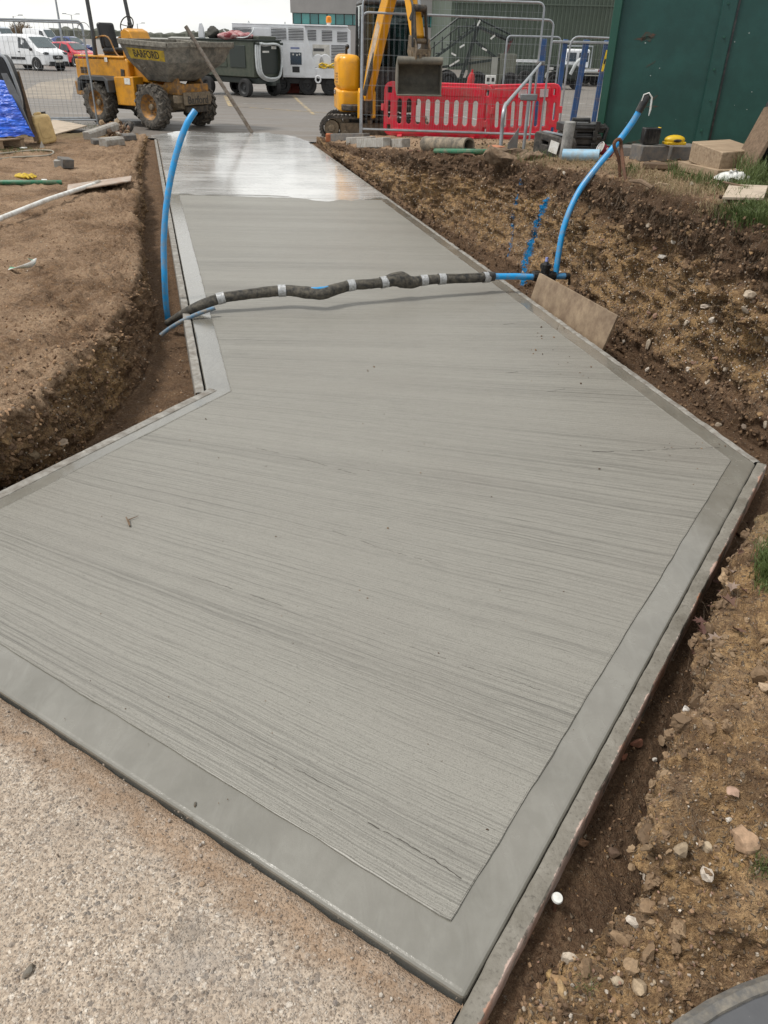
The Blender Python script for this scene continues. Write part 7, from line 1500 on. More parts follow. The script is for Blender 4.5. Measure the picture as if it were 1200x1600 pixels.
# ---- cars and vans
def car(name, label, cat, at, yaw, st, mat, group, van=False, wb=2.7, r=0.33, black_bumper=False, ws=(1, 2), side_w=None, rear_glass=True):
    """st: stations (x, z sill, z belt, z roof, half width, half width of roof) from tail to nose"""
    o = thing(name, label, cat, at, yaw, group); st = np.array(st)
    xs = np.unique(np.concatenate([np.linspace(st[0, 0], st[-1, 0], 26), st[:, 0]])); I = lambda x: [float(np.interp(x, st[:, 0], st[:, k])) for k in range(1, 6)]
    vs, m = [], 13
    for x in xs:
        zs, zb, zr, hw, hr = I(x); half = [(hw * 0.86, zs), (hw * 0.97, zs + 0.06), (hw, zs + (zb - zs) * 0.45), (hw * 0.985, zb), (hr + (hw - hr) * 0.12, zb + (zr - zb) * 0.86), (hr * 0.86, zr - 0.012), (0, zr)]
        loop = half + [(-a, b) for a, b in half[-2::-1]]
        vs += [(x, a, b) for a, b in loop]
    fs = [(i * m + k, i * m + k + 1, (i + 1) * m + k + 1, (i + 1) * m + k) for i in range(len(xs) - 1) for k in range(m - 1)] + [(i * m + m - 1, i * m, (i + 1) * m, (i + 1) * m + m - 1) for i in range(len(xs) - 1)]
    fs += [tuple(range(m - 1, -1, -1)), tuple(range((len(xs) - 1) * m, len(xs) * m))]
    mb = MB(); mb.add(vs, fs); mb.build('body', mat, o, smooth=38)
    def side(x, f, s, e=0.012):
        zs, zb, zr, hw, hr = I(x); top = hr + (hw - hr) * 0.12; a = hw * 0.985 + (top - hw * 0.985) * (f / 0.86); return Vector((x, s * (a + e), zb + (zr - zb) * f))
    x0, x1 = ws                                      # windscreen foot (front) and head
    def scr(xa, xb, nm, fa, fb):
        za, zb_ = I(xa), I(xb); wa, wb_ = za[4] * fa, zb_[4] * fb
        n = Vector((1 if xa > xb else -1, 0, 0.8)).normalized() * 0.012
        mb = MB(); c = [Vector((xa, -wa, za[2] - 0.0)), Vector((xa, wa, za[2])), Vector((xb, wb_, zb_[2])), Vector((xb, -wb_, zb_[2]))]
        for q in c: q.z += 0.012
        c[0].z += 0.0; mid = [Vector((xa + (0.05 if xa > xb else -0.05), 0, za[2] + 0.03)), Vector((xb, 0, zb_[2] + 0.012))]
        mb.add([c[0], mid[0], mid[1], c[3], c[1], c[2]], [(0, 1, 2, 3), (1, 4, 5, 2)]); mb.build(nm, M_SCREEN, o)
    scr(x0 - 0.03, x1 + 0.06, 'windscreen', 0.90, 0.84)
    for s in (-1, 1):
        for (a, b, c_, d_) in (side_w or []):       # bottom from a to b, top from c_ to d_
            q = [side(a, 0.10, s), side(b, 0.10, s), side(d_, 0.80, s), side(c_, 0.80, s)]; mb = MB(); mb.add(q, [(0, 1, 2, 3)]); mb.build('side_window', M_DARKGL, o)
        for x in (wb / 2, -wb / 2):
            hw = I(x)[3]
            mb = MB(); mb.cyl((x, s * (hw - 0.16), r + 0.01), (x, s * (hw + 0.004), r + 0.01), r * 1.17, r * 1.17, 26); mb.build('wheel_arch', M_TRIM, o)
            road_wheel(o, (x, s * (hw - 0.07), r), s, r, 0.2, M_ALLOY)
        nx = st[-1, 0]; zl = I(nx - 0.25)[1] - 0.02
        p = Vector((nx - 0.16, s * (I(nx - 0.16)[3] - 0.17), zl)); mb = MB(); mb.ball(p, (0.16, 0.19, 0.085), 16, 10); mb.build('headlight', M_DARKGL if mat is M_WHITE else M_ALLOY, o)
        p = side(x0 - 0.30, 0.1, s, 0.10); mb = MB(); mb.ball(p, (0.07, 0.11, 0.09), 10, 8); mb.build('wing_mirror', M_TRIM, o)
        mb = MB(); mb.box(side(0.1, 0.0, s, 0.012) - Vector((0, 0, 0.12)), (0.18, 0.03, 0.035)); mb.build('door_handle', M_TRIM, o)
        if van:
            mb = MB(); a = side(-wb / 2 + 0.55, 0, s, 0.006); a.z = 0.62; mb.box(a + Vector((0.75, s * 0.01, 0)), (1.2, 0.03, 0.14)); mb.build('rubbing_strip', M_TRIM, o, bev=0.03)
    nx = st[-1, 0]; hw = I(nx)[3]
    mb = MB(); mb.prism(rrect(-hw * 0.92, 0.26, hw * 0.92, 0.50 if black_bumper else 0.36, 0.05), 0.0, 0.16, frame_M((nx - 0.12, 0, 0), (0, 1, 0), (0, 0, 1))); mb.build('bumper', M_TRIM, o, bev=0.03)
    mb = MB(); mb.prism(rrect(-0.38, 0.60 if van else 0.55, 0.38, 0.82 if van else 0.66, 0.08), 0, 0.10, frame_M((nx - 0.07, 0, 0), (0, 1, 0), (0, 0, 1))); gr = mb.build('grille', M_TRIM, o, bev=0.02)
    mb = MB(); mb.box((nx + 0.035, 0, 0.715 if van else 0.61), (0.012, 0.36 if van else 0.2, 0.03)); mb.ball((nx + 0.035, 0, 0.715 if van else 0.61), (0.012, 0.075, 0.055), 12, 8); mb.build('front_badge', M_ALLOY, gr)
    mb = MB(); mb.box((nx + 0.045, 0, 0.51 if van else 0.45), (0.015, 0.52, 0.11)); mb.build('number_plate', M_WHITEP, o)
    return o
VAN = [(-2.2, 0.42, 1.0, 1.70, 0.84, 0.74), (-2.1, 0.30, 1.06, 1.81, 0.91, 0.79), (-1.0, 0.27, 1.08, 1.86, 0.925, 0.80), (0.35, 0.27, 1.08, 1.85, 0.925, 0.79), (0.75, 0.27, 1.08, 1.74, 0.925, 0.76), (1.48, 0.27, 1.06, 1.17, 0.92, 0.80), (1.95, 0.28, 0.94, 1.04, 0.90, 0.78), (2.14, 0.30, 0.80, 0.92, 0.86, 0.72), (2.22, 0.34, 0.66, 0.74, 0.78, 0.64)]
CARS = [(-2.0, 0.42, 0.82, 0.95, 0.74, 0.62), (-1.85, 0.30, 0.92, 1.15, 0.84, 0.62), (-1.2, 0.24, 0.93, 1.44, 0.88, 0.58), (-0.2, 0.24, 0.92, 1.48, 0.88, 0.60), (0.35, 0.24, 0.91, 1.40, 0.88, 0.60), (1.05, 0.24, 0.90, 0.98, 0.88, 0.72), (1.65, 0.26, 0.76, 0.86, 0.85, 0.70), (1.92, 0.30, 0.62, 0.70, 0.76, 0.60)]
BIG = [(-2.6, 0.45, 1.2, 2.2, 0.88, 0.82), (-2.5, 0.35, 1.25, 2.38, 0.96, 0.86), (0.9, 0.33, 1.25, 2.40, 0.98, 0.86), (1.3, 0.33, 1.25, 2.25, 0.98, 0.84), (2.0, 0.33, 1.22, 1.36, 0.97, 0.85), (2.5, 0.34, 1.0, 1.14, 0.92, 0.78), (2.65, 0.4, 0.7, 0.8, 0.82, 0.66)]
SUV = [(-2.25, 0.45, 0.95, 1.1, 0.84, 0.70), (-2.1, 0.32, 1.05, 1.45, 0.92, 0.70), (-1.4, 0.30, 1.06, 1.68, 0.95, 0.68), (0.0, 0.30, 1.04, 1.70, 0.95, 0.70), (0.45, 0.30, 1.03, 1.60, 0.95, 0.68), (1.10, 0.30, 1.02, 1.10, 0.95, 0.80), (1.9, 0.32, 0.90, 1.0, 0.92, 0.76), (2.2, 0.36, 0.66, 0.76, 0.82, 0.66)]
CG = 'vehicles parked behind the left fence'
SV = [(-0.05, 1.18, 0.05, 0.70)]
def park(pxf, pyf, yaw): p = WR(pxf, pyf); return p, yaw
p = WR(86, 111); yw = R(-26); dv_ = Vector((math.cos(yw), math.sin(yw), 0)); lf = Vector((-dv_.y, dv_.x, 0))
car('white_van', 'small white panel van with black bumper, nearest vehicle behind the left fence', 'van', p - dv_ * 2.0 + lf * 0.2, yw, VAN, M_WHITE, CG, van=True, wb=2.75, black_bumper=True, ws=(1.48, 0.72), side_w=[(0.08, 1.16, 0.12, 0.66)])
p = WR(112, 106); yw = R(-30); dv_ = Vector((math.cos(yw), math.sin(yw), 0))
car('red_car', 'bright red hatchback parked between the white van and the dumper', 'car', p - dv_ * 1.2 + Vector((0.2, 2.2, 0)), yw, CARS, paint('car_red', (0.50, 0.008, 0.03), 0.25, var=0.08, Coat_Weight=0.6), CG, wb=2.5, ws=(1.05, 0.33), side_w=[(-0.2, 0.85, -0.15, 0.38), (-1.15, -0.28, -1.0, -0.24)])
p = WR(135, 88); yw = R(-28); dv_ = Vector((math.cos(yw), math.sin(yw), 0))
car('blue_car', 'dark blue estate car parked behind the dumper seat', 'car', p - dv_ * 1.9, yw, SUV, paint('car_blue', (0.012, 0.035, 0.16), 0.25, var=0.08, Coat_Weight=0.6), CG, wb=2.65, r=0.36, ws=(1.10, 0.42), side_w=[(-0.15, 0.9, -0.1, 0.45), (-1.2, -0.25, -1.05, -0.2)])
p = WR(88, 77); yw = R(-27); dv_ = Vector((math.cos(yw), math.sin(yw), 0))
car('white_van', 'large white van with a high roof parked far back beyond the blue car', 'van', p - dv_ * 2.4, yw, BIG, M_WHITE, CG, van=True, wb=3.4, r=0.36, ws=(2.0, 1.25), side_w=[(0.62, 1.62, 0.66, 1.22)])
p = WR(24, 85); yw = R(-24); dv_ = Vector((math.cos(yw), math.sin(yw), 0))
car('white_van', 'pale blue white van cut by the left edge behind the nearest white van', 'van', p - dv_ * 2.2, yw, BIG, paint('van_pale', (0.55, 0.60, 0.66), 0.4, var=0.08), CG, van=True, wb=3.4, r=0.36, ws=(2.0, 1.25), side_w=[(0.62, 1.62, 0.66, 1.22)])
p = WR(88, 92); yw = R(-28); dv_ = Vector((math.cos(yw), math.sin(yw), 0))
car('white_car', 'white car with dark windscreen edge seen between the white van and blue car', 'car', p - dv_ * 1.6, yw, SUV, M_WHITE, CG, wb=2.65, r=0.36, ws=(1.10, 0.42), side_w=[(-0.15, 0.9, -0.1, 0.45), (-1.2, -0.25, -1.05, -0.2)])
p = WR(182, 84)
car('pale_car', 'pale car glimpsed between the dumper seat and its steering console', 'car', p + Vector((-0.5, 4, 0)), R(-30), SUV, M_WHITE, CG, wb=2.65, r=0.36, ws=(1.10, 0.42), side_w=[(-0.15, 0.9, -0.1, 0.45)])

# ---- lamp posts and far things
def lamp_post(px, py_top, y, label, arms=1):
    b = WY(px, 60, y); b.z = ZR(y); h = WY(px, py_top, y).z - b.z; th = thing('lamp_post', label, 'lamp post', b, 0, 'lamp posts over the car park')
    mb = MB(); mb.cyl((0, 0, 0), (0, 0, h), 0.11, 0.06, 10); mb.build('post', M_STEEL, th)
    for s in ([1, -1] if arms == 2 else [1]): mb = MB(); mb.tube([(0, 0, h - 0.05), (s * 0.9, 0, h + 0.1)], 0.04, 6); mb.box((s * 1.1, 0, h + 0.12), (0.6, 0.22, 0.12)); mb.build('lamp_head', M_STEEL, th)
lamp_post(97, -40, 75, 'tall slim lamp post rising out of frame behind the red car')
lamp_post(27, 25, 130, 'small far lamp post above the pale van at the left', 1)
lamp_post(117, 23, 150, 'far lamp post with twin heads beyond the blue car', 2)
lamp_post(217, 37, 160, 'distant lamp post beside the dumper roll bar', 1)
def bare_tree(px, h, y, label, seed):
    rr = random.Random(seed); b = WY(px, 60, y); b.z = ZR(y); th = thing('bare_tree', label, 'tree', b, 0, 'bare trees on the horizon'); mb = MB(); mb.cyl((0, 0, 0), (0, 0, h * 0.5), 0.2, 0.1, 8); mb.build('trunk', M_TIMBERD, th); mb = MB()
    for i in range(45):
        a = rr.uniform(0, 6.28); z0 = rr.uniform(0.2, 0.55) * h; l = rr.uniform(0.25, 0.5) * h; e = rr.uniform(0.5, 1.35); d = Vector((math.cos(a) * math.cos(e), math.sin(a) * math.cos(e), math.sin(e)))
        mb.cyl((0, 0, z0), Vector((0, 0, z0)) + d * l, 0.06, 0.02, 4, caps=False)
        for k in range(3): s0 = Vector((0, 0, z0)) + d * l * rr.uniform(0.4, 0.9); mb.cyl(s0, s0 + Vector((rr.uniform(-1, 1), rr.uniform(-1, 1), rr.uniform(0.2, 1))).normalized() * l * 0.4, 0.03, 0.012, 3, caps=False)
    mb.build('crown', paint('twigs', (0.19, 0.14, 0.09), 0.9), th)
for i, (px, h, y) in enumerate(((30, 4.0, 190), (38, 4.8, 200), (46, 3.7, 195), (34, 3.4, 180), (50, 3.0, 205), (24, 3.6, 210))): bare_tree(px, h, y, ('bare brown winter tree', 'tallest bare winter tree', 'slim bare winter tree', 'nearest bare winter tree', 'lowest bare winter tree at the right', 'bare winter tree at the far left')[i] + ' on the horizon behind the parked vans', 40 + i)
# low far hedge line and sheds closing the horizon
P = []; rr = np.random.default_rng(3); mbh = MB(); hx = np.linspace(-330, 330, 500); hh_ = 3.0 + 1.3 * fbm(np.stack([hx * 0.06, hx * 0, hx * 0], -1), 4, 1.0, 0.6, 5); hj = 1.0 * vnoise(np.stack([hx * 1.7, hx * 0, hx * 0], -1), 6)
V = np.concatenate([np.stack([hx, 330 + hj, np.full_like(hx, -1.0)], -1), np.stack([hx + 0.3 * hj, 331 + hj, hh_ * 0.8], -1), np.stack([hx, 334 + hj, hh_ + 0.5 * hj], -1), np.stack([hx, 338 + hj, np.full_like(hx, -1.0)], -1)]); k = len(hx); idx = np.arange(4 * k).reshape(4, k)
F = np.stack([idx[:-1, :-1], idx[:-1, 1:], idx[1:, 1:], idx[1:, :-1]], -1).reshape(-1, 4)
o = np_mesh('far_hedge', V, F, paint('far_hedge_green', (0.10, 0.105, 0.085), 0.95, var=0.4, scale=0.5)); tag(o, 'low grey green hedge closing the far edge of the car park', 'hedge', kind='stuff')
for px0, px1, py0, lab_, mat_ in ((205, 262, 58, 'long low pale shed on the horizon behind the dumper skip', M_WHITE), (262, 330, 57, 'low grey shed on the horizon between dumper skip and generator', M_GREYBOX)):
    a, b = WY(px0, 60, 240), WY(px1, 60, 240); a.z = b.z = ZR(240); h = WY(px0, py0, 240).z - a.z; th = thing('far_shed', lab_, 'shed', a); L = b.x - a.x
    mb = MB(); mb.box((L / 2, 4, h * 0.4), (L, 8, h * 0.8)); mb.build('wall', mat_, th); mb = MB(); mb.prism([(-0.3, h * 0.8), (8.3, h * 0.8), (4, h)], 0, L, frame_M((0, 0, 0), (0, 1, 0), (0, 0, 1))); mb.build('roof', M_GREYBOX, th)

# ---- grey office building with a strip of teal windows
yb_ = 118.0; o = WY(458, 60, yb_); o.z = ZR(yb_) - 0.2; x = Vector((1, 0, 0)); th = thing('office_building', 'pale grey office building with a long strip of teal windows', 'building', o)
uvb = lambda px, py: plane_uv(px, py, o, x)
W_b = uvb(697, 40)[0]; FMb = frame_M((0, 0, 0), (1, 0, 0), (0, 0, 1)); zA, zC = uvb(470, 38)[1], uvb(470, 20)[1]; zTop = zC + 9
M_REND = paint('grey_render', (0.385, 0.37, 0.365), 0.85, var=0.08, scale=0.5, dirt=(0.33, 0.32, 0.315), dirt_amt=0.3, bump=0.1, fine=4)
M_REND2 = paint('pale_render', (0.46, 0.435, 0.43), 0.85, var=0.07, scale=0.5)
mb = MB(); mb.box((W_b / 2, 10, zA / 2), (W_b, 20, zA)); mb.build('lower_wall', M_REND2, th)
mb = MB(); mb.box((W_b / 2, 10.15, (zA + zC) / 2), (W_b - 0.3, 20, zC - zA)); mb.build('window_recess', M_TRIM, th)
mb = MB(); mb.box((W_b / 2, 9.9, (zC + zTop) / 2), (W_b + 0.4, 20.3, zTop - zC)); mb.build('upper_wall', M_REND, th)
mb = MB(); mb.box((W_b / 2, 10, zTop + 0.2), (W_b + 1, 21, 0.4)); mb.build('roof', M_GREYBOX, th)
mb = MB(); mb.box((W_b + 0.45, 9.95, zTop / 2), (0.9, 20.1, zTop)); mb.build('end_pier', paint('brown_render', (0.30, 0.21, 0.165), 0.85, var=0.15), th)
tgl = [glass('teal_glass', (0.015, 0.16, 0.165), 0.10), glass('pale_teal_glass', (0.05, 0.29, 0.28), 0.12), glass('dark_teal_glass', (0.015, 0.085, 0.10), 0.08)]
nw = int(W_b / 1.08); ww = W_b / nw; rr = random.Random(4); fm = MB().box((0, 0, 0), (0.09, 0.14, zC - zA)).build('window_tmp', M_TRIM); fmesh = fm.data; bpy.data.objects.remove(fm)
gm = [MB().box((0, 0, 0), (ww - 0.10, 0.04, zC - zA - 0.12)).build('pane_tmp', g_) for g_ in tgl]; gms = [g_.data for g_ in gm]
for g_ in gm: bpy.data.objects.remove(g_)
for i in range(nw):
    w_ = bpy.data.objects.new('window', fmesh); link(w_, th); w_.location = (ww * i + 0.05, 0.08, (zA + zC) / 2); p_ = bpy.data.objects.new('pane', gms[rr.choice((0, 0, 1, 1, 2))]); link(p_, w_); p_.location = (ww / 2, 0.04, 0)
# ---- green hangar
yh = 76.0; o = WY(703, 60, yh); o.z = ZR(yh) - 0.2; th = thing('aircraft_hangar', 'huge dark green hangar clad in vertical ribbed sheeting', 'building', o); Lh, Hh = 60.0, 16.0
M_HANG = paint('hangar_green', (0.078, 0.102, 0.076), 0.6, var=0.12, scale=0.25, dirt=(0.10, 0.125, 0.10), dirt_amt=0.3, bump=0.03, fine=3)
prof = [];  xx = 0.0
while xx < Lh: prof += [(xx, 0.0), (xx + 0.17, 0.0), (xx + 0.20, -0.10), (xx + 0.29, -0.10)]; xx += 0.33
pr = np.array(prof); n = len(pr); V = np.concatenate([np.stack([pr[:, 0], pr[:, 1], np.zeros(n)], -1), np.stack([pr[:, 0], pr[:, 1], np.full(n, Hh)], -1)]); i_ = np.arange(n - 1); F = np.stack([i_, i_ + 1, n + i_ + 1, n + i_], -1)
np_mesh('ribbed_wall', V, F, M_HANG, th)
mb = MB(); mb.box((Lh / 2, 25.06, Hh / 2), (Lh, 50, Hh)); mb.build('hangar_walls', M_HANG, th); mb = MB(); mb.box((Lh / 2, 25, Hh + 0.2), (Lh + 1, 51, 0.4)); mb.build('roof', M_GREYBOX, th)
for z in (5.0, 9.6): mb = MB(); mb.box((Lh / 2, -0.13, z), (Lh, 0.05, 0.10)); mb.build('cladding_rail', M_HANG, th)

# ---- boarding steps (dark green, seen through the fence)
yq = 41.0; o = WY(700, 60, yq); o.z = ZR(yq); th = thing('boarding_steps', 'dark green mobile boarding steps with railings behind the red barriers', 'steps', o)
q3 = lambda px, py, dy=0.0: WY(px, py, yq + dy) - o
M_DG = paint('steps_green', (0.016, 0.024, 0.021), 0.5, var=0.3, scale=3)
for k, dy in enumerate((0.0, 1.5)):
    mb = MB(); mb.beam(q3(632, 125, dy), q3(748, 40, dy), 0.10, 0.34, (0, 1, 0)); mb.build('stringer', M_DG, th)
    mb = MB(); mb.tube([q3(636, 92, dy), q3(716, 28, dy), q3(741, 26, dy), q3(798, 54, dy)], 0.045, 6); mb.tube([q3(640, 103, dy), q3(716, 42, dy), q3(745, 40, dy), q3(796, 66, dy)], 0.03, 6); mb.build('handrail', M_DG, th)
    for t in np.linspace(0.05, 1, 9): a = q3(632 + 112 * t, 125 - 82 * t, dy); b = q3(636 + 80 * t * 1.0 + 25 * t, 92 - 66 * t, dy); mb = MB(); mb.cyl(a, b, 0.028, 0.028, 6); mb.build('baluster', M_DG, th)
    mb = MB(); mb.beam(q3(745, 42, dy), q3(800, 62, dy), 0.10, 0.30, (0, 1, 0)); mb.build('platform_beam', M_DG, th)
    mb = MB(); mb.beam(q3(720, 122, dy), q3(746, 44, dy), 0.16, 0.20, (0, 1, 0)); mb.beam(q3(690, 105, dy), q3(782, 92, dy), 0.10, 0.14, (0, 1, 0)); mb.beam(q3(740, 62, dy), q3(778, 93, dy), 0.12, 0.14, (0, 1, 0)); mb.build('support_strut', M_DG, th)
    mb = MB(); mb.beam(q3(800, 60, dy), q3(786, 92, dy), 0.12, 0.14, (0, 1, 0)); mb.build('platform_leg', paint('dark_red_steel', (0.10, 0.02, 0.018), 0.6) if k == 0 else M_DG, th)
for i, t in enumerate(np.linspace(0.0, 1, 14)): a = q3(632 + 116 * t, 125 - 85 * t); mb = MB(); mb.box(a + Vector((0, 0.75, 0.06)), (0.30, 1.5, 0.04)); mb.build('tread', M_DG, th)
mb = MB(); mb.box((q3(768, 50) + Vector((0, 0.75, 0))), (1.5, 1.5, 0.08), (0, 0.35, 0)); mb.build('platform', M_DG, th)
mb = MB(); mb.box(q3(720, 125, 0.8) * 1 + Vector((0, 0, -0.1)), (5.6, 1.6, 0.35)); mb.build('chassis', M_OLIVED, th, bev=0.02)
for px, py, a_ in ((706, 101, 0.5), (714, 96, 0.5), (722, 72, 0.5), (709, 85, -0.4), (748, 36, 1.1), (757, 77, -0.4), (770, 58, 0.7)): mb = MB(); mb.box(q3(px, py, -0.25), (0.24, 0.02, 0.07), (0, -a_, 0)); mb.build('reflector_strip', M_WHITEP, th)
mb = MB(); mb.box(q3(755, 110, 0.6), (1.35, 1.3, 1.15)); mb.build('cab_body', paint('grey_olive_paint', (0.135, 0.14, 0.11), 0.6, var=0.15), th, bev=0.05)
mb = MB(); mb.box(q3(772, 108, -0.1), (0.28, 0.05, 0.95)); mb.build('cab_pillar', M_GREYBOX, th)
mb = MB(); mb.box(q3(790, 110, 0.5), (0.75, 1.2, 1.35)); mb.build('power_pack', bpy.data.materials['grey_olive_paint'], th, bev=0.03)
for px in (668, 700, 745, 795): c = q3(px, 138, -0.05); c.z = 0.42; road_wheel(th, c, -1, 0.42, 0.3); c2 = c + Vector((0, 1.6, 0)); road_wheel(th, c2, 1, 0.42, 0.3)
q = thing('electrical_box', 'small white twin socket box standing among the vehicles behind the barrier', 'box', WR(764, 152) + Vector((0, 0, 0.0))); h = plane_uv(764, 120, q.location, (1, 0, 0))[1]
mb = MB(); mb.box((0, 0, h - 0.1), (0.42, 0.15, 0.32)); mb.build('box_front', M_WHITEP, q, bev=0.01); mb = MB(); mb.box((0, 0.12, h / 2 - 0.13), (0.12, 0.1, h - 0.26)); mb.build('stand', M_TRIM, q)
for s in (-1, 1): mb = MB(); mb.box((s * 0.1, -0.08, h - 0.1), (0.11, 0.02, 0.14)); mb.build('socket', M_BLACK, q)
q = thing('extinguisher', 'red fire extinguisher trolley beside the dark steps behind the barrier', 'extinguisher', WR(730, 158)); h = plane_uv(730, 108, q.location, (1, 0, 0))[1]; mb = MB(); mb.lathe([(0, 0.1), (0.13, 0.1), (0.14, 0.2), (0.14, h - 0.3), (0.08, h - 0.12), (0.04, h - 0.1), (0.04, h), (0, h)], (0, 0, 0), (0.12, 0, 1), 16); mb.build('cylinder_body', paint('extinguisher_red', (0.42, 0.012, 0.015), 0.4), q)

# ---- olive support trailers and a white truck between fence and hangar
yv = 46.0; o = WY(815, 60, yv); o.z = ZR(yv); th = thing('support_trailer', 'dark olive boxy support trailer with white letters on its side', 'trailer', o); q3 = lambda px, py, dy=0.0: WY(px, py, yv + dy) - o
a, b = q3(802, 128), q3(874, 102); mb = MB(); mb.box(((a.x + b.x) / 2, 0.9, (a.z + b.z) / 2), (b.x - a.x, 1.8, b.z - a.z)); mb.build('body', M_OLIVED, th, bev=0.05)
mb = MB(); mb.box(((a.x + b.x) / 2, 0.9, 0.55), (b.x - a.x - 0.3, 1.5, 0.2)); mb.build('chassis', M_TRIM, th)
text_mesh('side_lettering', 'GL', 0.62, 0.004, M_WHITEP, th, frame_M(q3(862, 119) + Vector((0, -0.015 - q3(862, 119).y, 0)), (1, 0, 0), (0, 0, 1)))
mb = MB(); c = q3(860, 107); mb.box((c.x, -0.01, c.z), (0.30, 0.02, 0.12)); mb.build('side_label', M_WHITEP, th)
for px in (818, 862): c = q3(px, 140); c.z = 0.4; c.y = 0; road_wheel(th, c, -1, 0.4, 0.28); road_wheel(th, c + Vector((0, 1.8, 0)), 1, 0.4, 0.28)
o = WY(812, 60, 52); o.z = ZR(52); th = thing('pump_unit', 'grey skeletal pump unit with pipes behind the olive trailer', 'pump', o); q3 = lambda px, py, dy=0.0: WY(px, py, 52 + dy) - o
a, b = q3(805, 130), q3(846, 96); mb = MB(); mb.box(((a.x + b.x) / 2, 0.6, a.z + 0.35), (b.x - a.x, 1.2, 0.7)); mb.build('base_tank', M_OLIVE, th, bev=0.05)
for t in np.linspace(0, 1, 5): p = a.lerp(b, t); mb = MB(); mb.cyl((a.x + (b.x - a.x) * t, 0, a.z), (a.x + (b.x - a.x) * t, 0, b.z), 0.04, 0.04, 6); mb.build('frame_post', M_GREYBOX, th)
mb = MB(); mb.box(((a.x + b.x) / 2, 0.5, b.z), (b.x - a.x + 0.1, 1.2, 0.12)); mb.build('top_tray', M_WHITE, th)
mb = MB(); mb.tube(smooth_path([q3(808, 118), q3(820, 106), q3(832, 112), q3(844, 104)], 5), 0.08, 8); mb.build('pipework', M_STEELD, th)
yt = 50.0; o = WY(918, 60, yt); o.z = ZR(yt); th = thing('flatbed_truck', 'white flatbed truck seen from behind, its ladder rack up, near the hangar', 'truck', o); q3 = lambda px, py, dy=0.0: WY(px, py, yt + dy) - o
a, b = q3(893, 108), q3(940, 78); mb = MB(); mb.box(((a.x + b.x) / 2, 3.2, (a.z + b.z) / 2), (b.x - a.x - 0.15, 1.6, b.z - a.z)); mb.build('cab', M_WHITE, th, bev=0.10)
for s in (0.25, 0.72): mb = MB(); mb.box((a.x + (b.x - a.x) * s, 2.385, a.z + (b.z - a.z) * 0.58), (0.55, 0.02, 0.45)); mb.build('rear_window', M_DARKGL, th)
mb = MB(); c = q3(915, 111); mb.box((c.x, 1.2, c.z), (b.x - a.x + 0.35, 3.6, 0.16)); mb.build('flat_bed', M_WHITE, th, bev=0.02)
mb = MB(); mb.tube([(a.x, 2.3, a.z), (a.x, 2.3, b.z + 0.15), (b.x, 2.3, b.z + 0.15), (b.x, 2.3, a.z)], 0.04, 6); mb.build('ladder_rack', M_STEEL, th)
mb = MB(); mb.box((c.x, 1.4, 0.72), (0.9, 3.4, 0.3)); mb.box((c.x, -0.55, 0.62), (1.7, 0.08, 0.14)); mb.build('truck_chassis', M_TRIM, th)
for s in (-1, 1):
    road_wheel(th, (c.x + s * 0.78, 0.7, 0.42), s, 0.42, 0.34); road_wheel(th, (c.x + s * 0.82, 3.4, 0.42), s, 0.42, 0.26); mb = MB(); mb.box((c.x + s * 0.72, -0.60, 0.78), (0.3, 0.05, 0.12)); mb.build('tail_light', paint('tail_red', (0.35, 0.02, 0.02), 0.4), th)
for k in range(3): mb = MB(); mb.box((c.x + 0.35, -0.62, 0.55 + k * 0.16), (1.0, 0.04, 0.05)); mb.build('underrun_rail', M_GREYBOX, th)
o = WR(884, 140); th = thing('compressor', 'small dark tow behind compressor with a white hose, beside the blue gate', 'compressor', o); mb = MB(); mb.box((0, 0.5, 0.75), (1.0, 1.4, 0.7)); mb.build('body', M_OLIVED, th, bev=0.12)
mb = MB(); mb.tube(smooth_path([(0.1, -0.2, 0.7), (0.3, -0.35, 1.2), (0.55, -0.3, 1.35), (0.7, -0.3, 0.9), (0.5, -0.35, 0.6)], 6), 0.08, 8); mb.build('white_hose', M_HOSE, th)
for s in (-1, 1): road_wheel(th, (s * 0.55, 0.5, 0.33), s, 0.33, 0.22)

# ------------------------------------------------------------------ stones, clods, roots, grass, leaves
def stone_shapes(k, sub, amp, seed):
    out = []
    bm = bmesh.new(); bmesh.ops.create_icosphere(bm, subdivisions=sub, radius=1.0); base = np.array([v.co for v in bm.verts]); F = np.array([[v.index for v in f.verts] for f in bm.faces]); bm.free()
    r_ = np.random.default_rng(seed)
    for i in range(k):
        v = base * (1 + amp * fbm(base + i * 7.3, 2, 1.3, 0.6, seed + i))[:, None]
        for _ in range(4):       # knock flat facets off
            d = r_.normal(size=3); d /= np.linalg.norm(d); h = r_.uniform(0.45, 0.8); s = v @ d; v = v - np.maximum(0, s - h)[:, None] * d
        v *= r_.uniform(0.6, 1.25, 3); out.append(v)
    return out, F
def rand_rot(n, r_):
    q = r_.normal(size=(n, 4)); q /= np.linalg.norm(q, axis=1, keepdims=True); w, x, y, z = q.T
    return np.stack([1 - 2 * (y * y + z * z), 2 * (x * y - z * w), 2 * (x * z + y * w), 2 * (x * y + z * w), 1 - 2 * (x * x + z * z), 2 * (y * z - x * w), 2 * (x * z - y * w), 2 * (y * z + x * w), 1 - 2 * (x * x + y * y)], -1).reshape(n, 3, 3)
def stone_mat(name, rough=0.8):
    t = NT(name); a = t.attr('layer'); n = t.noise(60, 4, 0.65); n2 = t.noise(12, 4, 0.6)
    c = t.mix(t.ramp(n, [(0.35, 0.0), (0.7, 0.6)]), a.outputs['Color'], (0.10, 0.07, 0.045)); c = t.mix(t.ramp(n2, [(0.5, 0.0), (0.75, 0.55)]), c, (0.155, 0.105, 0.065))
    return t.fin(c, rough, t.bump(n, 0.5, 0.004), Specular_IOR_Level=0.3)
M_STONE = stone_mat('gravel_stone'); 
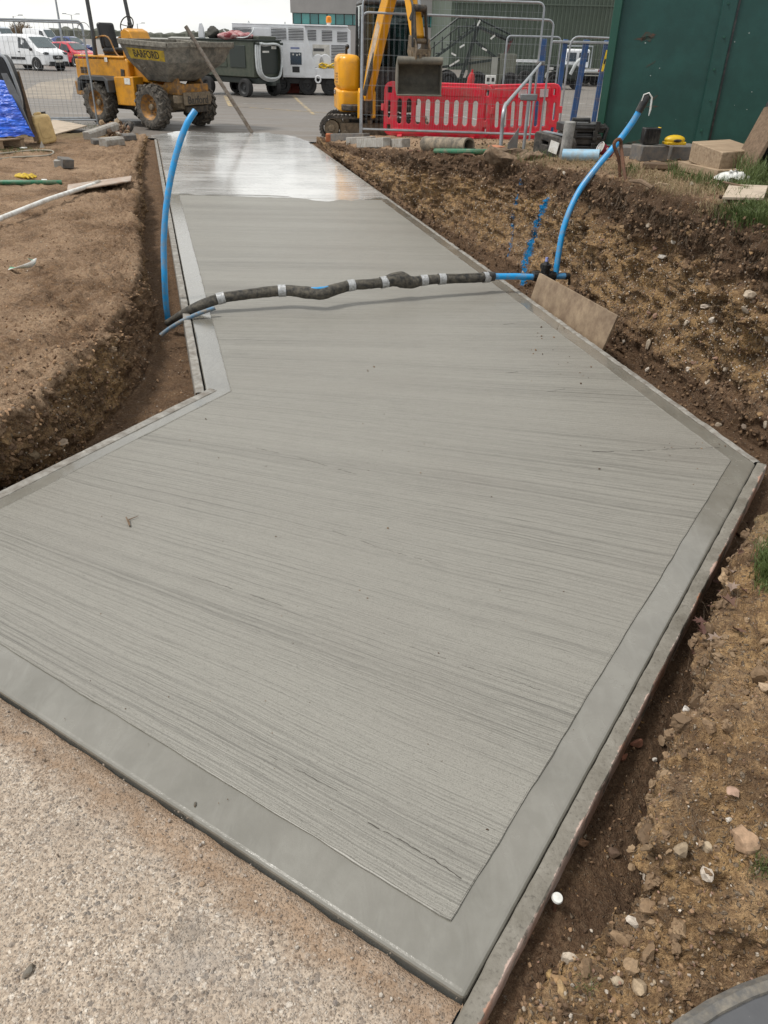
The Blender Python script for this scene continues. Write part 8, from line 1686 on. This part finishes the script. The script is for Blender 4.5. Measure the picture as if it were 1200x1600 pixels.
PAL = np.array([(0.40, 0.31, 0.21), (0.30, 0.205, 0.12), (0.46, 0.39, 0.31), (0.24, 0.17, 0.115), (0.36, 0.225, 0.11), (0.20, 0.16, 0.13), (0.56, 0.50, 0.43), (0.33, 0.20, 0.15)])
PAL_CLOD = np.array([(0.095, 0.057, 0.034), (0.15, 0.091, 0.052), (0.21, 0.130, 0.075), (0.07, 0.043, 0.027), (0.27, 0.172, 0.100)])
PAL_GREY = np.array([(0.42, 0.36, 0.30), (0.34, 0.29, 0.25), (0.55, 0.50, 0.44), (0.23, 0.20, 0.18), (0.36, 0.26, 0.18)])
def place_many(name, P, N, size, pal, sub, sink, seed, mat=M_STONE, amp=0.5, kind='stuff', flat=1.0):
    r_ = np.random.default_rng(seed); n = len(P); shapes, F = stone_shapes(10, sub, amp, seed); k = len(shapes[0])
    which = r_.integers(0, len(shapes), n); S_ = np.array(shapes)[which] * size[:, None, None]; Rm = rand_rot(n, r_); V = np.einsum('nij,nkj->nki', Rm, S_)
    if flat != 1.0: V[:, :, 2] *= flat
    V += (P + N * (size * (0.5 - sink))[:, None])[:, None, :]
    C_ = pal[r_.integers(0, len(pal), n)] * r_.uniform(0.75, 1.2, (n, 1)); C4 = np.concatenate([C_, np.ones((n, 1))], 1).repeat(k, 0)
    Fa = (F[None] + (np.arange(n) * k)[:, None, None]).reshape(-1, 3)
    o = np_mesh(name, V.reshape(-1, 3), Fa, mat, smooth=False, colattr=C4); o['kind'] = kind; return o
def pick(sheet_name, n, wfn, seed, far=None):
    D, NR, Q, T, n_, m_, ob = SHEETS[sheet_name]; G = D.reshape(n_, m_, 3)
    A = np.linalg.norm(np.cross(np.gradient(G, axis=0), np.gradient(G, axis=1)), axis=2).ravel()
    w = A * wfn(D, Q, T) * (D[:, 1] > 0.2); dist = np.linalg.norm(D - np.array([0, 0, CAM_H]), axis=1); w = w / np.maximum(dist, 1.5) ** 1.2; w /= w.sum()
    r_ = np.random.default_rng(seed); i = r_.choice(len(D), n, p=w); P = D[i] + r_.normal(size=(n, 3)) * 0.006; return P, NR[i], dist[i], Q[i]
def sizes(n, lo, hi, seed, a=2.2):
    u_ = np.random.default_rng(seed).uniform(0, 1, n); return lo * (1 - u_ * (1 - (lo / hi) ** a)) ** (-1 / a)
face = lambda D, Q, T: sstep(0.9, 1.3, Q) * (1 - sstep(2.7, 3.1, Q)) + 0.12
allw = lambda D, Q, T: np.ones(len(D)) * (Q < 4.6)
grav_w = lambda D, Q, T: layer_right(D / S, Q, T)[:, 0]
P, N, d, _ = pick('bank_ground', 13000, lambda D, Q, T: grav_w(D, Q, T) + 0.05 * face(D, Q, T), 1); place_many('bank_gravel', P, N, sizes(13000, 0.006, 0.034, 1) * np.clip(d / 8, 0.7, 1.3), PAL * 1.12, 1, 0.3, 1)
P, N, d, _ = pick('bank_ground', 8000, lambda D, Q, T: face(D, Q, T) * np.clip(1 - 1.3 * grav_w(D, Q, T), 0.04, 1) + 0.3 * (Q < 1.1), 2); place_many('bank_clods', P, N, sizes(8000, 0.010, 0.065, 2) * np.clip(d / 7, 0.7, 1.6), PAL_CLOD, 1, 0.25, 2, amp=0.8)
P, N, d, _ = pick('bank_ground', 320, lambda D, Q, T: face(D, Q, T), 3); place_many('bank_cobbles', P, N, sizes(320, 0.016, 0.044, 3), PAL, 2, 0.36, 3, amp=0.6)
P, N, d, _ = pick('bank_ground', 1800, lambda D, Q, T: 1.0 * (Q > 2.9) * (Q < 4.3), 4); place_many('bank_top_crumbs', P, N, sizes(1800, 0.006, 0.03, 4), np.vstack([PAL_CLOD * 1.7, PAL[:3]]), 1, 0.2, 4, amp=0.7)
P, N, d, _ = pick('soil_ground', 4200, lambda D, Q, T: (0.35 + face(D, Q, T)) * np.clip(0.4 + fbm(D, 2, 1.7, 0.5, 91), 0.05, 1), 5); place_many('soil_gravel', P, N, sizes(4200, 0.004, 0.026, 5), np.vstack([PAL * 1.1, PAL_CLOD[2:] * 1.6]), 1, 0.2, 5)
P, N, d, _ = pick('soil_ground', 7000, lambda D, Q, T: 0.35 + 1.5 * face(D, Q, T) + 2.0 * np.exp(-((Q - 3.0) / 0.2) ** 2), 6); place_many('soil_clods', P, N, sizes(7000, 0.007, 0.045, 6), PAL_CLOD * 1.7, 1, 0.3, 6, amp=0.8)
P, N, d, _ = pick('trench_ground', 13000, lambda D, Q, T: 0.35 + 1.2 * (Q > 1.0) + 0.8 * (Q > 2.5), 7); place_many('trench_gravel', P, N, sizes(13000, 0.0025, 0.017, 7, 1.9), PAL, 1, 0.15, 7)
P, N, d, _ = pick('trench_ground', 9000, lambda D, Q, T: 0.6 + 0.8 * (Q > 0.9) + 0.5 * (T > 5), 8); place_many('trench_clods', P, N, sizes(9000, 0.004, 0.032, 8, 1.9), PAL_CLOD * 1.3, 1, 0.2, 8, amp=0.8)
P, N, d, _ = pick('trench_ground', 110, lambda D, Q, T: 0.25 + 1.0 * (Q > 1.1), 9); place_many('trench_cobbles', P, N, sizes(110, 0.014, 0.034, 9), PAL, 2, 0.2, 9, amp=0.6)
P, N, d, _ = pick('trench_ground', 190, lambda D, Q, T: np.exp(-((Q - 2.8) / 0.35) ** 2) * (T < 7.5), 47); place_many('trench_lumps', P, N, sizes(190, 0.010, 0.040, 48, 1.9), np.array([(0.24, 0.16, 0.095), (0.18, 0.118, 0.07), (0.31, 0.215, 0.13)]), 3, 0.40, 49, amp=0.9)
# grit on the old concrete, thicker along the fresh edge
r_ = np.random.default_rng(20); n = 2600; a = r_.uniform(0, 3.2, n); b = np.where(r_.uniform(0, 1, n) < 0.35, np.abs(r_.normal(0.09, 0.05, n)), r_.uniform(0.01, 1.9, n))
P = np.stack([0.185 * S - 0.846 * a - 0.533 * b, 0.815 * S + 0.533 * a - 0.846 * b, np.full(n, -0.003)], -1); place_many('concrete_grit', P, np.tile([0, 0, 1.0], (n, 1)), sizes(n, 0.0016, 0.0075, 21, 2.4), PAL_GREY, 1, 0.1, 22)
# dark crumbs dropped on the fresh concrete
r_ = np.random.default_rng(30); pts = []
for px0, px1, py0, py1, k in ((820, 930, 470, 600, 34), (1020, 1140, 640, 780, 14), (150, 620, 560, 1000, 26), (300, 900, 900, 1350, 26), (60, 330, 1060, 1330, 9), (620, 980, 690, 980, 12)):
    for _ in range(k): p = W(r_.uniform(px0, px1), r_.uniform(py0, py1), 0.004); pts.append(p)
P = np.array([tuple(p) for p in pts]); inside = []
def in_poly(x, y):
    c = False
    for i in range(len(poly)):
        a, b = poly[i], poly[i - 1]
        if (a.y > y) != (b.y > y) and x < (b.x - a.x) * (y - a.y) / (b.y - a.y) + a.x: c = not c
    return c
P = np.array([p for p in P if in_poly(p[0], p[1])]); n = len(P); place_many('slab_crumbs', P, np.tile([0, 0, 1.0], (n, 1)), sizes(n, 0.003, 0.008, 31) * np.clip(P[:, 1] / 3.5, 0.6, 1.7), PAL_CLOD * 0.8, 1, 0.15, 32, flat=0.7)
# stones one can pick out, each its own thing
def stone(label, px, py, wpx, col, seed, asp=(1, 0.75, 0.65), sink=0.25, sub=3, name='stone', cat='stone'):
    p, nn = HITN(px, py); d = (p - Vector((0, 0, CAM_H))).dot(_fw); r = wpx * d / FPX / 2
    sh, F = stone_shapes(1, sub, 0.45, seed); v = sh[0] / np.abs(sh[0]).max() * r * np.array(asp)
    v += 0.06 * r * np.stack([fbm(v / r * 3, 2, 1, 0.5, seed + k) for k in range(3)], -1)
    a = seed * 1.7; c, s_ = math.cos(a * 0.3), math.sin(a * 0.3); v = v @ np.array([[c, s_, 0], [-s_, c, 0], [0, 0, 1]])
    o = np_mesh(name, v, F, M_STONE, smooth=True, colattr=np.tile((*col, 1.0), (len(v), 1))); o.data.set_sharp_from_angle(angle=R(28)); o.location = p + nn * r * asp[2] * (0.7 - sink); return tag(o, label, cat)
stone('largest angular tan stone on the near right bank', 1155, 1316, 58, (0.40, 0.265, 0.17), 3)
stone('pale angular stone just left of the largest tan stone', 1106, 1325, 30, (0.50, 0.40, 0.28), 5)
stone('small white stone above the largest tan stone', 1141, 1283, 17, (0.66, 0.62, 0.56), 8)
stone('pinkish flat stone higher on the near right bank', 1143, 1238, 34, (0.42, 0.28, 0.21), 10, (1, 0.7, 0.45))
stone('half buried tan stone at the right edge of the near bank', 1196, 1075, 34, (0.42, 0.31, 0.21), 12)
stone('white stone lying in the trench floor near the right form board', 1073, 1110, 22, (0.62, 0.59, 0.55), 14, (1, 0.7, 0.5))
stone('small white stone low in the trench beside the rusty form edge', 1022, 1187, 11, (0.60, 0.57, 0.52), 15)
stone('round brown stone sitting in the trench floor', 1032, 1158, 26, (0.27, 0.19, 0.12), 16)
stone('dark triangular shard of stone in the middle of the trench', 955, 1333, 26, (0.13, 0.085, 0.06), 17, (0.7, 1.0, 0.7))
stone('orange brown stone against the rusty form board', 905, 1316, 26, (0.30, 0.17, 0.10), 18)
stone('brick red fragment wedged under the right form board', 992, 1164, 26, (0.30, 0.13, 0.085), 19)
stone('second brick red fragment below the first under the right form board', 974, 1184, 20, (0.32, 0.13, 0.08), 20)
stone('yellowish stone at the foot of the near right bank, upper of two', 857, 1525, 28, (0.46, 0.31, 0.14), 21)
stone('yellowish flat stone at the foot of the near right bank, lower of two', 877, 1550, 34, (0.45, 0.31, 0.16), 22, (1, 0.6, 0.5))
stone('pale stone half hidden in the soil at the bottom of the near bank', 965, 1532, 22, (0.40, 0.33, 0.24), 24)
stone('white flat stone jutting from the right bank face', 1104, 480, 28, (0.58, 0.50, 0.42), 25, (1, 0.5, 0.42))
stone('pale knobbly stone high on the right bank at the frame edge', 1172, 462, 26, (0.48, 0.40, 0.31), 26)
stone('pale stone low on the right bank beyond the hardboard', 1017, 540, 18, (0.52, 0.44, 0.34), 27, (0.6, 0.6, 1))
stone('pinkish stone fragment at the end of the hardboard', 945, 542, 20, (0.36, 0.20, 0.16), 28, (1, 0.5, 0.35))
stone('white chalky stone in the upper right bank', 1036, 402, 17, (0.62, 0.58, 0.53), 29)
stone('round brown stone at the foot of the left soil slope', 53, 709, 36, (0.25, 0.19, 0.12), 30)
stone('pale flat stone beside the round one on the left slope', 94, 690, 26, (0.40, 0.31, 0.23), 31, (1, 0.7, 0.4))
stone('buff stone set in the left bank face', 173, 545, 20, (0.38, 0.28, 0.19), 32)
stone('grey lump of hardened slurry on the old concrete', 44, 1520, 26, (0.16, 0.15, 0.13), 33, (1, 0.8, 0.45), 0.3)
stone('small dark lump on the trowelled near edge of the slab', 305, 1258, 10, (0.10, 0.095, 0.08), 34, (1, 0.8, 0.6))
# white capped peg beside the form
p = HIT(866, 1421); th = thing('marker_peg', 'short peg with a white round cap beside the near right form board', 'peg', p)
mb = MB(); mb.cyl((0, 0, -0.06), (0, 0, 0.05), 0.006, 0.006, 8); mb.build('peg_shaft', M_RUST, th)
mb = MB(); mb.lathe([(0, 0.0), (0.014, 0.0), (0.016, 0.004), (0.014, 0.010), (0, 0.013)], (0, 0, 0.05), (0.1, -0.2, 1), 18); mb.build('peg_cap', M_WHITEP, th)
# rubber mat at the bottom right corner
c = W(1230, 1640, -0.02); th = thing('rubber_mat', 'dark grey speckled rubber mat with a rounded edge in the bottom right corner', 'mat', c)
tm = NT('speckled_rubber'); n = tm.noise(12, 5, 0.6); v = tm.voro(46); v2 = tm.node('ShaderNodeSeparateColor', {'Color': tm.node('ShaderNodeTexVoronoi', {'Vector': tm.P, 'Scale': 46.0}).outputs['Color']}).outputs[0]
spk = tm.math('MULTIPLY', tm.ramp(v, [(0.10, 1.0), (0.2, 0.0)]), tm.math('GREATER_THAN', v2, 0.68))
M_MAT = tm.fin(tm.mix(spk, tm.mix(n, (0.060, 0.062, 0.068), (0.105, 0.108, 0.115)), (0.42, 0.41, 0.40)), 0.7, tm.bump(n, 0.15, 0.01))
pa_, pb_, pc_ = [W(*k, 0.055) for k in ((1043, 1600), (1112, 1554), (1200, 1517))]
A_ = np.array([[2 * (pb_.x - pa_.x), 2 * (pb_.y - pa_.y)], [2 * (pc_.x - pa_.x), 2 * (pc_.y - pa_.y)]]); B_v = np.array([pb_.x ** 2 - pa_.x ** 2 + pb_.y ** 2 - pa_.y ** 2, pc_.x ** 2 - pa_.x ** 2 + pc_.y ** 2 - pa_.y ** 2]); ce = np.linalg.solve(A_, B_v)
rad = math.hypot(pa_.x - ce[0], pa_.y - ce[1]); cc0 = Vector((ce[0], ce[1], 0.02)) - Vector((c.x, c.y, 0)); cc0.z = 0.02
mb = MB(); mb.lathe([(0, -0.06), (rad * 0.98, -0.06), (rad * 0.985, 0.03), (rad * 0.96, 0.052), (rad * 0.5, 0.066), (0, 0.07)], cc0, (0, 0, 1), 72); mb.build('mat_body', M_MAT, th)
mb = MB(); mb.lathe([(rad * 0.95, -0.04), (rad, -0.03), (rad * 1.004, 0.0), (rad, 0.04), (rad * 0.985, 0.056), (rad * 0.965, 0.058), (rad * 0.96, 0.04)], cc0, (0, 0, 1), 72, caps=False); mb.build('mat_rim', paint('dusty_rubber', (0.20, 0.18, 0.15), 0.85, var=0.4, scale=20, dirt=(0.09, 0.09, 0.09), dirt_amt=0.5, bump=0.4), th)
# dead leaves in the trench beside the right form
M_LEAF = [paint('dead_leaf_' + s_, c_, 0.7, var=0.3, scale=30, bump=0.3) for s_, c_ in (('brown', (0.11, 0.055, 0.035)), ('red_brown', (0.10, 0.045, 0.034)), ('pale', (0.26, 0.19, 0.15)))]
def leaf_mesh(m_, seed):
    rr = random.Random(seed); out = []
    lob = [(0, 0), (0.22, -0.08), (0.42, -0.40), (0.52, -0.20), (0.86, -0.34), (0.78, -0.12), (1.1, 0.0), (0.78, 0.12), (0.86, 0.34), (0.52, 0.20), (0.42, 0.40), (0.22, 0.08)]
    cu = rr.uniform(0.4, 1.1); P = [(x, y, cu * (abs(y) * 0.8 + 0.25 * (x - 0.5) ** 2) + rr.uniform(-0.05, 0.05)) for x, y in lob] + [(0.55, 0, rr.uniform(-0.03, 0.05))]
    F = [(i, (i + 1) % 12, 12) for i in range(12)]; mb = MB(); mb.add(P, F); o = mb.build('leaf_tmp', m_); me = o.data; bpy.data.objects.remove(o); return me
LM = [leaf_mesh(M_LEAF[i % 3], i) for i in range(6)]; rr = random.Random(12)
spots = [(1130, 905), (1118, 925), (1146, 915), (1133, 940), (1110, 950), (1125, 965), (1150, 870), (1160, 845), (1120, 885), (1140, 985), (1104, 975), (1165, 880), (1150, 955), (1098, 1000), (1128, 1000), (1172, 820), (1112, 908), (1142, 895), (1085, 1020), (1165, 930)]
for i, (px, py) in enumerate(spots):
    p = HIT(px, py); o = bpy.data.objects.new('dead_leaf', LM[i % 6]); link(o); s_ = rr.uniform(0.04, 0.07); o.scale = (s_,) * 3; o.location = p + Vector((0, 0, 0.012)); o.rotation_euler = (rr.uniform(-0.5, 0.5), rr.uniform(-0.5, 0.5), rr.uniform(0, 6.28)); tag(o, ('dark brown', 'red brown', 'pale')[i % 3] + ' curled dead leaf lying in the trench beside the right form board', 'leaf', ('dark brown', 'red brown', 'pale')[i % 3] + ' dead leaves in the right trench')
# grass, straw and roots: thin blades grown where the ground carries them
def blades(name, P, h, w, mat, seed, lean=0.5, hang=False, group=None):
    r_ = np.random.default_rng(seed); n = len(P); a = r_.uniform(0, 2 * np.pi, n); dx = np.stack([np.cos(a), np.sin(a), 0 * a], -1); b = r_.uniform(0, 2 * np.pi, n); ld = np.stack([np.cos(b), np.sin(b), 0 * b], -1) * (lean * r_.uniform(0.3, 1.3, n))[:, None]
    H = h * r_.uniform(0.5, 1.2, n); up = np.zeros((n, 3)); up[:, 2] = -1 if hang else 1
    p0 = P - up * 0.004; p1 = P + (up * 0.6 + ld * 0.35) * H[:, None]; p2 = P + (up * 0.9 + ld) * H[:, None]
    W_ = dx * (w * r_.uniform(0.6, 1.2, n))[:, None]
    V = np.stack([p0 - W_, p0 + W_, p1 - W_ * 0.7, p1 + W_ * 0.7, p2], 1).reshape(-1, 3); k = np.arange(n)[:, None] * 5
    F = np.concatenate([k + [0, 1, 3], k + [0, 3, 2], k + [2, 3, 4]], 0); o = np_mesh(name, V, F, mat); o['kind'] = 'stuff'; return o
def grass_mat(name, a, b):
    t = NT(name); return t.fin(t.mix(t.noise(3.5, 5, 0.7), a, b), 0.6)
M_GRASS = grass_mat('grass_blades', (0.030, 0.060, 0.010), (0.125, 0.16, 0.045)); M_STRAW = grass_mat('straw_blades', (0.17, 0.125, 0.06), (0.34, 0.27, 0.15)); M_ROOT = grass_mat('root_fibres', (0.055, 0.036, 0.022), (0.19, 0.135, 0.085))
def around(pix, n, sx, sy, seed):
    r_ = np.random.default_rng(seed); out = []
    for i in range(n):
        px, py = pix[r_.integers(0, len(pix))]; p = HIT(px + r_.normal() * sx, py + r_.normal() * sy)
        if p.z > -0.15: out.append(tuple(p))
    return np.array(out)
P = around([(1160, 300), (1190, 292), (1150, 285), (1130, 284), (1185, 280), (1170, 330), (1190, 345), (1165, 345), (1140, 340), (1185, 330), (1110, 285)], 3400, 16, 7, 1); blades('grass', P, 0.075, 0.0022, M_GRASS, 2, 0.7)
P = around([(1155, 272), (1165, 268), (1150, 262), (1172, 262), (1185, 285), (1170, 285)], 700, 8, 5, 3); blades('long_grass', P, 0.20, 0.003, M_GRASS, 4, 0.45)
P = around([(1000, 275), (950, 262), (925, 258), (900, 256), (870, 255), (845, 252), (1050, 285), (1100, 300), (1060, 300), (985, 268), (1020, 285), (1120, 330)], 2400, 20, 5, 5); blades('straw', P, 0.06, 0.002, M_STRAW, 6, 0.9)
P = around([(985, 270), (1060, 278), (1085, 283), (830, 248), (850, 248), (820, 246), (1050, 268)], 500, 9, 3, 7); blades('weeds', P, 0.10, 0.0026, M_GRASS, 8, 0.5)
P = around([(1196, 880), (1206, 870), (1210, 895), (1196, 900)], 900, 9, 14, 9); blades('grass_tuft', P, 0.07, 0.0016, M_GRASS, 10, 0.7)
P = around([(1185, 1350), (1195, 1365), (915, 1542)], 160, 12, 10, 11); blades('grass_wisps', P, 0.03, 0.001, M_GRASS, 12, 0.8)
P = around([(95, 192), (110, 196), (125, 197), (140, 199), (70, 236), (20, 236), (45, 235), (5, 238)], 900, 14, 2.5, 13); blades('verge_grass', P, 0.055, 0.0028, M_GRASS, 14, 0.7)
P, N, d, _ = pick('bank_ground', 4200, lambda D, Q, T: np.exp(-((Q - 2.86) / 0.22) ** 2) * (D[:, 1] < 13), 40); blades('root_fibres', P + N * 0.01, 0.10, 0.0012, M_ROOT, 41, 1.0, hang=True)
P, N, d, _ = pick('bank_ground', 1500, lambda D, Q, T: sstep(1.0, 1.5, Q) * (Q < 2.7), 42); blades('fine_roots', P + N * 0.012, 0.08, 0.001, M_ROOT, 43, 1.3, hang=True)
P, N, d, _ = pick('trench_ground', 1300, lambda D, Q, T: (Q > 1.2) * (Q < 3.6) * 1.0, 44); blades('trench_roots', P + N * 0.006, 0.05, 0.0007, M_ROOT, 45, 1.4)
# broken rubble heaped beside the kerb offcuts
r_ = np.random.default_rng(60); k = 150; pts = []
for i in range(k): p = HIT(178 + r_.normal() * 11, 207 + r_.normal() * 4.5); pts.append((p.x, p.y, p.z + abs(r_.normal()) * 0.06))
P = np.array(pts); o = place_many('rubble', P, np.tile([0, 0, 1.0], (len(P), 1)), sizes(len(P), 0.03, 0.085, 61), np.vstack([PAL_CLOD, PAL]), 1, 0.0, 62, amp=0.6)
for px, py, w_, lb in ((186, 193, 14, 'pale flat stone on top of the rubble heap by the dumper'), (170, 199, 13, 'brown lump of earth on the rubble heap by the dumper'), (193, 203, 14, 'grey broken stone at the right of the rubble heap')): stone(lb, px, py, w_, (0.42, 0.36, 0.28) if 'pale' in lb else (0.2, 0.14, 0.1), px, (1, 0.8, 0.5))

# tears the broom dragged in the fresh surface, and a few strands caught in it
M_TEAR = paint('torn_concrete', (0.075, 0.070, 0.060), 0.9, var=0.4, scale=40)
def tear(pix, r, seed, gaps=0.0, dash=0.05):
    rr = random.Random(seed); P = [W(*p, 0.0046) for p in pix]; fine = []
    for a, b in zip(P[:-1], P[1:]):
        k = max(2, int((b - a).length / 0.012)); d = (b - a).normalized(); nn = Vector((-d.y, d.x, 0))
        for i in range(k): fine.append(a.lerp(b, i / k) + nn * rr.gauss(0, 0.0016))
    mb = MB(); i = 0
    while i < len(fine) - 3:
        L = rr.randint(4, 26); seg = fine[i:i + L]
        if len(seg) > 2: mb.tube(seg, [r * rr.uniform(0.25, 1.0) for _ in seg], 5)
        i += L + (rr.randint(1, 9) if rr.random() < gaps else 0)
    mb.build('surface_tear', M_TEAR, slab)['kind'] = 'stuff'
tear([(574, 1286), (612, 1304), (655, 1330), (690, 1352), (727, 1377)], 0.0020, 1, 0.3)
tear([(926, 706), (1000, 704), (1060, 701), (1128, 699)], 0.0026, 2, 0.9)
tear([(790, 583), (812, 581)], 0.0026, 3); tear([(786, 507), (806, 505)], 0.0022, 4); tear([(855, 612), (900, 605)], 0.0018, 5, 0.8)
tear([(400, 700), (470, 716), (560, 742)], 0.0016, 6, 0.9); tear([(300, 900), (380, 925), (450, 950)], 0.0013, 7, 0.9); tear([(520, 830), (600, 858), (700, 886)], 0.0013, 8, 0.9)
tear([(420, 1180), (500, 1222), (560, 1250)], 0.0012, 10, 0.9); tear([(640, 1010), (760, 1052), (850, 1080)], 0.0012, 11, 0.9)
P = [W(x, y, 0.012) for x, y in ((197, 808), (203, 822), (201, 812), (216, 806))]; o = MB().tube([p - P[0] for p in P], [0.003, 0.004, 0.003, 0.001], 6).build('root_strand', M_TIMBERD, None); o.location = P[0]; tag(o, 'short dark forked root strand lying on the brushed concrete at the left', 'root')
P = [W(x, y, 0.010) for x, y in ((1012, 690), (1016, 697), (1022, 694))]
